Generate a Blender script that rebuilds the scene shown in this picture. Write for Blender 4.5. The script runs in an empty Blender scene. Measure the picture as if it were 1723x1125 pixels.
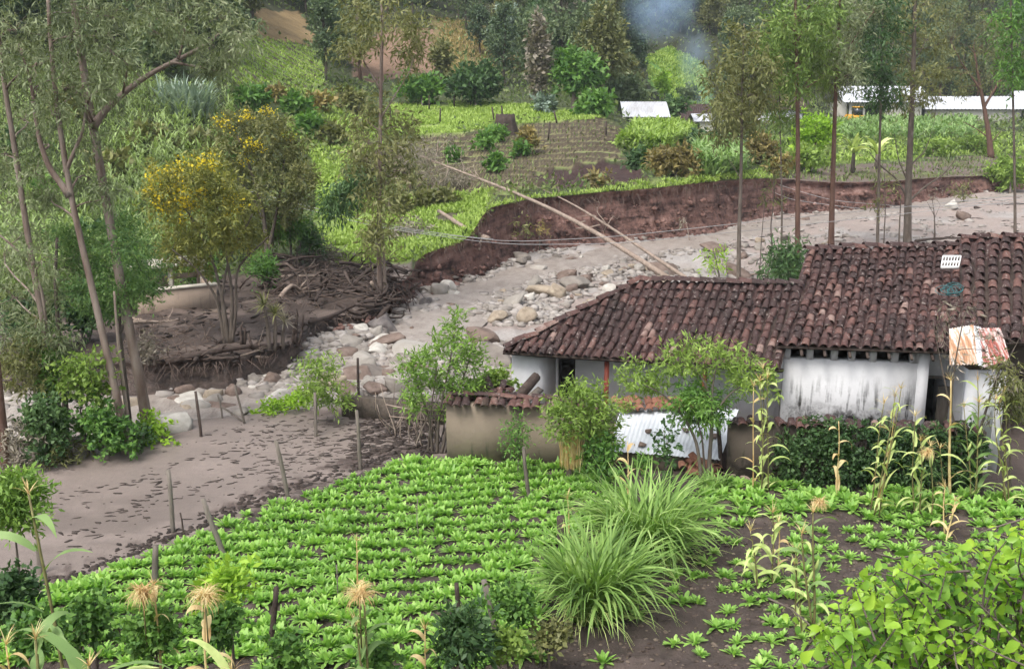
import bpy, math, random
import numpy as np
from mathutils import Vector, Matrix
R = math.radians
SC = bpy.context.scene
COL = SC.collection
# ------------------------------------------------------------------ camera, sky, sun, exposure
CAMH, PITCH, FPX, CX, CY = 10.5, R(14.0), 1848.0, 861.5, 562.5
cam = bpy.data.objects.new('camera', bpy.data.cameras.new('camera'))
COL.objects.link(cam)
cam.location = (0, 0, CAMH)
cam.rotation_euler = (R(90) - PITCH, 0, 0)
cam.data.sensor_fit = 'HORIZONTAL'
cam.data.sensor_width = 36.0
cam.data.lens = 36.0 * FPX / 1723.0
cam.data.clip_start = 0.1
cam.data.clip_end = 2000
SC.camera = cam
SUN_EL, SUN_AZ = R(58), R(215)          # azimuth clockwise from +Y (north)
w = bpy.data.worlds.new('World'); SC.world = w; w.use_nodes = True
nt = w.node_tree; nt.nodes.clear()
sky = nt.nodes.new('ShaderNodeTexSky'); sky.sky_type = 'NISHITA'; sky.sun_disc = False
sky.sun_elevation = SUN_EL; sky.sun_rotation = SUN_AZ
sky.dust_density = 4.0; sky.air_density = 1.0; sky.ozone_density = 1.0
hs = nt.nodes.new('ShaderNodeHueSaturation'); hs.inputs['Saturation'].default_value = 0.35   # overcast: grey sky
bg = nt.nodes.new('ShaderNodeBackground'); bg.inputs['Strength'].default_value = 0.15
wo = nt.nodes.new('ShaderNodeOutputWorld')
nt.links.new(sky.outputs[0], hs.inputs['Color']); nt.links.new(hs.outputs[0], bg.inputs[0]); nt.links.new(bg.outputs[0], wo.inputs[0])
sl = bpy.data.lights.new('sun', 'SUN'); sl.energy = 1.5; sl.angle = R(20); sl.color = (1.0, 0.95, 0.88)
so = bpy.data.objects.new('sun', sl); COL.objects.link(so)
sd = Vector((math.sin(SUN_AZ) * math.cos(SUN_EL), math.cos(SUN_AZ) * math.cos(SUN_EL), math.sin(SUN_EL)))
so.rotation_euler = (-sd).to_track_quat('-Z', 'Y').to_euler(); so.location = (0, 0, 60)
vs = SC.view_settings
vs.view_transform = 'Standard'; vs.look = 'None'; vs.exposure = 0.9; vs.gamma = 1.0; vs.use_curve_mapping = False
SC.render.engine = 'CYCLES'
SC.cycles.max_bounces = 6; SC.cycles.diffuse_bounces = 3; SC.cycles.transmission_bounces = 3
SC.cycles.transparent_max_bounces = 4; SC.cycles.volume_bounces = 1
SC.cycles.use_denoising = True
SC.cycles.use_adaptive_sampling = True; SC.cycles.adaptive_threshold = 0.03; SC.cycles.adaptive_min_samples = 12

# ------------------------------------------------------------------ projection and noise helpers
CP, SP = math.cos(PITCH), math.sin(PITCH)
def at(px, row, Y):
    """world point on the view ray of a pixel of the photograph, Y metres ahead"""
    a, b = (px - CX) / FPX, (row - CY) / FPX
    d = np.array([a, CP - b * SP, -SP - b * CP])
    return np.array([0, 0, CAMH]) + d * (Y / d[1])
def atz(px, row, z):
    a, b = (px - CX) / FPX, (row - CY) / FPX
    d = np.array([a, CP - b * SP, -SP - b * CP])
    return np.array([0, 0, CAMH]) + d * ((z - CAMH) / d[2])
def proj(x, y, z):
    dep = y * CP + (CAMH - z) * SP
    up = y * SP - (CAMH - z) * CP
    return CX + FPX * x / dep, CY - FPX * up / dep
def ppm(Y): return FPX / (CP * Y + 2.0)           # pixels of the photograph per metre at distance Y
def zrow(row, Y):
    b = (np.asarray(row, float) - CY) / FPX
    return CAMH + (-SP - b * CP) / (CP - b * SP) * Y
def hsh(ix, iy, s):
    h = np.sin(ix * 127.1 + iy * 311.7 + s * 74.7) * 43758.5453
    return h - np.floor(h)
def vn(x, y, s=0):
    x = np.asarray(x, float); y = np.asarray(y, float)
    ix, iy = np.floor(x), np.floor(y); fx, fy = x - ix, y - iy
    fx = fx * fx * (3 - 2 * fx); fy = fy * fy * (3 - 2 * fy)
    a = hsh(ix, iy, s); b = hsh(ix + 1, iy, s); c = hsh(ix, iy + 1, s); d = hsh(ix + 1, iy + 1, s)
    return (a + (b - a) * fx) * (1 - fy) + (c + (d - c) * fx) * fy
def fbm(x, y, s=0, o=4):
    r, a, t = 0, 0.5, 0
    for i in range(o):
        r = r + a * vn(x * 2 ** i, y * 2 ** i, s + i); t += a; a *= 0.5
    return r / t * 2 - 1
def ss(a, b, x):
    t = np.clip((np.asarray(x, float) - a) / (b - a), 0, 1); return t * t * (3 - 2 * t)
def norm(v):
    v = np.asarray(v, float); return v / np.maximum(np.linalg.norm(v, axis=-1, keepdims=True), 1e-9)
def inpoly(px, py, poly):
    px = np.asarray(px); py = np.asarray(py); ins = np.zeros(px.shape, bool); n = len(poly)
    for i in range(n):
        x1, y1 = poly[i]; x2, y2 = poly[(i + 1) % n]
        c = ((y1 > py) != (y2 > py)) & (px < (x2 - x1) * (py - y1) / (y2 - y1 + 1e-12) + x1)
        ins ^= c
    return ins
def rng(s): return np.random.default_rng(s)

# ------------------------------------------------------------------ materials
def newmat(name):
    m = bpy.data.materials.new(name); m.use_nodes = True
    return m, m.node_tree, m.node_tree.nodes['Principled BSDF']
def nd(t, ty, **kw):
    n = t.nodes.new(ty)
    for k, v in kw.items():
        if k in n.inputs.keys(): n.inputs[k].default_value = v
        else: setattr(n, k, v)
    return n
def ramp(t, cols, fac):
    r = t.nodes.new('ShaderNodeValToRGB'); e = r.color_ramp.elements
    n = len(cols)
    while len(e) < n: e.new(0.5)
    for i, c in enumerate(cols):
        if len(c) == 4: e[i].position = c[3]
        else: e[i].position = i / max(1, n - 1)
        e[i].color = (*c[:3], 1)
    t.links.new(fac, r.inputs[0]); return r.outputs[0]
def math_(t, op, a, b=None, c=None, clamp=False):
    n = t.nodes.new('ShaderNodeMath'); n.operation = op; n.use_clamp = clamp
    for i, v in enumerate((a, b, c)):
        if v is None: continue
        if isinstance(v, (int, float)): n.inputs[i].default_value = v
        else: t.links.new(v, n.inputs[i])
    return n.outputs[0]
def noise(t, scale, detail=4, rough=0.6, vec=None, stretch=None, dist=0):
    n = nd(t, 'ShaderNodeTexNoise', Scale=scale, Detail=detail, Roughness=rough, Distortion=dist)
    if stretch is not None:
        mp = t.nodes.new('ShaderNodeMapping'); mp.inputs['Scale'].default_value = stretch
        t.links.new(vec, mp.inputs[0]); vec = mp.outputs[0]
    if vec is not None: t.links.new(vec, n.inputs['Vector'])
    return n.outputs[0]
def mixc(t, fac, a, b, mode='MIX'):
    n = t.nodes.new('ShaderNodeMix'); n.data_type = 'RGBA'; n.blend_type = mode
    for k, v in ((0, fac), (6, a), (7, b)):
        if isinstance(v, (int, float)): n.inputs[k].default_value = v
        elif isinstance(v, tuple): n.inputs[k].default_value = (*v[:3], 1)
        else: t.links.new(v, n.inputs[k])
    return n.outputs[2]
def bump(t, b, h, strength, dist=0.05):
    n = nd(t, 'ShaderNodeBump', Strength=strength, Distance=dist); t.links.new(h, n.inputs['Height']); t.links.new(n.outputs[0], b.inputs['Normal'])
def M_var(name, cols, scale=3, rough=0.85, bmp=0.4, bs=None, isl=0.0, obr=0.0, world=False, stretch=None, spec=0.25, bd=0.03):
    m, t, b = newmat(name)
    if world: vec = nd(t, 'ShaderNodeNewGeometry').outputs['Position']
    else: vec = nd(t, 'ShaderNodeTexCoord').outputs['Object']
    n = noise(t, scale, 4, 0.6, vec, stretch)
    f = math_(t, 'SUBTRACT', math_(t, 'MULTIPLY', n, 1.7), 0.35)
    if isl: f = math_(t, 'ADD', math_(t, 'MULTIPLY', f, 1 - isl), math_(t, 'MULTIPLY', nd(t, 'ShaderNodeNewGeometry').outputs['Random Per Island'], isl))
    if obr: f = math_(t, 'ADD', math_(t, 'MULTIPLY', f, 1 - obr), math_(t, 'MULTIPLY', nd(t, 'ShaderNodeObjectInfo').outputs['Random'], obr))
    t.links.new(ramp(t, cols, f), b.inputs['Base Color'])
    b.inputs['Roughness'].default_value = rough; b.inputs['Specular IOR Level'].default_value = spec
    if bmp: bump(t, b, noise(t, bs or scale * 4, 4, 0.65, vec, stretch), bmp, bd)
    return m
LEAF = 1.75
def M_leaf(name, cols, trans=0.3, rough=0.5, nsc=0.5, obr=0.15, spec=0.25, wn=0.4):
    m, t, b = newmat(name)
    g = nd(t, 'ShaderNodeNewGeometry')
    n = noise(t, nsc, 3, 0.55, g.outputs['Position'])
    n = math_(t, 'SUBTRACT', math_(t, 'MULTIPLY', n, 2.2), 0.6)
    f = math_(t, 'ADD', math_(t, 'MULTIPLY', n, wn), math_(t, 'MULTIPLY', g.outputs['Random Per Island'], 1 - wn - obr))
    f = math_(t, 'ADD', f, math_(t, 'MULTIPLY', nd(t, 'ShaderNodeObjectInfo').outputs['Random'], obr))
    c = ramp(t, [tuple(min(0.75, x * LEAF) for x in q) for q in cols], f)
    t.links.new(c, b.inputs['Base Color']); b.inputs['Roughness'].default_value = rough
    b.inputs['Specular IOR Level'].default_value = spec
    tr = t.nodes.new('ShaderNodeBsdfTranslucent'); t.links.new(mixc(t, 1.0, c, (1.25, 1.3, 0.7), 'MULTIPLY'), tr.inputs[0])
    mx = t.nodes.new('ShaderNodeMixShader'); mx.inputs[0].default_value = trans
    t.links.new(b.outputs[0], mx.inputs[1]); t.links.new(tr.outputs[0], mx.inputs[2])
    t.links.new(mx.outputs[0], t.nodes['Material Output'].inputs['Surface'])
    return m
def M_plain(name, c, rough=0.7, spec=0.3, metal=0.0):
    return M_var(name, [tuple(x * 0.75 for x in c), tuple(min(1, x * 1.2) for x in c)], 4, rough, 0.15, spec=spec)

MT = {}
# ground: colour and wetness come from the painted ground cover (attribute), grain from noise
def ground_mat():
    m, t, b = newmat('ground_cover')
    a = nd(t, 'ShaderNodeAttribute', attribute_name='Cover')
    pos = nd(t, 'ShaderNodeNewGeometry').outputs['Position']
    n1 = noise(t, 0.7, 4, 0.65, pos); n2 = noise(t, 6, 3, 0.7, pos)
    f = math_(t, 'ADD', math_(t, 'MULTIPLY', n1, 0.6), math_(t, 'MULTIPLY', n2, 0.6))
    f = math_(t, 'ADD', math_(t, 'MULTIPLY', math_(t, 'SUBTRACT', f, 0.6), 1.5), 1.0)
    wet = a.outputs['Alpha']
    f = math_(t, 'ADD', math_(t, 'MULTIPLY', math_(t, 'SUBTRACT', f, 1.0), math_(t, 'SUBTRACT', 1.0, math_(t, 'MULTIPLY', wet, 0.72))), 1.0)
    cmb = t.nodes.new('ShaderNodeCombineXYZ')
    for i in range(3): t.links.new(f, cmb.inputs[i])
    t.links.new(mixc(t, 1.0, a.outputs['Color'], cmb.outputs[0], 'MULTIPLY'), b.inputs['Base Color'])
    t.links.new(math_(t, 'SUBTRACT', 0.95, math_(t, 'MULTIPLY', wet, 0.42)), b.inputs['Roughness'])
    b.inputs['Specular IOR Level'].default_value = 0.3
    bn = nd(t, 'ShaderNodeBump', Strength=0.7, Distance=0.08)
    hh = math_(t, 'MULTIPLY', math_(t, 'ADD', noise(t, 3.0, 4, 0.7, pos), math_(t, 'MULTIPLY', noise(t, 19, 3, 0.7, pos), 0.6)), math_(t, 'SUBTRACT', 1.0, math_(t, 'MULTIPLY', wet, 0.75)))
    t.links.new(hh, bn.inputs['Height']); t.links.new(bn.outputs[0], b.inputs['Normal'])
    return m
MT['ground'] = ground_mat()
def bank_mat():
    m, t, b = newmat('bank_earth')
    pos = nd(t, 'ShaderNodeNewGeometry').outputs['Position']
    n = noise(t, 0.8, 4, 0.65, pos, (1, 1, 2.2)); n2 = noise(t, 2.2, 4, 0.7, pos, (1.3, 1.3, 0.8))
    f = math_(t, 'ADD', math_(t, 'MULTIPLY', n, 0.9), math_(t, 'MULTIPLY', math_(t, 'SUBTRACT', n2, 0.5), 0.7))
    f = math_(t, 'ADD', f, math_(t, 'MULTIPLY', math_(t, 'SUBTRACT', noise(t, 0.9, 3, 0.6, pos, (0.2, 0.2, 2.4)), 0.47), 0.8))
    c = ramp(t, [(0.04, 0.024, 0.022, 0.22), (0.12, 0.07, 0.06, 0.4), (0.21, 0.12, 0.1, 0.58), (0.33, 0.22, 0.19, 0.85)], f)
    t.links.new(c, b.inputs['Base Color']); b.inputs['Roughness'].default_value = 0.9; b.inputs['Specular IOR Level'].default_value = 0.2
    bump(t, b, math_(t, 'ADD', n2, noise(t, 7, 4, 0.7, pos)), 0.9, 0.15)
    return m
MT['bank'] = bank_mat()
def mudbank_mat():
    m, t, b = newmat('mud_bank_earth')
    pos = nd(t, 'ShaderNodeNewGeometry').outputs['Position']
    n = noise(t, 1.1, 4, 0.65, pos, (0.6, 1, 2.5)); n2 = noise(t, 4, 4, 0.7, pos)
    f = math_(t, 'ADD', math_(t, 'MULTIPLY', n, 0.9), math_(t, 'MULTIPLY', math_(t, 'SUBTRACT', n2, 0.5), 0.6))
    t.links.new(ramp(t, [(0.025, 0.018, 0.015, 0.25), (0.06, 0.042, 0.035, 0.45), (0.11, 0.08, 0.066, 0.65), (0.19, 0.15, 0.125, 0.85)], f), b.inputs['Base Color'])
    b.inputs['Roughness'].default_value = 0.8; bump(t, b, math_(t, 'ADD', n2, n), 0.9, 0.15)
    return m
MT['mudbank'] = mudbank_mat()
MT['water'] = M_var('muddy_water', [(0.194, 0.161, 0.136), (0.292, 0.252, 0.224), (0.37, 0.331, 0.301)], 1.6, 0.4, 0.9, 3.0, world=True, stretch=(1.4, 0.8, 1), spec=0.45, bd=0.12)
MT['rock'] = M_var('river_stone', [(0.0936, 0.078, 0.0702), (0.203, 0.179, 0.156), (0.296, 0.273, 0.242), (0.374, 0.351, 0.328)], 1.6, 0.8, 0.35, 9, obr=0.6)
MT['rock_isl'] = M_var('river_stone_small', [(0.125, 0.101, 0.0897), (0.234, 0.211, 0.187), (0.328, 0.296, 0.273), (0.39, 0.367, 0.343)], 1.6, 0.85, 0.3, 9, isl=0.6)
MT['rock_dark'] = M_var('dark_wet_stone', [(0.05, 0.045, 0.045), (0.12, 0.105, 0.1), (0.2, 0.18, 0.165)], 2, 0.55, 0.35, 9)
MT['rock_tan'] = M_var('tan_stone', [(0.165, 0.128, 0.09), (0.3, 0.247, 0.188), (0.375, 0.323, 0.247)], 2, 0.8, 0.35, 9)
MT['rock_pale'] = M_var('pale_stone', [(0.289, 0.264, 0.23), (0.468, 0.442, 0.399), (0.561, 0.535, 0.493)], 2, 0.8, 0.35, 9)
MT['rock_brown'] = M_var('brown_stone', [(0.085, 0.0595, 0.0467), (0.162, 0.119, 0.0978), (0.23, 0.178, 0.153)], 2, 0.7, 0.35, 9)
MT['tile'] = None
def tile_mat(name, obr, isl):
    m, t, b = newmat(name)
    tc = nd(t, 'ShaderNodeTexCoord').outputs['Object']
    pos = nd(t, 'ShaderNodeNewGeometry').outputs['Position']
    rnd = math_(t, 'ADD', math_(t, 'MULTIPLY', nd(t, 'ShaderNodeObjectInfo').outputs['Random'], obr), math_(t, 'MULTIPLY', nd(t, 'ShaderNodeNewGeometry').outputs['Random Per Island'], isl))
    zone = math_(t, 'MULTIPLY', math_(t, 'SUBTRACT', noise(t, 0.6, 3, 0.5, pos), 0.45), 1.3)
    f = math_(t, 'ADD', math_(t, 'MULTIPLY', math_(t, 'POWER', rnd, 1.6), 0.85), zone)
    c = ramp(t, [(0.035, 0.022, 0.021, 0.0), (0.056, 0.031, 0.029, 0.35), (0.085, 0.043, 0.038, 0.65), (0.125, 0.064, 0.053, 0.88), (0.22, 0.15, 0.13, 1.0)], f)
    dirt = noise(t, 7, 4, 0.7, pos)
    c = mixc(t, math_(t, 'MULTIPLY', math_(t, 'SUBTRACT', dirt, 0.5), 2.6, clamp=True), c, (0.024, 0.018, 0.017))
    lich = noise(t, 11, 4, 0.6, pos)
    c = mixc(t, math_(t, 'MULTIPLY', math_(t, 'SUBTRACT', lich, 0.585), 6, clamp=True), c, (0.3, 0.26, 0.24))
    moss = noise(t, 0.7, 4, 0.6, pos)
    c = mixc(t, math_(t, 'MULTIPLY', math_(t, 'SUBTRACT', moss, 0.62), 2.2, clamp=True), c, (0.06, 0.055, 0.03))
    t.links.new(c, b.inputs['Base Color']); b.inputs['Roughness'].default_value = 0.75; b.inputs['Specular IOR Level'].default_value = 0.3
    bump(t, b, noise(t, 22, 4, 0.7, pos), 0.35, 0.03)
    return m
MT['tile'] = tile_mat('clay_tile', 1.0, 0.0)
MT['tile_isl'] = tile_mat('clay_tile_bed', 0.0, 0.7)
MT['tile_bright'] = M_var('orange_clay_tile', [(0.105, 0.045, 0.0338), (0.225, 0.105, 0.0675), (0.315, 0.18, 0.12)], 6, 0.8, 0.4, 20, obr=0.5)
def wall_mat(name, base, stain, zt, amount):
    m, t, b = newmat(name)
    tc = nd(t, 'ShaderNodeTexCoord').outputs['Object']
    pos = nd(t, 'ShaderNodeNewGeometry').outputs['Position']
    sx = t.nodes.new('ShaderNodeSeparateXYZ'); t.links.new(pos, sx.inputs[0])
    n = noise(t, 1.3, 4, 0.65, pos)
    c = mixc(t, math_(t, 'MULTIPLY', math_(t, 'SUBTRACT', n, 0.42), 1.6, clamp=True), base, tuple(x * 0.8 for x in base))
    st = noise(t, 3.0, 4, 0.6, pos, (1.6, 1.6, 0.16))                 # run-down streaks
    bl = noise(t, 1.7, 4, 0.7, pos)
    low = math_(t, 'MULTIPLY', math_(t, 'SUBTRACT', zt, sx.outputs[2]), 1.1, clamp=True)
    k = math_(t, 'MULTIPLY', math_(t, 'MULTIPLY', math_(t, 'SUBTRACT', math_(t, 'ADD', math_(t, 'MULTIPLY', st, 0.95), math_(t, 'MULTIPLY', bl, 0.35)), 0.68), 9.0, clamp=True), math_(t, 'MULTIPLY', low, amount), clamp=True)
    low2 = math_(t, 'MULTIPLY', math_(t, 'SUBTRACT', zt - 0.75, sx.outputs[2]), 2.0, clamp=True)
    k2 = math_(t, 'MULTIPLY', math_(t, 'MULTIPLY', math_(t, 'SUBTRACT', noise(t, 2.4, 5, 0.75, pos), 0.47), 7.0, clamp=True), math_(t, 'MULTIPLY', low2, amount), clamp=True)
    c = mixc(t, math_(t, 'MAXIMUM', k, k2), c, stain)
    c = mixc(t, math_(t, 'MULTIPLY', math_(t, 'SUBTRACT', noise(t, 9, 4, 0.7, pos), 0.56), 3.0, clamp=True), c, tuple(x * 0.8 for x in base))
    t.links.new(c, b.inputs['Base Color']); b.inputs['Roughness'].default_value = 0.9; b.inputs['Specular IOR Level'].default_value = 0.15
    bump(t, b, noise(t, 5, 4, 0.65, pos), 0.3, 0.04)
    return m
MT['white'] = wall_mat('whitewash', (0.57, 0.575, 0.595), (0.3, 0.29, 0.27), 0.6, 0.7)
MT['white_stained'] = wall_mat('stained_whitewash', (0.57, 0.575, 0.59), (0.035, 0.033, 0.031), 2.05, 1.0)
MT['adobe'] = wall_mat('adobe_plaster', (0.205, 0.168, 0.13), (0.07, 0.085, 0.06), 1.1, 0.8)
MT['adobe_dark'] = wall_mat('dark_adobe', (0.11, 0.09, 0.075), (0.04, 0.035, 0.03), 1.6, 0.9)
MT['concrete'] = wall_mat('old_concrete', (0.3, 0.235, 0.185), (0.13, 0.1, 0.08), 1.2, 0.5)
MT['concrete_top'] = M_var('pale_concrete', [(0.35, 0.32, 0.26), (0.58, 0.54, 0.46)], 3, 0.9, 0.3)
MT['dark'] = M_var('interior_shade_paint', [(0.012, 0.011, 0.01), (0.025, 0.022, 0.02)], 2, 0.95, 0.1)  # near-black colour standing for the shade inside openings
MT['zinc'] = M_var('zinc_sheet', [(0.3, 0.3, 0.31), (0.5, 0.525, 0.565), (0.58, 0.61, 0.65), (0.64, 0.665, 0.7)], 1.7, 0.45, 0.05, spec=0.5, world=True)
def rust_mat(name, a, bcol, c2):
    m, t, b = newmat(name)
    pos = nd(t, 'ShaderNodeNewGeometry').outputs['Position']
    n = noise(t, 3.0, 4, 0.65, pos, (3.2, 0.3, 0.3))
    t.links.new(ramp(t, [(*a, 0.42), (*bcol, 0.53), (*c2, 0.64), (*a, 0.78)], n), b.inputs['Base Color'])
    b.inputs['Roughness'].default_value = 0.75
    return m
MT['rust'] = rust_mat('rusty_sheet', (0.55, 0.52, 0.49), (0.42, 0.25, 0.14), (0.28, 0.12, 0.07))
MT['rust_red'] = rust_mat('red_rust_sheet', (0.5, 0.42, 0.4), (0.3, 0.085, 0.06), (0.2, 0.05, 0.04))
MT['wood'] = M_var('grey_weathered_wood', [(0.06, 0.05, 0.042), (0.15, 0.13, 0.11), (0.24, 0.215, 0.185)], 5, 0.85, 0.5, 18, obr=0.3, stretch=(3, 3, 0.5))
MT['wood_dark'] = M_var('dark_wet_wood', [(0.022, 0.016, 0.014), (0.055, 0.04, 0.034), (0.12, 0.092, 0.078)], 5, 0.8, 0.6, 16, obr=0.35)
MT['wood_red'] = M_var('rust_red_paint', [(0.13, 0.03, 0.02), (0.22, 0.055, 0.035)], 5, 0.7, 0.2)
MT['bark_euc'] = M_var('eucalyptus_bark', [(0.0612, 0.0396, 0.0324), (0.137, 0.0972, 0.0792), (0.223, 0.18, 0.151), (0.302, 0.266, 0.238)], 1.6, 0.8, 0.5, 10, stretch=(2.2, 2.2, 0.5), obr=0.1)
MT['bark_red'] = M_var('reddish_bark', [(0.0595, 0.0357, 0.0289), (0.132, 0.0765, 0.0578), (0.212, 0.14, 0.106)], 1.8, 0.85, 0.5, 10, stretch=(2, 2, 0.5), obr=0.3)
MT['bark'] = M_var('grey_brown_bark', [(0.05, 0.04, 0.033), (0.11, 0.09, 0.074), (0.2, 0.17, 0.145)], 2.5, 0.85, 0.5, 12, stretch=(2, 2, 0.6), obr=0.3)
MT['bark_pale'] = M_var('pale_dead_bark', [(0.14, 0.105, 0.08), (0.28, 0.22, 0.18), (0.42, 0.36, 0.3)], 2.5, 0.85, 0.5, 12, stretch=(2, 2, 0.6), obr=0.3)
MT['twig'] = M_var('brown_twig', [(0.055, 0.038, 0.032), (0.12, 0.088, 0.072), (0.19, 0.145, 0.12)], 2.5, 0.9, 0.2)
# foliage
G = lambda *c: [tuple(x) for x in c]
MT['lf_euc'] = M_leaf('eucalyptus_leaf', G((0.035, 0.045, 0.028), (0.08, 0.1, 0.05), (0.14, 0.165, 0.09), (0.23, 0.24, 0.16)), 0.25)
MT['lf_euc_g'] = M_leaf('eucalyptus_green_leaf', G((0.024, 0.045, 0.014), (0.06, 0.1, 0.026), (0.11, 0.165, 0.04), (0.2, 0.235, 0.09)), 0.28)
MT['lf_olive'] = M_leaf('olive_leaf', G((0.028, 0.036, 0.016), (0.07, 0.078, 0.03), (0.12, 0.125, 0.048), (0.18, 0.17, 0.08)), 0.25)
MT['lf_forest'] = M_leaf('forest_leaf', G((0.022, 0.038, 0.025), (0.048, 0.075, 0.04), (0.085, 0.115, 0.055), (0.14, 0.165, 0.085)), 0.22, obr=0.35, wn=0.2)
MT['lf_bright'] = M_leaf('bright_leaf', G((0.045, 0.075, 0.02), (0.1, 0.155, 0.034), (0.165, 0.235, 0.055), (0.25, 0.32, 0.09)), 0.35)
MT['lf_mid'] = M_leaf('mid_green_leaf', G((0.018, 0.045, 0.013), (0.045, 0.1, 0.024), (0.09, 0.17, 0.036), (0.15, 0.24, 0.06)), 0.3)
MT['lf_feather'] = M_leaf('feathery_leaf', G((0.025, 0.06, 0.022), (0.055, 0.105, 0.036), (0.1, 0.165, 0.05), (0.16, 0.22, 0.075)), 0.3, nsc=1.2)
MT['lf_mid2'] = M_leaf('peach_leaf', G((0.04, 0.075, 0.018), (0.085, 0.15, 0.03), (0.14, 0.22, 0.045), (0.22, 0.3, 0.07)), 0.32, nsc=1.5)
MT['lf_yellowgreen'] = M_leaf('yellow_green_leaf', G((0.04, 0.05, 0.015), (0.09, 0.1, 0.03), (0.15, 0.155, 0.04), (0.23, 0.2, 0.05)), 0.28)
MT['lf_dark'] = M_leaf('dark_leaf', G((0.012, 0.028, 0.012), (0.026, 0.055, 0.02), (0.05, 0.09, 0.032), (0.09, 0.14, 0.055)), 0.22)
MT['lf_blue'] = M_leaf('blue_green_leaf', G((0.04, 0.065, 0.05), (0.09, 0.125, 0.1), (0.17, 0.215, 0.175), (0.26, 0.3, 0.25)), 0.2)
MT['lf_lime'] = M_leaf('lime_leaf', G((0.06, 0.11, 0.015), (0.13, 0.22, 0.025), (0.22, 0.34, 0.04), (0.33, 0.45, 0.07)), 0.4, nsc=1.6)
MT['lf_fore'] = M_leaf('foreground_leaf', G((0.03, 0.085, 0.02), (0.085, 0.18, 0.028), (0.19, 0.3, 0.03), (0.33, 0.41, 0.035)), 0.4, nsc=2.2, rough=0.4, spec=0.4)
MT['lf_brown'] = M_leaf('rusty_brush_leaf', G((0.05, 0.04, 0.02), (0.1, 0.085, 0.034), (0.17, 0.14, 0.05), (0.24, 0.16, 0.065)), 0.2)
MT['lf_grey'] = M_leaf('grey_brush', G((0.05, 0.045, 0.035), (0.1, 0.09, 0.07), (0.17, 0.15, 0.12), (0.23, 0.21, 0.17)), 0.15)
MT['yellow'] = M_leaf('yellow_blossom', G((0.24, 0.18, 0.012), (0.4, 0.31, 0.018), (0.52, 0.41, 0.03)), 0.25)
MT['crop'] = M_leaf('crop_leaf', G((0.06, 0.125, 0.03), (0.13, 0.24, 0.05), (0.215, 0.345, 0.085), (0.34, 0.45, 0.15)), 0.42, nsc=1.0, spec=0.45, wn=0.35)
MT['maize'] = M_leaf('maize_leaf', G((0.045, 0.08, 0.03), (0.09, 0.15, 0.05), (0.155, 0.23, 0.085), (0.29, 0.35, 0.2)), 0.32)
MT['maize_far'] = M_leaf('slope_maize_leaf', G((0.045, 0.06, 0.028), (0.085, 0.115, 0.045), (0.14, 0.185, 0.07), (0.2, 0.27, 0.1), (0.3, 0.35, 0.2)), 0.32, nsc=0.14, wn=0.6, obr=0)
MT['maize_dry'] = M_leaf('dry_maize', G((0.16, 0.1, 0.045), (0.32, 0.21, 0.1), (0.48, 0.36, 0.2), (0.6, 0.48, 0.3)), 0.3, nsc=3)
MT['maize_pale'] = M_leaf('pale_maize', G((0.12, 0.17, 0.05), (0.22, 0.28, 0.09), (0.36, 0.41, 0.17), (0.46, 0.44, 0.22)), 0.32, nsc=3)
MT['grass'] = M_leaf('tall_grass', G((0.04, 0.075, 0.02), (0.09, 0.155, 0.04), (0.165, 0.255, 0.07), (0.36, 0.43, 0.2)), 0.35, nsc=2)
MT['meadow'] = M_leaf('meadow_grass', G((0.07, 0.11, 0.03), (0.14, 0.2, 0.045), (0.2, 0.27, 0.065), (0.28, 0.34, 0.11)), 0.3, nsc=0.25)
MT['scrub'] = M_leaf('scrub_leaf', G((0.025, 0.042, 0.016), (0.058, 0.085, 0.028), (0.1, 0.13, 0.045), (0.17, 0.19, 0.075)), 0.25, nsc=0.15, wn=0.5, obr=0)
MT['drygrass'] = M_leaf('dry_grass', G((0.09, 0.075, 0.035), (0.17, 0.14, 0.06), (0.25, 0.2, 0.095), (0.33, 0.28, 0.15)), 0.25, nsc=0.2)
MT['plastic'] = M_plain('white_plastic', (0.78, 0.78, 0.76), 0.5)
MT['teal'] = M_plain('teal_plastic', (0.03, 0.14, 0.15), 0.5)
MT['wire'] = M_plain('grey_cable', (0.32, 0.32, 0.32), 0.6)
MT['roofwhite'] = M_var('far_zinc_roof', [(0.28, 0.27, 0.27), (0.48, 0.5, 0.54), (0.6, 0.62, 0.66)], 0.45, 0.5, 0.05, world=True, stretch=(1, 0.4, 1)) if True else M_var('x', [(0.495, 0.513, 0.558), (0.666, 0.684, 0.72)], 0.5, 0.5, 0.05, world=True)
MT['cream'] = M_plain('cream_wall', (0.55, 0.53, 0.46), 0.9)
MT['excav'] = M_plain('yellow_paint', (0.6, 0.3, 0.02), 0.5)
MT['glass'] = M_plain('dark_glass', (0.03, 0.035, 0.04), 0.15, 0.6)
MT['rubber'] = M_plain('black_rubber', (0.02, 0.02, 0.02), 0.8)

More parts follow.
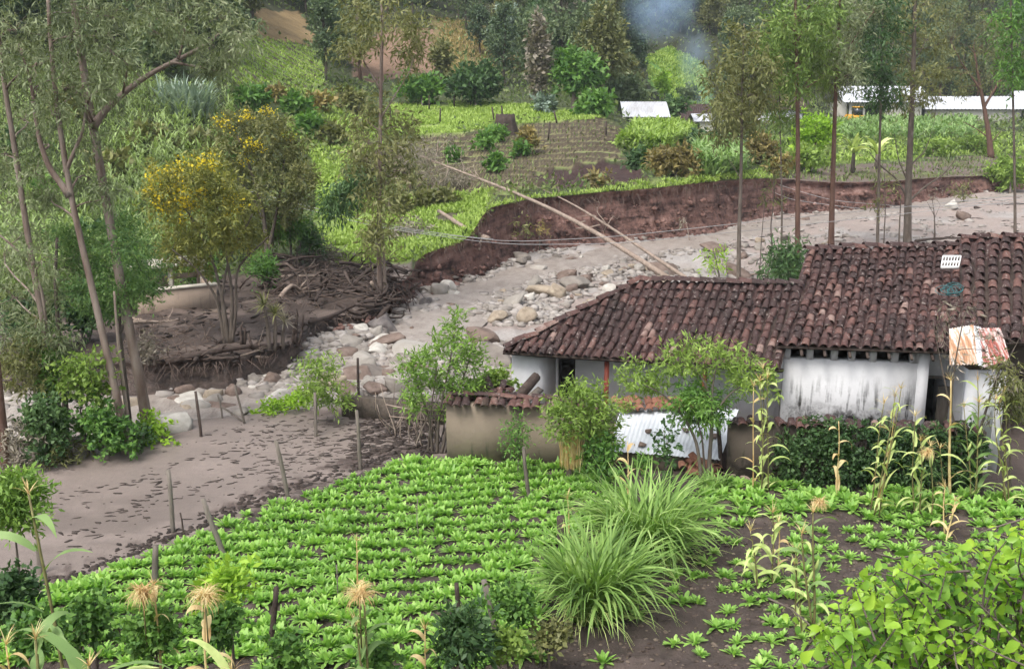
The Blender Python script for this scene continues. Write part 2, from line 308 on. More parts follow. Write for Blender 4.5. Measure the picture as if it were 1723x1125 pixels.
# ------------------------------------------------------------------ mesh builder and object helpers
ORG = {}
class MB:
    def __init__(s): s.V = []; s.F = []; s.n = 0
    def add(s, V, F, m=0):
        V = np.asarray(V, float).reshape(-1, 3); F = np.asarray(F, int)
        if len(V) == 0 or len(F) == 0: return s
        s.V.append(V); s.F.append((F + s.n, m)); s.n += len(V); return s
    def tube(s, pts, rad, n=6, m=0, cap=True):
        pts = np.asarray(pts, float); k = len(pts)
        rad = np.broadcast_to(np.asarray(rad, float), (k,))
        t = norm(np.gradient(pts, axis=0))
        ref = np.array([0, 0, 1.0]) if abs(t[0][2]) < 0.9 else np.array([1.0, 0, 0])
        a = norm(np.cross(t, ref)); b = np.cross(t, a)
        th = np.arange(n) * 2 * math.pi / n
        V = pts[:, None, :] + rad[:, None, None] * (np.cos(th)[None, :, None] * a[:, None, :] + np.sin(th)[None, :, None] * b[:, None, :])
        V = V.reshape(-1, 3)
        i = np.arange(k - 1)[:, None] * n; j = np.arange(n)[None, :]; j2 = (j + 1) % n
        F = np.stack([i + j, i + j2, i + n + j2, i + n + j], -1).reshape(-1, 4)
        s.add(V, F, m)
        if cap:
            s.F.append((np.array([[s.n - k * n + x for x in (0, n - 1 - q, n - q if q else 0)] for q in range(1, n - 1)])[:, [0, 1, 2]] if False else np.array([[s.n - k * n, s.n - k * n + q + 1, s.n - k * n + q] for q in range(1, n - 1)]), m))
            e = s.n - n
            s.F.append((np.array([[e, e + q, e + q + 1] for q in range(1, n - 1)]), m))
        return s
    def box(s, c, size, m=0, ax=None):
        h = np.asarray(size, float) / 2
        o = np.array([[x, y, z] for x in (-1, 1) for y in (-1, 1) for z in (-1, 1)], float) * h
        if ax is not None: o = o @ np.asarray(ax, float)
        F = [[0, 1, 3, 2], [4, 6, 7, 5], [0, 4, 5, 1], [2, 3, 7, 6], [0, 2, 6, 4], [1, 5, 7, 3]]
        return s.add(o + np.asarray(c, float), F, m)
    def prism(s, poly, d, m=0):
        """closed polygon (k,3) extruded by vector d"""
        P = np.asarray(poly, float); k = len(P); V = np.vstack([P, P + np.asarray(d, float)])
        F = [[i, (i + 1) % k, k + (i + 1) % k, k + i] for i in range(k)]
        s.add(V, F, m)
        b = s.n - 2 * k
        s.F.append((np.array([[b, b + q + 1, b + q] for q in range(1, k - 1)]), m))
        s.F.append((np.array([[b + k, b + k + q, b + k + q + 1] for q in range(1, k - 1)]), m))
        return s
    def grid(s, P, m=0):
        P = np.asarray(P, float); a, b = P.shape[:2]
        i = np.arange(a - 1)[:, None] * b; j = np.arange(b - 1)[None, :]
        return s.add(P.reshape(-1, 3), np.stack([i + j, i + j + 1, i + b + j + 1, i + b + j], -1).reshape(-1, 4), m)
    def mesh(s, name, mats, origin=(0, 0, 0), smooth=False):
        V = np.vstack(s.V) - np.asarray(origin, float)
        me = bpy.data.meshes.new(name)
        me.vertices.add(len(V)); me.vertices.foreach_set('co', V.astype(np.float32).ravel())
        loops = np.concatenate([f.ravel() for f, _ in s.F]); tot = np.concatenate([np.full(len(f), f.shape[1]) for f, _ in s.F])
        mi = np.concatenate([np.full(len(f), m) for f, m in s.F])
        st = np.concatenate([[0], np.cumsum(tot)[:-1]])
        me.loops.add(len(loops)); me.loops.foreach_set('vertex_index', loops.astype(np.int32))
        me.polygons.add(len(tot)); me.polygons.foreach_set('loop_start', st.astype(np.int32))
        me.polygons.foreach_set('material_index', mi.astype(np.int32))
        if smooth: me.polygons.foreach_set('use_smooth', np.ones(len(tot), bool))
        for k in (mats if isinstance(mats, (list, tuple)) else [mats]): me.materials.append(MT[k] if isinstance(k, str) else k)
        me.update(calc_edges=True)
        return me
    def build(s, name, mats, parent=None, origin=None, smooth=False):
        if parent is not None: origin = ORG[parent.name]
        if origin is None: origin = (0, 0, 0)
        o = bpy.data.objects.new(name, s.mesh(name, mats, origin, smooth)); COL.objects.link(o)
        if parent is not None: o.parent = parent
        else: o.location = origin
        ORG[o.name] = tuple(origin)
        return o
def tag(o, label=None, cat=None, group=None, kind=None):
    if label: o['label'] = label
    if cat: o['category'] = cat
    if group: o['group'] = group
    if kind: o['kind'] = kind
    return o
def thing(name, label, cat, loc, group=None):
    o = bpy.data.objects.new(name, None); COL.objects.link(o); o.location = tuple(loc); o.empty_display_size = 0.2
    ORG[o.name] = tuple(loc); return tag(o, label, cat, group)
def place(name, me, parent, M):
    """a mesh piece at world matrix M under parent (parents are never rotated)"""
    o = bpy.data.objects.new(name, me); COL.objects.link(o)
    if parent is not None:
        o.parent = parent; M = Matrix.Translation(-Vector(ORG[parent.name])) @ M
    o.matrix_local = M; return o
def axes(x, y, z, loc, sc=(1, 1, 1)):
    M = Matrix.Identity(4)
    for i, v in enumerate((x, y, z)):
        for j in range(3): M[j][i] = float(v[j]) * sc[i]
    for j in range(3): M[j][3] = float(loc[j])
    return M
def tint(me, attr, C):
    a = me.color_attributes.new(attr, 'FLOAT_COLOR', 'POINT'); a.data.foreach_set('color', np.asarray(C, np.float32).ravel())

# leaves: P base, D direction, L length, W width; one four-cornered folded leaf each
def leaf_quads(mb, g, P, D, L, W, m=0, flat=0.0):
    n = len(P); D = norm(D)
    N = g.normal(size=(n, 3)) * (1 - flat) + np.array([0, 0, 1.0]) * (0.35 + flat)
    S = norm(np.cross(D, N)); U = np.cross(S, D)
    L = np.asarray(L).reshape(-1, 1); W = np.asarray(W).reshape(-1, 1)
    V = np.stack([P, P + D * L * 0.42 + S * W * 0.5 + U * W * 0.12, P + D * L - U * L * 0.08, P + D * L * 0.42 - S * W * 0.5 + U * W * 0.12], 1).reshape(-1, 3)
    mb.add(V, np.arange(4 * n).reshape(n, 4), m)
# strap leaves: arching blades with nseg segments
def blades(mb, g, base, az, el, L, W, droop, nseg=4, m=0, twist=0.0, blunt=False):
    base = np.asarray(base, float); n = len(base)
    az, el, L, W, droop = [np.broadcast_to(np.asarray(v, float), (n,)) for v in (az, el, L, W, droop)]
    out = np.stack([np.cos(az), np.sin(az), np.zeros(n)], -1); side = np.stack([-np.sin(az), np.cos(az), np.zeros(n)], -1)
    t = np.linspace(0, 1, nseg + 1)
    th = el[:, None] - droop[:, None] * t[None, :] ** 1.3
    dx = np.cos(th); dz = np.sin(th); ds = L[:, None] / nseg
    hx = np.concatenate([np.zeros((n, 1)), np.cumsum(dx[:, :-1] * ds, 1)], 1); hz = np.concatenate([np.zeros((n, 1)), np.cumsum(dz[:, :-1] * ds, 1)], 1)
    C = base[:, None, :] + hx[..., None] * out[:, None, :] + hz[..., None] * np.array([0, 0, 1.0])
    wp = np.minimum(1, 0.45 + 3 * t) * (1 - t ** 2.2) + 0.04
    if blunt: wp = np.interp(t, [0, 0.3, 0.62, 0.85, 1], [0.3, 0.75, 1.0, 0.85, 0.35])
    tw = twist * (g.random(n) - 0.5)[:, None] * t[None, :] * 4
    sd = side[:, None, :] * np.cos(tw)[..., None] + np.array([0, 0, 1.0]) * np.sin(tw)[..., None]
    off = sd * (W[:, None] * wp[None, :] * 0.5)[..., None]
    V = np.stack([C - off, C + off], 2).reshape(n, -1, 3)
    k = 2 * (nseg + 1)
    q = np.array([[2 * i, 2 * i + 1, 2 * i + 3, 2 * i + 2] for i in range(nseg)])
    mb.add(V.reshape(-1, 3), (np.arange(n)[:, None, None] * k + q[None]).reshape(-1, 4), m)
def wob(g, a, b, n, amp, sag=0.0):
    """bent line from a to b"""
    a = np.asarray(a, float); b = np.asarray(b, float); t = np.linspace(0, 1, n)[:, None]
    p = a + (b - a) * t; e = np.sin(t * math.pi)
    ln = np.linalg.norm(b - a)
    p = p + e * g.normal(size=3) * amp * ln + np.sin(t * 2 * math.pi) * g.normal(size=3) * amp * 0.5 * ln
    p[:, 2] += (e * sag * ln).ravel(); return p
def leaf_cloud(mb, g, clumps, spec, m=0):
    """clumps: (centre, (rx,ry,rz), count). spec: L, wr, droop, sprig, per, up"""
    Ps, Ds = [], []
    per = spec.get('per', 10)
    for c, r, cnt in clumps:
        ns = max(1, int(cnt / per))
        u = norm(g.normal(size=(ns, 3))) * (g.random((ns, 1)) ** spec.get('fill', 0.5))
        sp = np.asarray(c) + u * np.asarray(r)
        d = norm(u * 0.8 + g.normal(size=(ns, 3)) * 0.55 + np.array([0, 0, spec.get('up', 0.2)]))
        t = g.random((ns, per, 1))
        sl = spec.get('sprig', 0.5)
        P = sp[:, None, :] + d[:, None, :] * t * sl + g.normal(size=(ns, per, 3)) * sl * spec.get('spread', 0.16)
        D = d[:, None, :] * 0.6 + g.normal(size=(ns, per, 3)) * 0.75 + np.array([0, 0, -spec.get('droop', 0.2)])
        Ps.append(P.reshape(-1, 3)); Ds.append(D.reshape(-1, 3))
    P = np.vstack(Ps); D = np.vstack(Ds); n = len(P)
    L = g.uniform(spec['L'][0], spec['L'][1], n); W = L * spec.get('wr', 0.35) * g.uniform(0.7, 1.3, n)
    leaf_quads(mb, g, P, D, L, W, m, spec.get('flat', 0.0))
# ------------------------------------------------------------------ terrain
ZB = -1.0
FB = [(-900, 598, 652), (0, 600, 652), (150, 610, 662), (240, 610, 664), (300, 610, 660), (380, 604, 650), (480, 584, 626), (505, 566, 606), (522, 545, 575),
      (560, 531, 556), (640, 512, 546), (655, 476, 512), (694, 472, 500), (702, 432, 488), (760, 412, 476), (795, 402, 464), (815, 352, 456), (900, 336, 420),
      (1000, 326, 408), (1100, 318, 400), (1200, 306, 388), (1290, 301, 362), (1400, 308, 352), (1500, 305, 346), (1600, 298, 328), (1670, 297, 322),
      (1760, 300, 318), (2700, 303, 319)]
FB = np.array(FB, float)
def yrow(row, z):
    b = (np.asarray(row, float) - CY) / FPX
    return (z - CAMH) * (CP - b * SP) / (-SP - b * CP)
FB_yb = yrow(FB[:, 2], ZB)
FB_zt0 = zrow(FB[:, 1], FB_yb)
FB_yt = FB_yb + 0.22 * np.maximum(0.1, FB_zt0 - ZB)
FB_zt = zrow(FB[:, 1], FB_yt)
PROF = {
    -900: [(50, 500), (60, 420), (80, 230), (100, 60), (140, -150)],
    0: [(50, 500), (60, 420), (80, 230), (100, 60), (140, -150)],
    150: [(50, 505), (60, 430), (80, 240), (100, 60), (140, -160)],
    300: [(46, 528), (50, 500), (58, 445), (70, 335), (80, 245), (100, 70), (140, -150)],
    450: [(50, 500), (58, 445), (70, 370), (85, 270), (100, 180), (120, 90), (150, 0), (200, -120)],
    540: [(56, 470), (62, 420), (72, 360), (85, 285), (100, 210), (118, 150), (135, 100), (160, 30), (200, -90)],
    620: [(57, 462), (60, 432), (70, 380), (85, 290), (100, 225), (115, 185), (130, 150), (160, 60), (200, -40)],
    702: [(62, 415), (70, 365), (85, 285), (100, 225), (115, 187), (130, 155), (160, 75), (200, -30)],
    795: [(70, 352), (85, 280), (100, 222), (115, 188), (130, 160), (160, 100), (200, 0)],
    815: [(70, 322), (85, 276), (100, 220), (115, 188), (130, 162), (160, 110), (200, 10)],
    1000: [(85, 270), (100, 215), (112, 190), (130, 168), (160, 130), (200, 20)],
    1150: [(95, 255), (120, 228), (150, 212), (172, 195), (200, 100), (240, -20)],
    1400: [(110, 262), (140, 225), (168, 204), (185, 190), (210, 90), (250, -40)],
    1700: [(125, 255), (150, 220), (170, 203), (185, 188), (210, 90), (250, -40)],
    2700: [(125, 255), (150, 220), (170, 203), (185, 188), (210, 90), (250, -40)]}
def edge_yt(px): return np.interp(px, FB[:, 0], FB_yt)
def edge_zt(px): return np.interp(px, FB[:, 0], FB_zt)
def edge_yb(px): return np.interp(px, FB[:, 0], FB_yb)
GPX = np.arange(-900, 2701, 10.0); GLY = np.linspace(math.log(30), math.log(420), 300)
def _table():
    pk = sorted(PROF); T = np.zeros((len(GPX), len(GLY)))
    cols = []
    for k in pk:
        ys = [y for y, r in PROF[k]]; zs = [float(zrow(r, y)) for y, r in PROF[k]]
        ys.append(330); zs.append(zs[-1] + 0.5 * (330 - ys[-2])); ys.append(420); zs.append(zs[-1] + 22)
        cols.append((ys, zs))
    for i, px in enumerate(GPX):
        yt, zt = float(edge_yt(px)), float(edge_zt(px))
        j = min(max(np.searchsorted(pk, px, 'right') - 1, 0), len(pk) - 2)
        f = (px - pk[j]) / (pk[j + 1] - pk[j])
        Y = np.exp(GLY); zz = 0
        for (ys, zs), wt in ((cols[j], 1 - f), (cols[j + 1], f)):
            y2 = [yt] + [y for y in ys if y > yt + 1.5]; z2 = [zt] + [z for y, z in zip(ys, zs) if y > yt + 1.5]
            zz = zz + wt * np.interp(Y, y2, z2)
        T[i] = zz
    for _ in range(2):                                        # soften the folds
        T[1:-1] = 0.25 * T[:-2] + 0.5 * T[1:-1] + 0.25 * T[2:]
        T[:, 1:-1] = 0.25 * T[:, :-2] + 0.5 * T[:, 1:-1] + 0.25 * T[:, 2:]
    return T
TAB = _table()
NEAR = np.array([(-900, 745), (0, 742), (150, 738), (280, 716), (430, 700), (560, 686), (690, 672), (860, 645)], float)
NEAR_Y = yrow(NEAR[:, 1], 0.0)
def near_y(px): return np.interp(px, np.append(NEAR[:, 0], [1000, 2700]), np.append(NEAR_Y, [40, 40]))
def pxof(x, y): return CX + FPX * x / (CP * np.maximum(y, 0.5) + CAMH * SP)
STREAM = np.array([atz(*p, ZB)[:2] for p in ((-250, 690), (0, 690), (150, 690), (270, 690), (400, 672), (500, 650), (600, 622), (680, 585), (730, 545), (790, 500), (870, 462), (980, 436), (1120, 412), (1260, 388), (1400, 366), (1520, 352), (1640, 336), (1800, 328))])
def stream_d(x, y):
    d = np.full(np.shape(x), 1e9)
    for a, b in zip(STREAM[:-1], STREAM[1:]):
        v = b - a; t = np.clip(((x - a[0]) * v[0] + (y - a[1]) * v[1]) / (v @ v), 0, 1)
        d = np.minimum(d, np.hypot(x - a[0] - v[0] * t, y - a[1] - v[1] * t))
    return d
FIELD_L = [(60, 1010), (250, 935), (450, 852), (620, 792), (720, 772), (860, 775), (960, 788), (1030, 800), (1060, 830), (980, 910), (930, 990), (900, 1125), (-100, 1125), (-100, 1080)]
FIELD_R = [(1150, 830), (1230, 812), (1500, 828), (1723, 830), (2150, 845), (2150, 1140), (950, 1140), (1080, 1010), (1120, 930)]
def terr_phase(x, y): return (y + 0.05 * x + 1.6 * fbm(x * 0.06, y * 0.05, 5)) / 2.1
P_TERR = [(600, 258), (700, 232), (860, 214), (1010, 197), (1050, 215), (1050, 262), (900, 318), (815, 330), (720, 322), (640, 312)]
P_STRIP = [(1020, 322), (1100, 312), (1290, 298), (1290, 285), (1180, 296), (1080, 305)]
P_DARK = [(895, 297), (960, 282), (1040, 272), (1070, 276), (1088, 303), (1040, 314), (930, 318)]
P_GREENT = [(375, 150), (385, 75), (430, 62), (550, 82), (545, 150)]
def near_h(x, y):
    px = pxof(x, y)
    yn = near_y(px)
    z = 0.035 * fbm(x * 0.35, y * 0.35, 1) + 0.025 * fbm(x * 0.9, y * 1.6, 2, 4)
    k = ss(0, 1, (y - yn) / np.where(px > 900, 5.0, 2.6))
    bed = ZB + 0.2 * fbm(x * 0.45, y * 0.45, 3, 4) + 0.12 * fbm(x * 1.7, y * 1.7, 9, 4) + 0.07 * fbm(x * 4.5, y * 4.5, 10, 2)
    bed = bed + 0.42 * ss(1150, 1500, px) * ss(0, 8, edge_yb(px) - y - 2.5)
    bed = bed - 0.3 * (1 - ss(0.8, 2.6, stream_d(x, y)))
    z = z * (1 - k) + bed * k
    z = z + 0.58 * np.maximum(0, 14.5 - y) * ss(0, 3.5, 14.5 - y) + 0.03 * fbm(x * 2, y * 2, 6, 3) * ss(24, 20, y)
    # cultivated soil: slightly raised, crumbly
    p, r = proj(x, y, 0.0)
    fl = inpoly(p, r, FIELD_L) | inpoly(p, r, FIELD_R)
    z = z + np.where(fl, 0.05 + 0.07 * fbm(x * 3.5, y * 3.5, 12, 4) + 0.03 * fbm(x * 11, y * 11, 13, 2) + 0.03 * np.sin((y + 0.12 * x) * 2 * math.pi / 0.66), 0)
    # churned mud by the wall
    z = z + 0.13 * np.maximum(0, fbm(x * 1.6, y * 1.6, 15, 4)) * ss(560, 640, p) * ss(800, 720, p) * ss(800, 770, r) * ss(680, 700, r)
    return z
def far_h(x, y):
    px = np.clip(pxof(x, y), -899, 2699); ly = np.clip(np.log(np.maximum(y, 30)), GLY[0], GLY[-1] - 1e-6)
    i = (px - GPX[0]) / 10.0; j = (ly - GLY[0]) / (GLY[1] - GLY[0])
    i0 = np.clip(np.floor(i).astype(int), 0, len(GPX) - 2); j0 = np.clip(np.floor(j).astype(int), 0, len(GLY) - 2)
    a, b = i - i0, j - j0
    z = (TAB[i0, j0] * (1 - b) + TAB[i0, j0 + 1] * b) * (1 - a) + (TAB[i0 + 1, j0] * (1 - b) + TAB[i0 + 1, j0 + 1] * b) * a
    e = ss(0, 6, y - edge_yt(px))
    z = z + e * (0.25 * fbm(x * 0.12, y * 0.12, 21) + 0.07 * fbm(x * 0.9, y * 0.9, 22)) + ss(150, 220, y) * 2.5 * fbm(x * 0.04, y * 0.04, 23)
    # mud-covered left bank: lumps and ledges
    lum = ss(700, 640, px) * ss(60, 52, y)
    z = z + lum * (0.22 * fbm(x * 0.55, y * 1.1, 31, 5) + 0.1 * fbm(x * 2.1, y * 3.0, 33, 4))
    p, r = proj(x, y, z)
    t = inpoly(p, r, P_TERR) | inpoly(p, r, P_STRIP) | inpoly(p, r, P_GREENT)
    ph = terr_phase(x, y) * np.where(inpoly(p, r, P_STRIP), 1.6, 1.0); saw = ph - np.floor(ph)
    z = z + np.where(t, 0.45 * (ss(0, 0.22, saw) - saw), 0)
    z = z - np.where(inpoly(p, r, P_DARK), 0.25 - 0.2 * fbm(x * 1.2, y * 1.2, 41), 0)
    return z
def h(x, y):
    x = np.asarray(x, float); y = np.asarray(y, float)
    px = pxof(x, y); f = y > 0.5 * (edge_yb(px) + edge_yt(px))
    return np.where(f, far_h(x, y), near_h(x, y))
HPX = np.arange(-700, 2501, 4.0); HLY = np.linspace(math.log(3), math.log(400), 1100)
def _htab():
    Y = np.broadcast_to(np.exp(HLY)[None, :], (len(HPX), len(HLY))); X = (HPX[:, None] - CX) / FPX * (CP * Y + CAMH * SP)
    return h(X, Y)
HT = _htab()
def hq(x, y):
    """quick look-up of the terrain height"""
    i = np.clip((pxof(x, y) - HPX[0]) / 4.0, 0, len(HPX) - 1.001); j = np.clip((np.log(np.maximum(y, 3)) - HLY[0]) / (HLY[1] - HLY[0]), 0, len(HLY) - 1.001)
    i0 = i.astype(int); j0 = j.astype(int); a, b = i - i0, j - j0
    return (HT[i0, j0] * (1 - b) + HT[i0, j0 + 1] * b) * (1 - a) + (HT[i0 + 1, j0] * (1 - b) + HT[i0 + 1, j0 + 1] * b) * a
GY = np.exp(np.linspace(math.log(4), math.log(390), 1100))
def ground(px, row):
    """where the view ray of a pixel meets the terrain"""
    a, b = (px - CX) / FPX, (row - CY) / FPX
    d = np.array([a, CP - b * SP, -SP - b * CP]); d = d / d[1]
    Z = CAMH + d[2] * GY; ok = Z <= hq(d[0] * GY, GY)
    i = int(np.argmax(ok)) if ok.any() else len(GY) - 1
    return np.array([d[0] * GY[i], GY[i], float(hq(np.array([d[0] * GY[i]]), np.array([GY[i]]))[0])])
def grounds(px, row):
    return np.array([ground(a, b) for a, b in zip(px, row)])
def onz(x, y): return np.array([x, y, float(hq(np.array([x * 1.0]), np.array([y * 1.0]))[0])])

MUD = np.array((0.192, 0.158, 0.141)); MUDD = np.array((0.1, 0.075, 0.066)); SOIL = np.array((0.055, 0.042, 0.037)); GRAV = np.array((0.31, 0.285, 0.268))
def cover_near(x, y, z):
    p, r = proj(x, y, z); n = len(x)
    C = np.tile(np.append(MUD, 0.85), (n, 1))
    def put(mask, c, wet):
        mask = mask[:, None].astype(float); C[:] = C * (1 - mask) + mask * np.append(c, wet)
    px = pxof(x, y); yn = near_y(px)
    k = ss(0.1, 1.8, (y - yn)) * ss(-0.3, -0.7, z)
    nz = fbm(x * 0.5, y * 0.5, 50); put(k, GRAV, 0.3)
    put(k * ss(-0.1, 0.3, nz), MUD * 1.35, 0.5)
    put(ss(1180, 1300, px) * ss(38, 42, y) * ss(-0.2, 0.15, nz + 0.25), MUD * 1.45, 0.6)
    put(ss(0.05, 0.5, fbm(x * 0.9, y * 0.9, 51)) * ss(470, 560, p) * ss(860, 760, r) * ss(780, 700, p) * (r > 670), MUDD, 0.4)     # churned, darker
    edge = inpoly(p, r, [(q[0] - 40, q[1] - 22) if q[0] < 1000 else q for q in FIELD_L]) & ~inpoly(p, r, FIELD_L)
    put(edge * ss(-0.1, 0.3, fbm(x * 2, y * 2, 53)), MUDD * 0.8, 0.3)
    fl = inpoly(p, r, FIELD_L) | inpoly(p, r, FIELD_R) | (y < 18.5) | ((p > 900) & (r > 806))
    put(fl, SOIL, 0.15); put(fl * ss(0.1, 0.5, fbm(x * 1.5, y * 1.5, 52)), SOIL * 1.6, 0.2)
    put(ss(735, 800, px + 30 * fbm(x, y, 58)) * ss(25.6, 26.4, y) * ss(40, 36, y), SOIL * 1.6, 0.2)
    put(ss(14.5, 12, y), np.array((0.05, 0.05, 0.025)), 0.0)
    put(ss(0.05, 0.4, fbm(x * 0.22 + 3, y * 0.5, 57)) * (z > -0.4) * (p < 760) * (~fl), MUD * 0.8, 1.0)
    put(ss(0.1, 0.45, fbm(x * 0.5, y * 1.3, 59)) * (z > -0.4) * (p < 760) * (~fl), MUD * 1.12, 0.7)
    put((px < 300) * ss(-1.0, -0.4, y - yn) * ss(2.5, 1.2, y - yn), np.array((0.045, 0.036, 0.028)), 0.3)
    return C
P_BRIGHT = [(522, 262), (560, 285), (600, 318), (640, 330), (760, 325), (835, 322), (812, 352), (795, 396), (702, 424), (690, 446), (556, 446), (535, 385)]
P_MID = [(470, 150), (600, 148), (645, 245), (565, 292), (520, 262), (478, 230)]
P_MEADOW = [(650, 178), (760, 170), (1000, 184), (1022, 198), (860, 210), (745, 226), (655, 230)]
P_RED = [(585, 62), (640, 52), (725, 45), (745, 120), (640, 140), (590, 130)]
P_OCHRE = [(425, 14), (500, 20), (548, 78), (430, 62)]
P_DRYH = [(720, 30), (840, 40), (880, 110), (745, 125)]
P_CLEAR = [(1085, 95), (1130, 78), (1190, 110), (1200, 180), (1130, 178), (1090, 130)]
P_SAND = [(630, 446), (696, 442), (698, 478), (640, 482)]
P_RMUD = [(1285, 303), (1430, 272), (1560, 268), (1700, 262), (2000, 255), (2000, 310), (1290, 315)]
P_RGREEN = [(1400, 215), (1720, 225), (1720, 258), (1560, 264), (1420, 272), (1290, 290), (1290, 240)]
P_MUDL = [(-900, 470), (0, 520), (160, 530), (250, 520), (330, 470), (420, 462), (480, 440), (560, 440), (640, 446), (660, 480), (700, 500), (640, 560), (480, 620), (-900, 680)]
P_SLIP = [(690, 345), (760, 330), (800, 365), (795, 405), (640, 425), (560, 400), (640, 375)]
def cover_far(x, y, z):
    p, r = proj(x, y, z); n = len(x); jx = p + 14 * fbm(x * 0.35, y * 0.35, 60); jr = r + 9 * fbm(x * 0.35, y * 0.35, 61)
    n1 = fbm(x * 0.08, y * 0.08, 62)[:, None]
    C = np.hstack([np.array((0.055, 0.07, 0.028)) * (1 + 0.4 * n1), np.zeros((n, 1))])
    def put(mask, c, wet=0.0):
        mask = np.asarray(mask, float)[:, None]; C[:] = C * (1 - mask) + mask * np.append(c, wet)
    put(ss(120, 150, y), (0.04, 0.045, 0.022))
    for P, c in ((P_BRIGHT, (0.16, 0.225, 0.055)), (P_MEADOW, (0.2, 0.26, 0.075)), (P_RED, (0.2, 0.128, 0.088)), (P_MID, (0.15, 0.18, 0.065)), (P_OCHRE, (0.24, 0.17, 0.085)), (P_DRYH, (0.19, 0.15, 0.07)),
                 (P_CLEAR, (0.1, 0.2, 0.045)), (P_RGREEN, (0.12, 0.17, 0.035)), (P_STRIP, (0.15, 0.19, 0.06))):
        put(inpoly(jx, jr, P), c)
    put(inpoly(jx, jr, P_SLIP) * ss(-0.25, 0.15, fbm(x * 0.3, y * 0.3, 63)), (0.075, 0.062, 0.045))
    t = inpoly(jx, jr, P_TERR); ph = terr_phase(x, y); saw = ph - np.floor(ph)
    put(t, (0.19, 0.18, 0.09)); put(t * (saw < 0.32), (0.07, 0.055, 0.038)); put(t * ss(0.3, 0.5, saw) * ss(0.95, 0.8, saw) * ss(-0.6, 0.0, fbm(x * 0.1, y * 0.1, 64) + (r - 240) / 60), (0.185, 0.235, 0.08))
    t = inpoly(jx, jr, P_GREENT); put(t, (0.19, 0.27, 0.085)); put(t * (saw < 0.3), (0.07, 0.055, 0.04))
    put(inpoly(jx, jr, P_DARK), (0.05, 0.03, 0.028))
    put(inpoly(jx, jr, P_RMUD), MUD * 0.7 * [1.0, 0.94, 0.88], 0.3); put(inpoly(jx, jr, P_RMUD) * ss(-0.1, 0.2, fbm(x * 0.3, y * 0.3, 69)), (0.095, 0.09, 0.045), 0.1)
    put(inpoly(jx, jr, P_MUDL), np.array((0.06, 0.044, 0.037)), 0.4)
    put(inpoly(jx, jr, P_MUDL) * ss(0.0, 0.35, fbm(x * 0.5, y * 1.0, 66)), np.array((0.115, 0.088, 0.075)), 0.45)
    put(inpoly(jx, jr, P_SAND), MUD, 0.5)
    put(ss(1.0, 0.2, y - edge_yt(pxof(x, y))) * (p > 700) * (p < 1300), (0.06, 0.06, 0.03))
    return C
def structure(o): o['kind'] = 'structure'; return o
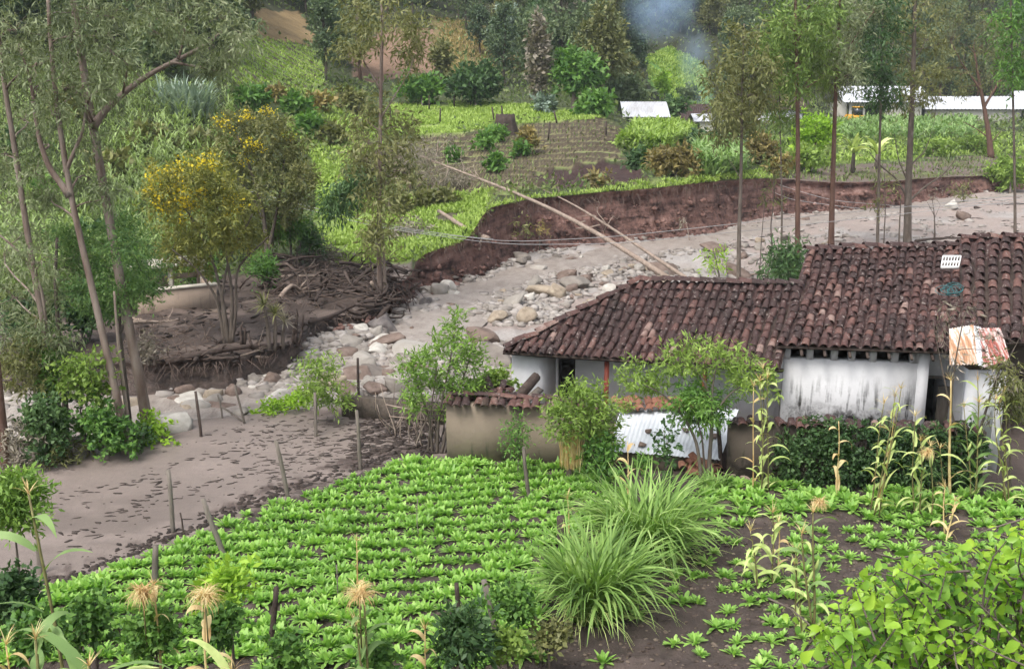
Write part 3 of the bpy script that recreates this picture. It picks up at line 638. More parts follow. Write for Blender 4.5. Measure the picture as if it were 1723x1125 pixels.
def build_terrain():
    # near sheet: valley floor, mud plain, field, river bed
    pxs = np.arange(-560, 2301, 5.5); ts = np.linspace(0, 1, 470)
    Y = np.broadcast_to(1.5 * (112 / 1.5) ** (ts[:, None] ** 0.7), (len(ts), len(pxs)))
    X = (pxs[None, :] - CX) / FPX * (CP * Y + CAMH * SP)
    Z = near_h(X, Y)
    # the sheet passes under the foot of the bank
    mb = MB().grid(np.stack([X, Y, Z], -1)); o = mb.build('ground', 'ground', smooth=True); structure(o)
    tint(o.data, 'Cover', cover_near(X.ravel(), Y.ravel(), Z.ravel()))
    # far sheet: land beyond the river up to the hill
    pxs = np.arange(-560, 2301, 5.0); yt = edge_yt(pxs); ts = np.linspace(0, 1, 600)
    # ragged rim: nibbled edge
    wx = (pxs - CX) / FPX * (CP * yt + CAMH * SP)
    rag = 0.45 * fbm(wx * 0.5, wx * 0 + 3, 70, 4) + 0.12 * fbm(wx * 2.3, wx * 0 + 8, 71, 3)
    yt2 = yt + rag
    Y = yt[None, :] * (415 / yt[None, :]) ** ts[:, None] + rag[None, :] * np.clip(1 - ts[:, None] * 30, 0, 1)
    X = (pxs[None, :] - CX) / FPX * (CP * Y + CAMH * SP)
    Z = far_h(X, Y)
    mb = MB().grid(np.stack([X, Y, Z], -1)); o = mb.build('hillside', 'ground', smooth=True); structure(o)
    tint(o.data, 'Cover', cover_far(X.ravel(), Y.ravel(), Z.ravel()))
    # the cut bank: from the rim down to the bed, lumpy, undercut below the turf, scree at the foot
    k = np.linspace(0, 1, 22)[:, None]
    top = np.stack([X[0], Y[0], Z[0]], -1); yb = edge_yb(pxs) + rag * 0.6
    hgt = (Z[0] - ZB)[None, :]
    prof = ss(0.0, 0.12, k) * 0.10 - 0.10 * ss(0, 0.08, k)
    yy = yt2[None, :] + (0.16 * hgt * ss(0.02, 0.14, k)) * (1 - k) - (yt2 - yb + 0.3)[None, :] * k ** 1.6 - 0.5 * np.maximum(0, k - 0.8) * 5 * 0.35 * hgt
    Xb = np.broadcast_to(top[None, :, 0], yy.shape).copy(); zz = Z[0][None, :] + 0.03 - (hgt + 0.35) * k
    bulge = fbm(Xb * 0.9, zz * 0.9 + 7, 75, 4) * 0.5 + fbm(Xb * 3, zz * 1.2, 76, 3) * 0.12
    yy = yy - bulge * np.sin(np.clip(k * 1.1, 0, 1) * math.pi) ** 0.6 * np.minimum(1, hgt / 2)
    mb = MB().grid(np.stack([Xb, yy, zz], -1)[:, ::1]); 
    sel = pxs > 640
    P = np.stack([Xb, yy, zz], -1)
    o = MB().grid(P[:, sel]).build('river_bank_slope', 'bank', smooth=True); structure(o)
    i0 = int(np.argmax(sel))
    o = MB().grid(P[:, :i0 + 1]).build('mud_bank_slope', 'mudbank', smooth=True); structure(o)
    # muddy stream
    t = np.linspace(0, len(STREAM) - 1, 160); i = np.clip(t.astype(int), 0, len(STREAM) - 2); f = (t - i)[:, None]
    c = STREAM[i] * (1 - f) + STREAM[i + 1] * f
    for _ in range(4): c[1:-1] = 0.25 * c[:-2] + 0.5 * c[1:-1] + 0.25 * c[2:]
    tn = norm(np.gradient(c, axis=0)); nn = np.stack([-tn[:, 1], tn[:, 0]], -1); s = np.linspace(-2.2, 2.2, 14)
    P = c[:, None, :] + nn[:, None, :] * s[None, :, None]
    z = -1.04 + 0.022 * fbm(P[..., 0] * 1.5, P[..., 1] * 1.5, 80, 3) + 0.012 * t[:, None] * 0
    o = MB().grid(np.concatenate([P, z[..., None]], -1)).build('river_water', 'water', smooth=True); structure(o)
build_terrain()
# ------------------------------------------------------------------ houses, walls and roofs
UP = np.array([0, 0, 1.0])
def tile_mesh(name, mat):
    th = np.linspace(0, math.pi, 6); V = []
    for y, r in ((0, 0.5), (1, 0.4)):
        V.append(np.stack([np.cos(th) * r, np.full(6, y), np.sin(th) * r * 0.82], -1))
    for y, r in ((0, 0.42), (1, 0.32)):
        V.append(np.stack([np.cos(th) * r, np.full(6, y), np.sin(th) * r * 0.82], -1))
    V = np.vstack(V); F = []
    for i in range(5):
        F += [[i, i + 1, 7 + i, 6 + i], [12 + i, 18 + i, 19 + i, 13 + i], [i, 12 + i, 13 + i, i + 1]]
    return MB().add(V, F).mesh(name, mat, smooth=False)
TILE = tile_mesh('roof_tile', 'tile'); TILE_B = tile_mesh('loose_tile', 'tile_bright')
def put_tile(g, parent, p0, ydir, n, wid, ln, name='roof_tile', jit=1.0, me=None):
    y = norm(ydir); x = norm(np.cross(y, n)); z = np.cross(x, y)
    a = g.normal() * 0.055 * jit; b = -0.085 + g.normal() * 0.04 * jit
    x2 = x * math.cos(a) + y * math.sin(a); y2 = y * math.cos(a) - x * math.sin(a)
    y3 = y2 * math.cos(b) + z * math.sin(b); z3 = np.cross(x2, y3)
    p = np.asarray(p0) + x * g.normal() * 0.02 * jit - y * abs(g.normal()) * 0.03 * jit + z * 0.05
    return place(name, me or TILE, parent, axes(x2, y3, z3, p, (wid * g.uniform(0.9, 1.08), ln * g.uniform(0.95, 1.08), wid * g.uniform(0.85, 1.05))))
def lerp(a, b, t): return np.asarray(a) * (1 - t) + np.asarray(b) * t
def roof_face(seed, roof, E0, E1, top, cols, rows, full, wid=None, sag=0.08):
    """rows of barrel tiles from the eave E0-E1 up to top(s); full: length of a full column"""
    g = rng(seed)
    for i in range(cols):
        s = (i + 0.5) / cols
        e = lerp(E0, E1, s); tp = top(s); L = np.linalg.norm(tp - e)
        n = norm(np.cross(norm(np.asarray(E1) - E0), norm(tp - e)))
        k = max(1, int(round(rows * L / full))); stp = L / k
        wcol = (wid or np.linalg.norm(np.asarray(E1) - E0) / cols * 0.76)
        sh = g.normal() * 0.012
        for j in range(k):
            p = e + (tp - e) * (j / k) - norm(tp - e) * 0.03 + norm(np.asarray(E1) - E0) * (sh + 0.03 * float(fbm(i * 0.7, j * 0.5, seed + 5, 2)))
            p = p - UP * sag * math.sin(math.pi * j / k) * (0.6 + 0.8 * float(vn(i * 0.15, 3, seed)))
            put_tile(g, roof, p, tp - e, n, wcol, stp * 1.2)
def deck(mb, E0, E1, top, cols, rows, sag=0.08, seed=0):
    s = np.linspace(0, 1, cols * 6 + 1); v = np.linspace(0, 1, rows * 4 + 1)
    P = np.zeros((len(v), len(s), 3))
    for i, si in enumerate(s):
        e = lerp(E0, E1, si); tp = top(si); n = norm(np.cross(norm(np.asarray(E1) - E0), norm(tp - e)))
        for j, vj in enumerate(v):
            o = 0.02 - 0.055 * math.cos(2 * math.pi * si * cols) - 0.03 * ((vj * rows) % 1)
            P[j, i] = e + (tp - e) * vj + n * o - UP * sag * math.sin(math.pi * vj) * (0.6 + 0.8 * float(vn(si * cols * 0.15, 3, seed)))
    mb.grid(P)
def ridge_row(seed, roof, A, B, k, name='ridge_tile', wid=0.3):
    g = rng(seed); A = np.asarray(A); B = np.asarray(B)
    for i in range(k):
        p = lerp(A, B, i / k) + UP * (0.02 + g.normal() * 0.012)
        put_tile(g, roof, p, B - A, UP, wid, np.linalg.norm(B - A) / k * 1.18, name)
def wallseg(mb, P0, P1, z0, z1, thick, opens=(), m=0):
    """upright wall from P0 to P1 (front face), openings (a,b,za,zb) in metres along it"""
    P0 = np.array([P0[0], P0[1], 0.0]); P1 = np.array([P1[0], P1[1], 0.0]); d = P1 - P0; L = np.linalg.norm(d); d /= L
    nb = np.array([-d[1], d[0], 0])
    def blk(a, b, za, zb):
        if b - a < 1e-3 or zb - za < 1e-3: return
        q = [P0 + d * a, P0 + d * b, P0 + d * b + nb * thick, P0 + d * a + nb * thick]
        mb.prism([p + UP * za for p in q], UP * (zb - za), m)
    x = 0.0
    for a, b, za, zb in sorted(opens):
        blk(x, a, z0, z1); blk(a, b, z0, za); blk(a, b, zb, z1); x = b
    blk(x, L, z0, z1)
def along(P0, P1, px):
    """distance along the ground line P0-P1 where the pixel column px crosses it"""
    P0 = np.asarray(P0); P1 = np.asarray(P1); t = np.linspace(-0.2, 1.2, 2000); q = P0[None] + (P1 - P0)[None] * t[:, None]
    i = int(np.argmin(abs(proj(q[:, 0], q[:, 1], 1.5)[0] - px))); return t[i] * np.linalg.norm(P1[:2] - P0[:2])

def house_one():
    EL, ER = atz(846, 590, 2.35), atz(1312, 620, 2.35)
    RL, RR = atz(1075, 473, 4.16), atz(1350, 479, 4.16)
    s0 = 0.37
    def top(s): return lerp(EL, RL, s / s0) if s < s0 else lerp(RL, RR, (s - s0) / (1 - s0))
    base = onz(EL[0] + 3, EL[1] + 2)
    t = thing('tiled_house', 'white house with hipped clay tile roof, dark doorway and rust red porch post', 'house', base)
    d = RL - lerp(EL, ER, s0); d[2] = 0; d2 = 2 * d
    BL, BR = EL + d2 * 0.9, ER + d2 * 0.9
    mb = MB(); deck(mb, EL, ER, top, 30, 11, seed=1)
    rf = mb.build('roof', ['tile_isl'], t)
    roof_face(101, rf, EL, ER, top, 30, 11, np.linalg.norm(RR - ER))
    bk = MB(); deck(bk, BR, BL, lambda s: lerp(RR, RL, s), 20, 8, seed=2)
    bk.build('rear_slope', ['tile_isl'], t)
    hp = MB(); deck(hp, BL, EL, lambda s: lerp(BL, RL, s / 0.5) if s < 0.5 else lerp(RL, EL, (s - 0.5) / 0.5), 12, 8, seed=3)
    hp.build('hip_slope', ['tile_isl'], t)
    ridge_row(104, rf, RL, RR, 13); ridge_row(105, rf, EL + (RL - EL) * 0.02, RL, 13, 'hip_tile', 0.27)
    # boards under the tiles
    un = MB().prism([EL + UP * -0.06, ER - UP * 0.06, RR - UP * 0.1, RL - UP * 0.1], -UP * 0.05)
    un.build('roof_boards', 'wood_dark', t)
    ev = norm((ER - EL) * [1, 1, 0]); dv = norm(d)
    # thick end wall coming forward at the left, back wall of the porch behind
    a0 = at(861, 640, EL[1] + 0.28); a1 = at(906, 640, EL[1] + 0.16)
    wl = MB().prism([np.array([p[0], p[1], -0.1]) for p in (a0, a1, a1 + dv * 1.3, a0 + dv * 1.3)], UP * 2.5)
    wl.build('end_wall', 'white', t)
    p0 = a1 + dv * 1.0; p1 = p0 + ev * 6.6
    da, db = along(p0, p1, 938), along(p0, p1, 968)
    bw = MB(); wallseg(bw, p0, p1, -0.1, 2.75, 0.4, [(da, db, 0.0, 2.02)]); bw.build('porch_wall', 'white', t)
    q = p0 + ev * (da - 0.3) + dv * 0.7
    dk = MB(); wallseg(dk, q, q + ev * (db - da + 1.2), -0.05, 2.6, 0.1); dk.build('doorway', 'dark', t)  # near-black panel behind the door opening paints the unlit room
    nb = np.array([-ev[1], ev[0], 0])
    lf = MB(); hinge = p0 + ev * (db - 0.01) + nb * 0.06; wallseg(lf, hinge, hinge + nb * 0.5 - ev * 0.1, 0.02, 1.95, 0.04); lf.build('door', 'wood_dark', t)
    for px in (1020, 1185):
        pp = lerp(EL, ER, (px - 846) / 466.0) + dv * 0.28
        MB().box((pp[0], pp[1], 1.12), (0.13, 0.13, 2.3)).build('porch_post', 'wood_red', t)
    MB().prism([lerp(EL, ER, 0.1) + dv * 0.2 - UP * 0.17, ER + dv * 0.2 - UP * 0.17, ER + dv * 0.34 - UP * 0.17, lerp(EL, ER, 0.1) + dv * 0.34 - UP * 0.17], UP * 0.1).build('eave_beam', 'wood_dark', t)
    bb = MB(); wallseg(bb, BL - dv * 0.5 + ev * 0.4, BR - dv * 0.5, -0.6, 2.4, 0.3); bb.build('rear_wall', 'white', t)
    sl = MB().prism([np.array([p[0], p[1], -0.25]) for p in (a0 - dv * 0.1, ER + dv * 0.3, ER + dv * 3.5, a0 + dv * 3.5)], UP * 0.25)
    sl.build('porch_floor', 'concrete', t)
    return ev, dv
house_one()

def house_two():
    EL, ER = atz(1306, 580, 2.9), atz(1648, 592, 2.9)
    RL, RR = atz(1358, 421, 4.95), atz(1650, 413, 4.95)
    top = lambda s: lerp(RL, RR, s)
    t = thing('tiled_house', 'tall white house with black stained wall under a dark clay tile roof', 'house', onz(EL[0] + 2.5, EL[1] + 2))
    mb = MB(); deck(mb, EL, ER, top, 19, 15, seed=11); rf = mb.build('roof', ['tile_isl'], t)
    roof_face(111, rf, EL, ER, top, 19, 15, np.linalg.norm(RL - EL))
    ridge_row(112, rf, RL - (RR - RL) * 0.01, RR, 15)
    d = RL - EL; d[2] = 0; BL, BR = EL + 2 * d, ER + 2 * d
    bk = MB(); deck(bk, BR, BL, lambda s: lerp(RR, RL, s), 16, 8, seed=12); bk.build('rear_slope', ['tile_isl'], t)
    MB().prism([EL - UP * 0.05, ER - UP * 0.05, RR - UP * 0.1, RL - UP * 0.1], -UP * 0.05).build('roof_boards', 'wood_dark', t)
    ev = norm((ER - EL) * [1, 1, 0]); dv = np.array([-ev[1], ev[0], 0])
    w0 = EL + dv * 0.35; w0 = w0 + ev * along(w0, w0 + ev * 8, 1316); L = along(w0, w0 + ev * 8, 1540)
    w1 = w0 + ev * L
    fw = MB(); wallseg(fw, w0, w1, -0.1, 2.42, 0.45); fw.build('front_wall', 'white_stained', t)
    st = MB(); xs = [0.0, 0.62, 1.28, 1.75, 2.32, 2.9, 3.45]
    for i, x in enumerate(xs + [L - 0.2]):
        MB().prism([w0 + ev * x * 1.0 + [0, 0, 2.42 - w0[2]], w0 + ev * (x + 0.17) + [0, 0, 2.42 - w0[2]], w0 + ev * (x + 0.17) + dv * 0.4 + [0, 0, 2.42 - w0[2]], w0 + ev * x + dv * 0.4 + [0, 0, 2.42 - w0[2]]], UP * 0.5).build('eave_stud', 'white', t)
        if i < 7: MB().tube([w0 + ev * (x + 0.42) - dv * 0.5 + [0, 0, 2.66 - w0[2]], w0 + ev * (x + 0.42) + dv * 1.2 + [0, 0, 3.35 - w0[2]]], 0.045).build('rafter', 'wood_dark', t)
    dk = MB(); wallseg(dk, w0 + dv * 0.34 + [0, 0, 0], w1 + dv * 0.34, 2.43, 2.98, 0.05); dk.build('eave_shade_infill', 'dark', t)  # dark infill added behind the studs: paints the gaps' shade, stops light coming through
    # gable side and back
    gl = MB()
    gp = [w0 + dv * 0.45, w0 + dv * 0.45 + d * 1.75]
    A = np.array([gp[0][0], gp[0][1], -0.1]); B = np.array([gp[1][0], gp[1][1], -0.5])
    mid = (A + B) / 2; mid[2] = 4.5
    gl.prism([A, B, np.array([B[0], B[1], 2.85]), mid, np.array([A[0], A[1], 2.95])], -ev * -0.3); gl.build('gable_wall', 'white', t)
    MB().prism([w0 - ev * 0.02 + [0, 0, -w0[2] + 1.5], w0 - ev * 0.2 + [0, 0, -w0[2] + 1.5], w0 - ev * 0.2 + dv * 0.3 + [0, 0, -w0[2] + 1.5], w0 - ev * 0.02 + dv * 0.3 + [0, 0, -w0[2] + 1.5]], UP * 1.4).build('corner_pilaster', 'white', t)
    # recessed bay on the right with a dark doorway
    r0 = w1 + dv * 1.1; r1 = r0 + ev * 2.6
    da, db = along(r0, r1, 1552), along(r0, r1, 1604)
    rw = MB(); wallseg(rw, r0, r1, -0.1, 2.95, 0.35, [(da, db, 0.0, 1.72)]); rw.build('recess_wall', 'white', t)
    wallseg_d = MB(); wallseg(wallseg_d, r0 + dv * 0.8, r1 + dv * 0.8, -0.1, 2.5, 0.1); wallseg_d.build('doorway', 'dark', t)  # near-black backing sheet; the unlit inside is put in as colour
    MB().prism([r0 + ev * (da - 0.2) - dv * 0.05 + [0, 0, 1.72 - r0[2]], r0 + ev * (db + 0.2) - dv * 0.05 + [0, 0, 1.72 - r0[2]], r0 + ev * (db + 0.2) + dv * 0.1 + [0, 0, 1.72 - r0[2]], r0 + ev * (da - 0.2) + dv * 0.1 + [0, 0, 1.72 - r0[2]]], UP * 0.07).build('lintel', 'wood', t)
    sw = MB(); wallseg(sw, w1, w1 + dv * 1.15, -0.1, 2.9, -0.3); sw.build('return_wall', 'white', t)
    dl = MB(); wallseg(dl, r0 + ev * (db - 0.42) - dv * 0.04, r0 + ev * db - dv * 0.04, 0.0, 1.5, 0.04); dl.build('door', 'wood', t)
    # white frame of hollow bricks and a coil of hose lie on the roof
    n = norm(np.cross(ER - EL, RL - EL)); rv = norm(RL - EL)
    def on_roof(px, row, lift):
        a, b = (px - CX) / FPX, (row - CY) / FPX
        dd = np.array([a, CP - b * SP, -SP - b * CP]); c0 = np.array([0, 0, CAMH])
        return c0 + dd * (((EL + n * lift) - c0) @ n / (dd @ n))
    c = [on_roof(1583, 452, 0.16), on_roof(1612, 452, 0.16), on_roof(1616, 434, 0.16), on_roof(1586, 434, 0.16)]
    f = MB()
    def bar(p, q, wd): f.prism([p - norm(np.cross(q - p, n)) * wd, p + norm(np.cross(q - p, n)) * wd, q + norm(np.cross(q - p, n)) * wd, q - norm(np.cross(q - p, n)) * wd], n * 0.09)
    for k in range(7): bar(lerp(c[0], c[1], k / 6), lerp(c[3], c[2], k / 6), 0.016)
    o = MB(); f0 = f; f0.build('crate', 'plastic', None, c[0])
    cr = bpy.data.objects['crate']; f = MB()
    for k in (0, 0.5, 1): bar(lerp(c[0], c[3], k), lerp(c[1], c[2], k), 0.02)
    b2 = f.build('rail', 'plastic', cr)
    tag(cr, 'white slotted plastic crate panel lying on the clay tile roof', 'crate')
    g = rng(5); hp = on_roof(1600, 490, 0.2); pts = []
    for k in range(90):
        a = k * 0.55; r = 0.15 + 0.09 * math.sin(k * 0.31) + 0.05 * math.sin(k * 0.83); pts.append(hp + ev * r * 1.3 * math.cos(a) + rv * r * math.sin(a) + n * (0.05 + 0.04 * math.sin(k * 0.47)) + ev * 0.07 * math.sin(k * 0.13) + rv * 0.06 * math.cos(k * 0.19))
    tag(MB().tube(pts, 0.008, 5).build('hose', 'teal', None, hp), 'teal garden hose coiled on the dark tile roof', 'hose')
    return ev, dv
H2E, H2D = house_two()

def house_three():
    EL, ER = atz(1618, 577, 3.02), atz(1900, 566, 3.02)
    RL, RR = atz(1615, 401, 5.2), atz(1920, 393, 5.2)
    top = lambda s: lerp(RL, RR, s)
    t = thing('tiled_house', 'clay tiled house with dark open porch at the right edge', 'house', onz(EL[0] + 2, EL[1] + 2))
    mb = MB(); deck(mb, EL, ER, top, 14, 14, seed=21); rf = mb.build('roof', ['tile_isl'], t)
    roof_face(121, rf, EL, ER, top, 14, 14, np.linalg.norm(RL - EL)); ridge_row(122, rf, RL, RR, 13)
    d = RL - EL; d[2] = 0; BL, BR = EL + 2 * d, ER + 2 * d
    bk = MB(); deck(bk, BR, BL, lambda s: lerp(RR, RL, s), 12, 8, seed=22); bk.build('rear_slope', ['tile_isl'], t)
    MB().prism([EL - UP * 0.05, ER - UP * 0.05, RR - UP * 0.1, RL - UP * 0.1], -UP * 0.06).build('roof_boards', 'wood_dark', t)
    ev = norm((ER - EL) * [1, 1, 0]); dv = np.array([-ev[1], ev[0], 0])
    q = MB(); wallseg(q, EL + dv * 2.2, ER + dv * 2.2, -0.1, 3.0, 0.3); q.build('rear_porch_wall', 'adobe_dark', t)
    for s in (0.28, 0.6, 0.95):
        p = lerp(EL, ER, s) + dv * 0.3; MB().box((p[0], p[1], 1.45), (0.14, 0.14, 3.0)).build('porch_post', 'wood', t)
    for z in (1.0, 1.5): MB().tube([lerp(EL, ER, 0.28) + dv * 0.3 + [0, 0, z - 3.02], lerp(EL, ER, 0.95) + dv * 0.3 + [0, 0, z - 3.02]], 0.03).build('porch_rail', 'wood', t)
    MB().prism([EL + dv * 0.24 - UP * 0.2, ER + dv * 0.24 - UP * 0.2, ER + dv * 0.38 - UP * 0.2, EL + dv * 0.38 - UP * 0.2], UP * 0.12).build('eave_beam', 'wood', t)
    wl = MB(); wallseg(wl, EL + dv * 0.3 + ev * 0.6, EL + dv * 2.4 + ev * 0.6, -0.1, 3.0, 0.25); wl.build('side_wall', 'white', t)
house_three()

def corrug(mb, A, B, C, D, n, amp, m=0, rows=3, seed=0):
    """corrugated sheet, A-B upper edge, D-C lower edge"""
    s = np.linspace(0, 1, n * 4 + 1); v = np.linspace(0, 1, rows + 1); P = np.zeros((rows + 1, len(s), 3))
    nn = norm(np.cross(B - A, A - D)); nn = nn if nn[2] > 0 else -nn
    for j, vj in enumerate(v):
        P[j] = (lerp(A, D, vj)[None] * (1 - s)[:, None] + lerp(B, C, vj)[None] * s[:, None]) + nn[None] * (amp * np.sin(s * n * 2 * math.pi))[:, None] + nn * 0.02 * math.sin(vj * 5 + seed)
    mb.grid(P, m)
def sheds():
    g = rng(7)
    # white annex below the rusty sheets
    a0, a1 = atz(1612, 792, 0), atz(1676, 796, 0)
    t = thing('lean_to_annex', 'narrow white annex with small dark opening under the rusty sheets', 'shed', a0)
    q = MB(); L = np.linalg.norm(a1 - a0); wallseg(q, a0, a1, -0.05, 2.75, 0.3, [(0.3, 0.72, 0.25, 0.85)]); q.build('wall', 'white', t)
    q = MB(); wallseg(q, a0 + [0, 0.5, 0], a1 + [0, 0.5, 0], 0, 1.2, 0.1); q.build('opening', 'dark', t)  # near-black sheet behind the annex hole stands for its shade
    MB().box(a0 + [0.55, -0.03, 0.42], (0.5, 0.1, 0.07)).build('sill', 'plastic', t)
    MB().box(a0 + [0.6, 0.55, 2.8], (1.15, 1.0, 0.08)).build('ceiling', 'wood_dark', t)
    for name, lab, mt, cs in (('roof_sheet', 'orange rusted corrugated sheet left of the pair above the annex', 'rust', ((1597, 553, 28.1), (1638, 546, 28.1), (1645, 611, 26.9), (1598, 613, 26.9))),
                              ('roof_sheet', 'dark red rusted corrugated sheet tilted at the right of the pair above the annex', 'rust_red', ((1646, 552, 28.0), (1683, 551, 28.1), (1700, 604, 27.0), (1656, 617, 26.8)))):
        A, B, C, D = [at(*c) for c in cs]; mb = MB(); corrug(mb, A, B, C, D, 9, 0.016); P = MB(); 
        corrug(mb, A - UP * 0.012, B - UP * 0.012, C - UP * 0.012, D - UP * 0.012, 9, 0.016)
        tag(mb.build(name, mt, None, D), lab, 'metal sheet')
    A, B, C, D = at(1633, 547, 28.15), at(1650, 550, 28.1), at(1660, 617, 26.95), at(1643, 612, 26.98)
    mb = MB(); corrug(mb, A, B, C, D, 3, 0.012); tag(mb.build('roof_sheet', 'zinc', None, D), 'narrow pale zinc strip between the two rusty sheets', 'metal sheet')
    # zinc roofed low shed
    A, B, C, D = at(1043, 690, 28.6), at(1243, 688, 28.7), at(1212, 772, 26.9), at(1024, 757, 27.1)
    t = thing('low_shed', 'low shed with a pale corrugated zinc roof beside the adobe wall', 'shed', onz(D[0], D[1] + 0.6))
    mb = MB(); corrug(mb, A, B, C, D, 26, 0.016); corrug(mb, A - UP * 0.01, B - UP * 0.01, C - UP * 0.01, D - UP * 0.01, 26, 0.016)
    mb.build('zinc_roof', 'zinc', t)
    q = MB(); wallseg(q, D + [0.15, 0.25, 0], C + [-0.1, 0.25, 0], -0.05, 0.5, 0.25); q.build('front_wall', 'adobe', t)
    q = MB(); wallseg(q, A + [0.1, -0.2, 0], B + [-0.1, -0.2, 0], -0.05, 1.08, 0.15); q.build('rear_wall', 'adobe', t)
    for p in (lerp(D, C, 0.03), lerp(D, C, 0.97)): MB().tube([[p[0], p[1] + 0.1, -0.1], [p[0], p[1] + 0.1, p[2] - 0.03]], 0.05).build('post', 'wood_dark', t)
    nn = norm(np.cross(B - A, A - D))
    for i, (u, v) in enumerate(((0.3, 0.55), (0.28, 0.85), (0.62, 0.5), (0.88, 0.6))):
        p = lerp(lerp(A, B, u), lerp(D, C, u), v)
        stone('weight_stone', p + UP * 0.05, (0.12, 0.09, 0.07), 'rock_brown', 900 + i, ['fist sized stone holding down the middle of the zinc roof', 'stone on the lower left of the zinc roof', 'stone lying in the middle right of the zinc roof', 'stone near the right edge of the zinc roof'][i])
    # clay tiles lying along the top of the zinc
    for i in range(26):
        s = i % 13; r = i // 13
        p = lerp(A, B, -0.02 + s * 0.052 + g.normal() * 0.008) + np.array([0, 0.15 - r * 0.3 + g.normal() * 0.05, 0.03 + 0.04 * (1 - r)])
        o = put_tile(g, None, p, np.array([g.normal() * 0.25, 1, 0.25]), UP, 0.24, 0.42, 'loose_tile', 2.0, TILE_B)
        tag(o, 'orange brown clay tile laid along the top edge of the zinc roof', 'roof tile', 'loose tiles along the zinc roof')
    for i in range(16):
        p = ground(1150 + g.uniform(0, 62), 800 + g.uniform(-3, 10)); p = p + UP * (0.05 + g.random() * 0.3)
        o = put_tile(g, None, p, norm(g.normal(size=3) * [1, 1, 0.35]), norm(g.normal(size=3) * 0.5 + UP), 0.24, 0.42, 'loose_tile', 3.0, TILE_B)
        tag(o, 'broken clay tile in the heap below the zinc roof', 'roof tile', 'broken tiles heaped below the zinc roof')
def ico(g, sub, rough, sc=(1, 1, 1)):
    import bmesh
    bm = bmesh.new(); bmesh.ops.create_icosphere(bm, subdivisions=sub, radius=1.0)
    V = np.array([v.co[:] for v in bm.verts]); F = np.array([[v.index for v in f.verts] for f in bm.faces]); bm.free()
    ph = g.uniform(0, 50, 3)
    for k, a in ((1.1, rough), (2.3, rough * 0.5), (5, rough * 0.2)):
        V = V * (1 + a * (fbm(V[:, [0]] * k + ph[0], V[:, [1]] * k + V[:, [2]] * k * 0.7 + ph[1], int(ph[2]), 2)))
    for _ in range(13):                                        # flatten facets
        n = norm(g.normal(size=3)); dd = V @ n; cut = np.quantile(dd, 0.84); V = V - np.maximum(0, dd - cut)[:, None] * n * 0.85
    V = V - V.mean(0); V = V / np.quantile(np.linalg.norm(V, axis=1), 0.8)
    return V * np.asarray(sc), F
ROCKS = []
for i in range(7):
    V, F = ico(rng(300 + i), 3, 0.42); ROCKS.append(V)
ROCK_F = F
RMESH = {}
def stone(name, p, r, mat, seed, label=None, group=None, smooth=True):
    g = rng(seed); k = seed % 7
    if (k, mat) not in RMESH: RMESH[(k, mat)] = MB().add(ROCKS[k], ROCK_F).mesh('stone', mat, smooth=smooth)
    o = bpy.data.objects.new(name, RMESH[(k, mat)]); COL.objects.link(o)
    o.location = tuple(p); o.scale = tuple(r); o.rotation_euler = (g.normal() * 0.25, g.normal() * 0.25, g.uniform(0, 6.28))
    if label: tag(o, label, 'stone', group)
    return o
sheds()

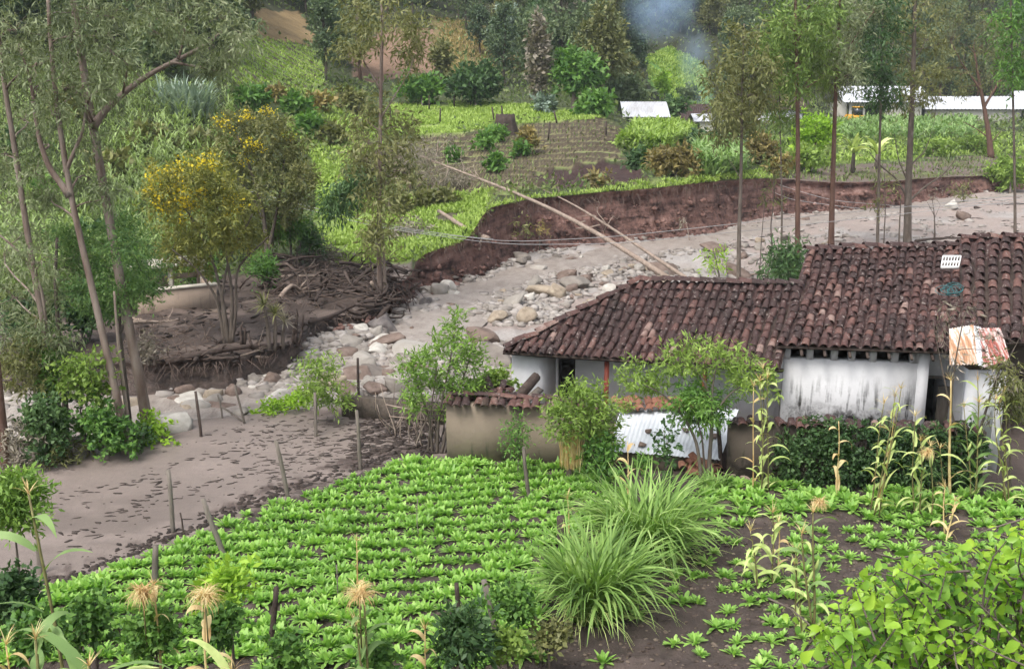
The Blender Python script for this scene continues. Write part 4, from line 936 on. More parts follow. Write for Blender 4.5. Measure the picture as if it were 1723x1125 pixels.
def garden_walls():
    g = rng(9)
    a, b, c = atz(752, 776, 0), atz(880, 781, 0), atz(1018, 790, 0)
    t = thing('adobe_wall', 'tan adobe garden wall with clay tile coping in front of the porch', 'wall', a)
    for p, q in ((a, b), (b + [0.002, 0, 0], c)):
        mb = MB(); wallseg(mb, p, q, -0.15, 1.62, 0.38); mb.build('wall_panel', 'adobe', t)
    d = norm((c - a) * [1, 1, 0]); nb = np.array([-d[1], d[0], 0])
    L = np.linalg.norm(c - a); k = int(L / 0.235)
    for i in range(k):
        p = a + d * (0.1 + i * 0.235) - nb * 0.12 + UP * 1.6
        put_tile(g, t, p, nb + UP * 0.38, UP - nb * 0.38, 0.25, 0.5, 'coping_tile', 1.6)
    for i in range(int(L / 0.36)): put_tile(g, t, a + d * (0.1 + i * 0.36) + nb * 0.28 + UP * 1.8, d, UP, 0.2, 0.42, 'coping_tile', 1.6)
    # collapsed heap of tiles at the left end of the wall
    for i in range(26):
        p = a + d * g.uniform(0.0, 1.6) + nb * g.uniform(0.4, 1.4); p[2] = 1.4 + g.random() * 0.35
        o = put_tile(g, None, p, norm(nb + g.normal(size=3) * 0.5 + UP * 0.2), norm(UP + g.normal(size=3) * 0.3), 0.25, 0.42, 'loose_tile', 2.5, TILE)
        tag(o, 'dark clay tile slipped off at the left end of the adobe wall', 'roof tile', 'slipped tiles at the end of the adobe wall')
    bs = MB().prism([np.array([p[0], p[1], 0]) for p in (a + d * 0.05 + nb * 0.4, a + d * 1.6 + nb * 0.42, a + d * 1.6 + nb * 1.5, a + d * 0.05 + nb * 1.5)], UP * 1.38)
    tag(bs.build('ruined_outhouse', 'adobe_dark', None, a), 'broken outhouse stub behind the left end of the adobe wall', 'ruin')
    # leaning trough beside the end wall
    p0, p1 = at(872, 668, 29.0), at(903, 632, 29.6)
    tag(MB().tube([p0, lerp(p0, p1, 0.5), p1], [0.15, 0.15, 0.14], 7).build('log', 'wood_dark', None, p0), 'thick mossy log leaning on the white end wall', 'log')
    p0, p1 = at(880, 672, 28.9), at(905, 652, 29.4)
    tag(MB().prism([p0, p1, p1 + [0.16, 0, -0.1], p0 + [0.16, 0, -0.1]], UP * 0.04).build('plank', 'wood', None, p0), 'grey plank leaning below the mossy log', 'plank')
    # mud wall stub further left
    a2, b2 = onz(*atz(575, 700, 0)[:2]), onz(*atz(745, 715, 0)[:2])
    t = thing('mud_wall', 'low dark mud wall running behind the stick fence', 'wall', a2)
    mb = MB(); wallseg(mb, a2, b2, -0.2, 0.62, 0.3); mb.build('wall_panel', 'adobe_dark', t)
    # dark adobe wall carrying the hedge
    a3, b3 = atz(1222, 806, 0), atz(1650, 822, 0)
    t = thing('adobe_wall', 'dark rough adobe wall half buried in the leafy hedge', 'wall', a3)
    mb = MB(); wallseg(mb, a3, b3, -0.15, 1.5, 0.35); mb.build('wall_panel', 'adobe_dark', t)
    d3 = norm((b3 - a3) * [1, 1, 0])
    for i in range(int(np.linalg.norm(b3 - a3) / 0.24)):
        put_tile(g, t, a3 + d3 * (0.1 + i * 0.24) + np.array([0, -0.1, 1.49]), np.array([0, 1, 0.2]), UP, 0.25, 0.5, 'coping_tile', 3.0)
    return a3, b3
HEDGE_A, HEDGE_B = garden_walls()

def far_buildings():
    def gable(name, label, px0, px1, rowb, Y, wall_h, depth, rise, wmat, rmat, over=0.4, openings=(), rot=0.0, parts=True, n=30):
        Y = float(ground((px0 + px1) / 2, rowb)[1])
        x0, x1 = at(px0, rowb, Y)[0], at(px1, rowb, Y)[0]
        zb = float(zrow(rowb, Y)); o = np.array([x0, Y, zb])
        openings = [(a, b, zb + c, zb + d) for a, b, c, d in openings]
        t = thing(name, label, 'house', o); ev = np.array([math.cos(rot), math.sin(rot), 0]); dv = np.array([-ev[1], ev[0], 0]); L = x1 - x0
        mb = MB(); wallseg(mb, o, o + ev * L, zb - 1.2, zb + wall_h, 0.25, openings)
        for p, q in ((o + ev * L, o + ev * L + dv * depth), (o + ev * L + dv * depth, o + dv * depth), (o + dv * depth, o)): wallseg(mb, p, q, zb - 1.2, zb + wall_h, 0.25)
        mb.build('wall', wmat, t)
        if openings:
            dk = MB(); wallseg(dk, o + dv * 0.6, o + ev * L + dv * 0.6, zb - 1, zb + wall_h - 0.05, 0.1); dk.build('opening', 'dark', t)  # dark sheet behind the openings, interior shade painted on
        e0 = o + UP * wall_h - ev * over - dv * over; e1 = o + ev * (L + over) + UP * wall_h - dv * over
        r0 = o + UP * (wall_h + rise) - ev * over + dv * depth / 2; r1 = o + ev * (L + over) + UP * (wall_h + rise) + dv * depth / 2
        b0 = e0 + dv * (depth + 2 * over); b1 = e1 + dv * (depth + 2 * over)
        mb = MB(); corrug(mb, r0, r1, e1, e0, n, 0.05); corrug(mb, r1, r0, b0, b1, n, 0.05); mb.build('roof', rmat, t)
        return t
    gable('farmhouse', 'small farmhouse with hipped white sheet roof behind the field', 1054, 1120, 217, 150, 1.2, 6, 1.35, 'cream', 'roofwhite')
    gable('farmhouse', 'brick red tiled hut beside the smoke', 1140, 1192, 224, 148, 1.3, 5, 1.9, 'cream', 'tile_isl', n=14)
    gable('hut', 'low hut with a tilted white sheet roof among the dark bushes', 1172, 1218, 229, 140, 1.6, 4, 0.7, 'cream', 'roofwhite')
    gable('farmhouse', 'white farmhouse with brown tile roof glimpsed between the eucalyptus trunks', 1268, 1352, 208, 165, 1.9, 7, 2.0, 'white', 'tile_isl', n=20)
    t = gable('long_building', 'cream barn end of the long white roofed building with a dark doorway', 1424, 1552, 207, 163, 3.0, 9, 2.1, 'cream', 'roofwhite', 0.9, [(0.8, 1.9, 1.3, 2.3), (2.6, 5.4, -0.2, 2.5)])
    gable('long_building', 'long low wing with bright white sheet roof behind the eucalyptus trees', 1552, 1720, 205, 165, 1.9, 8, 1.7, 'cream', 'roofwhite', 0.7)
    gable('long_building', 'far right end of the white roofed building at the picture edge', 1722, 1800, 203, 168, 1.9, 8, 2.4, 'cream', 'roofwhite', 0.5)
    # power pole by the hut
    p = at(1157, 225, 143); q = at(1155, 172, 143)
    tag(MB().tube([p - UP, q], [0.12, 0.09]).build('utility_pole', 'wood', None, p), 'thin leaning pole beside the red hut carrying the cables', 'pole')
    # yellow loader by the barn
    yb = float(ground(1488, 207)[1]) - 3.0; o = onz(at(1419, 205, yb)[0], yb)
    t = thing('loader', 'small yellow loader parked at the cream barn', 'loader', o)
    MB().box(o + [1.5, 0, 0.95], (2.4, 1.3, 0.75)).build('body', 'excav', t); MB().box(o + [1.9, 0, 1.85], (1.2, 1.2, 1.1)).build('cab', 'glass', t)
    MB().box(o + [1.9, 0, 2.45], (1.35, 1.35, 0.12)).build('cab_roof', 'excav', t)
    MB().prism([o + [-0.35, -0.8, 0.2], o + [0.15, -0.8, 0.2], o + [0.05, -0.8, 0.95], o + [-0.25, -0.8, 0.7]], np.array([0, 1.6, 0])).build('bucket', 'excav', t)
    for y in (-0.5, 0.5): MB().tube([o + [0, y, 0.6], o + [0.5, y, 1.35], o + [1.5, y, 1.3]], 0.09).build('arm', 'excav', t)
    for x in (0.9, 2.3):
        for y in (-0.72, 0.72): MB().tube([o + [x, y - 0.13, 0.45], o + [x, y + 0.13, 0.45]], 0.45, 12).build('wheel', 'rubber', t)
far_buildings()

def tank():
    # old concrete trough ruin on the muddy bank
    g = rng(12)
    o = ground(262, 530)
    fl, fr = ground(262, 528), ground(366, 512)
    fr = np.array([at(366, 512, fl[1] + 1.3)[0], fl[1] + 1.3, 0])
    e = (fr - fl) * [1, 1, 0]; L = np.linalg.norm(e); e /= L; dv = np.array([-e[1], e[0], 0]); z0 = float(zrow(528, fl[1]))
    t = thing('concrete_tank', 'old pale concrete tank with sunken walls on the muddy bank', 'tank', (fl[0], fl[1], z0))
    a = np.array([fl[0], fl[1], 0]) - e * 0.7; L += 0.7
    q = MB(); wallseg(q, a, a + e * L, z0 - 0.5, z0 + 0.98, 0.22); q.build('front_wall', 'concrete', t)
    q = MB(); wallseg(q, a - e * 0.04 - dv * 0.04, a + e * (L + 0.04) - dv * 0.04, z0 + 0.98, z0 + 1.08, 0.34); q.build('front_rim', 'concrete_top', t)
    q = MB(); wallseg(q, a + dv * 2.3, a + e * L + dv * 2.3, z0 - 0.5, z0 + 1.2, 0.22, [(L - 1.3, L - 0.25, z0 + 0.3, z0 + 1.0)]); q.build('rear_wall', 'concrete', t)
    q = MB().prism([np.append((a + dv * 1.7 - e * 0.1)[:2], z0 + 1.62), np.append((a + e * (L + 0.1) + dv * 1.7)[:2], z0 + 1.62), np.append((a + e * (L + 0.1) + dv * 2.7)[:2], z0 + 1.78), np.append((a + dv * 2.7 - e * 0.1)[:2], z0 + 1.78)], UP * 0.14); q.build('slab', 'concrete_top', t)
    for s in (0.05, 0.55, 0.97): p = a + e * L * s + dv * 2.0; MB().box((p[0], p[1], z0 + 0.6), (0.18, 0.18, 2.1)).build('pillar', 'concrete_top', t)
    q = MB(); wallseg(q, a + e * (L - 0.001), a + e * L + dv * 2.3, z0 - 0.5, z0 + 0.98, 0.2); q.build('side_wall', 'concrete', t)
    q = MB().prism([np.append((a - dv * 0.7 - e * 0.3)[:2], z0 - 0.3), np.append((a + e * L - dv * 0.55)[:2], z0 - 0.3), np.append((a + e * L - dv * 0.001)[:2], z0 - 0.3), np.append((a - e * 0.3 - dv * 0.001)[:2], z0 - 0.3)], UP * 0.27); q.build('footing', 'concrete', t)
tank()
# ------------------------------------------------------------------ stones, driftwood, mud litter
def river_stones():
    big = [(282, 706, 29, 21, 'rock_pale', 'large white boulder on the near bank beside the eucalyptus trunks'),
           (356, 643, 19, 15, 'rock_tan', 'round tan boulder at the foot of the muddy bank'),
           (392, 629, 19, 15, 'rock_brown', 'dark brown boulder beside the round tan one'),
           (458, 626, 13, 18, 'rock_brown', 'reddish oblong boulder tilted against the mud bank'),
           (438, 637, 8, 8, 'rock_brown', 'small reddish stone touching the oblong boulder'),
           (478, 611, 11, 9, 'rock', 'grey cobble at the corner of the mud bank'),
           (646, 541, 23, 17, 'rock_dark', 'big dark wet boulder under the root plate'),
           (610, 551, 16, 9, 'rock_pale', 'pale flat boulder left of the dark wet one'),
           (633, 556, 14, 9, 'rock', 'grey rounded boulder in front of the dark wet one'),
           (738, 483, 17, 13, 'rock', 'rounded grey boulder under the left end of the cut bank'),
           (755, 478, 12, 14, 'rock_pale', 'upright pale boulder leaning behind the rounded grey one'),
           (768, 495, 12, 7, 'rock_pale', 'flat pale boulder below the cut bank'),
           (716, 508, 14, 10, 'rock_dark', 'low dark boulder at the small red bank'),
           (885, 526, 17, 17, 'rock_tan', 'tall tan boulder near the hip of the tiled roof'),
           (915, 486, 22, 12, 'rock_tan', 'long tan boulder behind the fallen trunk'),
           (938, 492, 17, 11, 'rock_tan', 'tan boulder right of the long tan one'),
           (955, 462, 18, 12, 'rock_brown', 'brown leaning slab among the grey stones'),
           (862, 505, 22, 10, 'rock', 'smooth sloping grey slab in mid river'),
           (812, 562, 26, 16, 'rock_brown', 'humped brown boulder behind the peach saplings'),
           (818, 597, 42, 17, 'rock', 'very large grey boulder left of the white end wall'),
           (700, 590, 40, 15, 'rock', 'broad grey slab behind the peach saplings'),
           (642, 588, 26, 12, 'rock_pale', 'broad pale slab in the left part of the river'),
           (592, 575, 20, 11, 'rock', 'angular grey slab near the pale sand bar'),
           (330, 682, 22, 14, 'rock', 'angular grey boulder right of the large white one'),
           (310, 664, 30, 12, 'rock_pale', 'long pale boulder above the large white one'),
           (360, 672, 20, 14, 'rock', 'wedge shaped grey boulder behind the fence posts'),
           (205, 682, 36, 15, 'rock_tan', 'flat brownish boulder between the eucalyptus trunks'),
           (405, 690, 14, 9, 'rock', 'grey stone at the leafy branch'),
           (620, 640, 15, 12, 'rock', 'pointed bluish stone in the stream'),
           (655, 628, 14, 10, 'rock_brown', 'brown stone beside the pointed bluish one'),
           (1240, 456, 24, 12, 'rock_brown', 'brown slab behind the lower tiled ridge'),
           (1205, 415, 22, 7, 'rock_brown', 'long flat brown slab on the far gravel'),
           (1620, 362, 13, 9, 'rock_brown', 'lone brown stone on the right mud flat'),
           (1600, 345, 13, 8, 'rock_pale', 'pale stone near the right end of the bank')]
    for i, (px, row, rx, ry, m, lab) in enumerate(big):
        rx *= 1.2; ry *= 1.15; p = ground(px, row + ry * 0.75); eb = float(edge_yb(pxof(p[0], p[1])))
        if p[1] > eb - 0.6: x_ = p[0] * (eb - 0.7) / p[1]; p = np.array([x_, eb - 0.7, float(near_h(np.array([x_]), np.array([eb - 0.7]))[0])])
        k = ppm(p[1])
        stone('boulder', p + UP * (ry / k * 0.45), (rx / k, rx / k * 0.8, ry / k * 1.0), m, 1000 + i, lab)
    g = rng(44); zones = [((270, 640), (520, 700), 70, (0.14, 0.62)), ((500, 570), (720, 670), 80, (0.16, 0.8)), ((830, 425), (1130, 545), 110, (0.16, 0.8)), ((1180, 372), (1420, 440), 40, (0.15, 0.45)), ((690, 470), (790, 520), 24, (0.15, 0.4)), ((560, 545), (700, 600), 20, (0.12, 0.35))]
    n = 0; rest = []
    for (x0, y0), (x1, y1), cnt, (a, b) in zones:
        cnt = int(cnt * 0.8)
        for k in range(int(cnt * 9)):
            px, row = g.uniform(x0, x1), g.uniform(y0, y1); p = ground(px, row)
            if p[2] > -0.45 or p[1] > edge_yb(pxof(p[0], p[1])): continue
            r = a + (b - a) * g.random() ** 2.6
            if k < cnt:
                m = ['rock', 'rock', 'rock', 'rock_pale', 'rock_tan', 'rock', 'rock_brown'][g.integers(7)]
                stone('boulder', p + UP * r * 0.25, (r * g.uniform(0.8, 1.3), r * g.uniform(0.7, 1.1), r * g.uniform(0.45, 0.75)), m, 2000 + n, 'grey or tan river stone among many on the gravel bed', 'river stones on the gravel bed'); n += 1
            else: rest.append((p, r * 0.42))
    mb = MB(); V0 = [ico(rng(60 + i), 1, 0.4) for i in range(5)]
    N_ = 19000; px = np.where(np.arange(N_) % 3 > 0, g.uniform(-60, 1720, N_), g.uniform(380, 1150, N_)); n0 = near_y(px) + 1; y = n0 + g.random(N_) * (edge_yb(px) - n0); x = (px - CX) / FPX * (CP * y + CAMH * SP); z = hq(x, y)
    ok = (z < -0.5) & ~((px > 1150) & (g.random(N_) < 0.3)) & (fbm(x * 0.3, y * 0.3, 97) >= -0.12 + 0.3 * ss(2.2, 0.5, stream_d(x, y)))
    rr = 0.055 + 0.3 * g.random(N_) ** 3.2
    rest += [(np.array([x[k], y[k], max(z[k], -1.12)]), rr[k]) for k in np.nonzero(ok)[0]]
    for p, r in rest:
        V, F = V0[g.integers(5)]; a = g.uniform(0, 6.28); c, s = math.cos(a), math.sin(a)
        W = V * np.array([r * g.uniform(0.8, 1.4), r, r * 0.6]); W = np.stack([W[:, 0] * c - W[:, 1] * s, W[:, 0] * s + W[:, 1] * c, W[:, 2]], -1)
        mb.add(W + p + UP * r * 0.15, F)
    o = mb.build('gravel', 'rock_isl'); tag(o, 'small grey stones strewn over the river bed', 'gravel', kind='stuff')
river_stones()

def mud_litter():
    g = rng(71); mb = MB(); V0 = [ico(rng(80 + i), 1, 0.5) for i in range(4)]
    def clod(p, a, l, w_, hh):
        V, F = V0[g.integers(4)]; c, s = math.cos(a), math.sin(a); W = V * np.array([l, w_, hh])
        mb.add(np.stack([W[:, 0] * c - W[:, 1] * s, W[:, 0] * s + W[:, 1] * c, W[:, 2]], -1) + p, F)
    k = 0
    while k < 850:
        px, row = g.uniform(90, 720), g.uniform(690, 960)
        if not inpoly(np.array(px), np.array(row), [(70, 800), (280, 748), (430, 705), (700, 690), (720, 770), (620, 790), (450, 850), (250, 935), (80, 985), (60, 900)]): continue
        dens = 0.06 + 0.75 * float(ss(300, 560, px)) * float(ss(860, 760, row)) + 0.5 * max(0, float(fbm(px * 0.012, row * 0.03, 90)))
        if g.random() > dens: continue
        p = ground(px, row); l = 0.025 + 0.19 * g.random() ** 2.2; clod(p + UP * 0.005, g.normal() * 0.4 + 0.15, l, l * g.uniform(0.14, 0.36), 0.012); k += 1
    for x0, r0, x1, r1 in ((110, 905, 420, 800), (180, 870, 300, 815), (330, 820, 600, 735), (420, 800, 640, 742), (90, 840, 280, 800), (300, 780, 520, 730)):   # trails of footprints
        for s_ in np.linspace(0, 1, 26):
            p = ground(x0 + (x1 - x0) * s_ + g.normal() * 5, r0 + (r1 - r0) * s_ + g.normal() * 2.5); l = g.uniform(0.07, 0.15); clod(p + UP * 0.004, g.normal() * 0.3 + 0.2, l, l * 0.33, 0.014)
    fe = [(60, 1000), (250, 926), (450, 843), (620, 784), (720, 766)]
    for i in range(420):                                       # rim of clods along the field edge
        px = g.uniform(60, 720); row = np.interp(px, [q[0] for q in fe], [q[1] for q in fe]) - abs(g.normal()) * 9
        p = ground(px, row); l = g.uniform(0.04, 0.15); clod(p, g.uniform(0, 3), l, l * 0.6, l * 0.35)
    for i in range(420):                                       # churned heap beside the wall
        px, row = g.uniform(590, 730), g.uniform(700, 772); p = ground(px, row); l = g.uniform(0.05, 0.22); clod(p, g.normal() * 0.4, l, l * 0.5, l * 0.3)
    for i in range(500):                                       # lumps on the left mud bank
        px, row = g.uniform(240, 700), g.uniform(450, 620); p = ground(px, row)
        if p[1] < edge_yt(pxof(p[0], p[1])): continue
        l = g.uniform(0.06, 0.42); clod(p, g.normal() * 0.9, l, l * 0.4, min(0.16, l * 0.22))
    for i in range(240):
        px, row = g.uniform(1180, 1723), g.uniform(330, 440); p = ground(px, row); l = g.uniform(0.08, 0.35); clod(p, g.normal() * 0.3, l, l * 0.4, 0.04)
    m = M_var('dark_mud_clod', [(0.018, 0.013, 0.011), (0.035, 0.026, 0.022), (0.075, 0.058, 0.05)], 3, 0.7, 0.3, isl=0.5)
    o = mb.build('mud_clods', m); tag(o, 'dark clods, footprints and litter on the wet mud', 'mud', kind='stuff')
    # clods and crumbs on the tilled soil
    mb = MB()
    for i in range(2600):
        px, row = g.uniform(930, 1700), g.uniform(820, 1124)
        p = ground(px, row); l = 0.015 + 0.055 * g.random() ** 2; V, F = V0[g.integers(4)]; mb.add(V * [l, l * 0.8, l * 0.5] + p, F)
    o = mb.build('soil_crumbs', M_var('soil_crumb', [(0.05, 0.037, 0.03), (0.1, 0.075, 0.06), (0.22, 0.18, 0.14)], 3, 0.9, 0.2, isl=0.8)); tag(o, 'crumbs of soil and pale pebbles on the tilled field', 'soil', kind='stuff')
mud_litter()

def driftwood():
    g = rng(91)
    n = 0
    for i in range(92):
        if i < 74:
            px = g.uniform(455, 650); row = g.uniform(446, 500) + (px - 455) * 0.06
        else: px, row = g.uniform(600, 690), g.uniform(480, 545)
        p = ground(px, row); L = g.uniform(1.0, 3.8); a = g.normal() * 0.6 + (0 if g.random() < 0.6 else 1.4); el = g.normal() * 0.24
        d = np.array([math.cos(a) * math.cos(el), math.sin(a) * math.cos(el), math.sin(el)])
        c = p + UP * (0.05 + g.random() * 0.5 * (1 if i < 74 else 0.5))
        r = g.uniform(0.035, 0.13); pts = wob(g, c - d * L / 2, c + d * L / 2, 8, 0.11)
        mb = MB().tube(pts, np.linspace(r, r * 0.35, 8), 5)
        for _ in range(2):
            q = pts[g.integers(2, 7)]; mb.tube(wob(g, q, q + norm(d + g.normal(size=3) * 0.8) * L * 0.25, 4, 0.1), np.linspace(r * 0.5, r * 0.12, 4), 4)
        o = mb.build('driftwood', 'wood_dark' if g.random() < 0.94 else 'bark_pale', None, c, True)
        tag(o, 'muddy driftwood branch jammed in the log pile', 'driftwood', 'driftwood jammed on the mud bank')
    # root plate hanging over the dark boulder
    c = ground(660, 520) + UP * 0.3; t = thing('root_plate', 'tangle of dark roots hanging over the bank edge beside the slim trunk', 'roots', c)
    top = at(655, 478, c[1])
    for i in range(34):
        e = at(655 + g.normal() * 28, 500 + g.random() * 55, c[1] - g.random() * 1.2)
        mb = MB().tube(wob(g, top + g.normal(size=3) * [0.5, 0.3, 0.15], e, 7, 0.12, 0.1), np.linspace(g.uniform(0.04, 0.09), 0.012, 7), 5); mb.build('root', 'wood_dark', t, None, True)
    # stranded logs and stakes on the mud bank
    for i, (a, b, r, lab, m) in enumerate([((280, 628), (470, 600), 0.14, 'long muddy log lying along the edge of the mud bank', 'wood_dark'),
                                        ((430, 608), (520, 588), 0.05, 'thin pale branch lying on the mud edge', 'bark_pale'), ((405, 612), (480, 592), 0.04, 'thin pale stick beside the thin branch on the mud edge', 'bark_pale'),
                                        ((220, 548), (300, 540), 0.08, 'short pale log in front of the concrete tank', 'bark_pale'), ((300, 600), (420, 560), 0.07, 'crooked branch across the mud bank below the tank', 'wood_dark'),
                                        ((445, 470), (540, 466), 0.1, 'pale log lying in front of the driftwood pile', 'bark_pale'), ((520, 545), (640, 515), 0.1, 'dark log at the bank rim left of the roots', 'wood_dark'),
                                        ((1180, 470), (1290, 462), 0.09, 'grey branch lying behind the lower tiled ridge', 'bark_pale'), ((1540, 408), (1640, 402), 0.1, 'dark branch behind the ridge of the tall house', 'wood_dark'),
                                        ((940, 478), (1040, 484), 0.09, 'pale bare trunk lying on the gravel behind the hipped roof', 'bark_pale'), ((1225, 800), (1262, 812), 0.09, 'smooth grey crooked branch at the foot of the dark wall', 'bark_pale'),
                                        ((1640, 352), (1723, 345), 0.12, 'dark log jam at the right edge of the mud flat', 'wood_dark')]):
        p, q = ground(*a), ground(*b); k = wob(g, p + UP * r * 0.6, q + UP * r * 0.6, 9, 0.035)
        mb = MB().tube(k, np.linspace(r, r * 0.5, 9), 7)
        for _ in range(3):
            s = k[g.integers(3, 8)]; mb.tube(wob(g, s, s + norm(g.normal(size=3) * [1, 1, 0.4] + [0, 0, 0.4]) * g.uniform(0.3, 0.9), 4, 0.1), np.linspace(r * 0.45, r * 0.1, 4), 5)
        tag(mb.build('log', m, None, p, True), lab, 'log')
    # short snags standing in the mud
    for i, (px, row, hh, lab) in enumerate([(415, 585, 0.9, 'short forked snag left of the yuccas'), (425, 590, 0.7, 'broken stake beside the forked snag'), (500, 590, 1.5, 'muddy torn stump standing at the corner of the mud bank')]):
        p = ground(px, row); mb = MB()
        for _ in range(5 if i == 2 else 2): mb.tube(wob(g, p + g.normal(size=3) * [0.08, 0.08, 0], p + UP * hh * g.uniform(0.6, 1) + g.normal(size=3) * 0.15, 5, 0.05), np.linspace(0.08, 0.03, 5), 5)
        tag(mb.build('snag', 'wood_dark', None, p, True), lab, 'snag')
    # twiggy litter on the driftwood pile
    mb = MB()
    for i in range(260):
        p = ground(g.uniform(440, 690), g.uniform(442, 520)) + UP * g.random() * 0.5; d = norm(g.normal(size=3) * [1, 0.7, 0.3]) * g.uniform(0.4, 1.3)
        mb.tube([p, p + d * 0.5 + g.normal(size=3) * 0.06, p + d], [0.02, 0.015, 0.006], 4, cap=False)
    for i in range(200):
        p = ground(g.uniform(200, 360), g.uniform(540, 620)) + UP * g.random() * 0.3; d = norm(g.normal(size=3) * [1, 0.7, 0.5]) * g.uniform(0.3, 1.0)
        mb.tube([p, p + d * 0.5 + g.normal(size=3) * 0.06, p + d], [0.016, 0.012, 0.006], 4, cap=False)
    tag(mb.build('twig_litter', 'twig'), 'brown twigs strewn over the mud bank and driftwood', 'twigs', kind='stuff')
driftwood()

def fallen_trunks():
    g = rng(95)
    for i, (A, B, r0, lab) in enumerate([((1128, 470, 54), (705, 262, 76), 0.15, 'long bare eucalyptus trunk fallen across the river on to the field'), ((1158, 470, 55), (905, 315, 73), 0.11, 'second bare trunk leaning beside the long fallen one')]):
        a, b = at(*A), at(*B); k = wob(g, a, b, 14, 0.006, 0.012); t = thing('fallen_tree', lab, 'fallen tree', a)
        tr = MB().tube(k, np.linspace(r0, r0 * 0.3, 14), 8)
        br = tr; tips = []
        for j in range(26 if i == 0 else 7):
            s = g.uniform(0.55, 1) if i == 0 else g.uniform(0.3, 0.9); q = k[int(s * 13)]
            d = norm(norm(b - a) * 0.7 + g.normal(size=3) * 0.6); L = g.uniform(0.8, 3.0) * (1.3 - s * 0.6)
            pts = wob(g, q, q + d * L, 6, 0.08); br.tube(pts, np.linspace(0.035, 0.008, 6), 4); tips += [pts[-1], pts[3]]
            for _ in range(3): e = pts[g.integers(2, 6)]; br.tube(wob(g, e, e + norm(d + g.normal(size=3) * 0.7) * L * 0.4, 4, 0.08), np.linspace(0.014, 0.004, 4), 3)
        tr.build('trunk', 'bark_pale', t, None, True)
        if i == 0:
            lm = MB(); leaf_cloud(lm, g, [(b + np.array([g.normal() * 1.8, g.normal() * 1.2, g.normal() * 0.7]), (1.0, 0.8, 0.5), 160) for _ in range(14)], dict(L=(0.2, 0.4), wr=0.16, droop=0.8, sprig=0.6, per=10)); lm.build('dead_leaves', 'lf_grey', t)
    a, b = at(822, 402, 60.5), at(738, 355, 66); k = wob(g, a, b, 8, 0.01)
    tag(MB().tube(k, np.linspace(0.17, 0.11, 8), 8).build('fallen_log', 'bark_pale', None, a, True), 'pale log tipped over the corner of the cut bank', 'log')
    a = ground(806, 452); b = at(812, 395, a[1] + 0.6); tag(MB().tube(wob(g, a, b, 6, 0.02), np.linspace(0.08, 0.05, 6), 6).build('snag', 'bark_pale', None, a, True), 'thin bare stake against the corner of the cut bank', 'snag')
    for n_, (a, b, lab) in enumerate([((985, 372, 70), (910, 386, 70.5), 'bare white branch sticking out over the cut bank'), ((1010, 378, 70), (940, 386, 70), 'lower bare branch sticking out over the cut bank')]):
        a, b = at(*a), at(*b); tag(MB().tube(wob(g, a, b, 6, 0.05), np.linspace(0.05, 0.02, 6), 5).build('branch', 'bark_pale', None, a, True), lab, 'branch')
    # old stump on the meadow edge
    p = ground(850, 224); k = ppm(p[1]); r = 15 / k; hh = 28 / k; mb = MB(); th = np.linspace(0, 2 * math.pi, 25)[:-1]; P = []
    for z, f in ((-0.2, 1.35), (0.25, 1.15), (0.6, 1.02), (1.0, 0.97)):
        rr = r * f * (1 + 0.2 * np.sin(th * 7 + 1) * (1.3 - 0.6 * z) + 0.1 * np.sin(th * 12)); P.append(np.stack([p[0] + np.cos(th) * rr, p[1] + np.sin(th) * rr, p[2] + hh * z * (1 + (0.08 * np.sin(th * 5) + 0.05 * np.sin(th * 11)) * (z == 1.0))], -1))
    P = np.array(P + [np.array(P[-1]) * 0.15 + np.array([p[0], p[1], p[2] + hh * 0.93]) * 0.85]); P = np.concatenate([P, P[:, :1]], 1); mb.grid(P)
    tag(mb.build('tree_stump', 'wood_dark', None, p), 'wide grey tree stump at the edge of the meadow', 'stump')
fallen_trunks()

# ------------------------------------------------------------------ trees
EUC = dict(L=(0.13, 0.25), wr=0.18, droop=0.85, sprig=0.45, per=16, up=-0.1, spread=0.16, fill=0.42)
EUC_FAR = dict(L=(0.22, 0.42), wr=0.24, droop=0.7, sprig=0.8, per=12, up=0.0, spread=0.2)
LANCE = dict(L=(0.11, 0.22), wr=0.25, droop=0.25, sprig=0.42, per=14, up=0.45, spread=0.12, fill=0.55)
BROAD = dict(L=(0.1, 0.18), wr=0.6, droop=0.1, sprig=0.3, per=9, up=0.2, flat=0.35)
FINE = dict(L=(0.08, 0.16), wr=0.3, droop=0.1, sprig=0.5, per=14, up=0.2, flat=0.4, spread=0.14)
def nearest(lines, c):
    best = None
    for pts, r0, r1 in lines:
        pts = np.asarray(pts); t = np.linspace(0, len(pts) - 1, 40); i = np.clip(t.astype(int), 0, len(pts) - 2); q = pts[i] + (pts[i + 1] - pts[i]) * (t - i)[:, None]
        low = q[:, 2] < c[2] + 0.1; dd = np.linalg.norm(q - c, axis=1) + np.where(low, 0, 50) + 0.25 * np.abs(q[:, 2] - (c[2] - 0.6 * np.linalg.norm((q - c)[:, :2], axis=1)))
        j = int(np.argmin(dd)); rr = r0 + (r1 - r0) * j / 39
        if best is None or dd[j] < best[0]: best = (dd[j], q[j], rr)
    return best[1], best[2]
def smooth_line(pts, n=18):
    pts = np.asarray(pts, float); t = np.linspace(0, len(pts) - 1, n); i = np.clip(t.astype(int), 0, len(pts) - 2); f = (t - i)[:, None]
    q = pts[i] * (1 - f) + pts[i + 1] * f
    for _ in range(2): q[1:-1] = 0.25 * q[:-2] + 0.5 * q[1:-1] + 0.25 * q[2:]
    return q
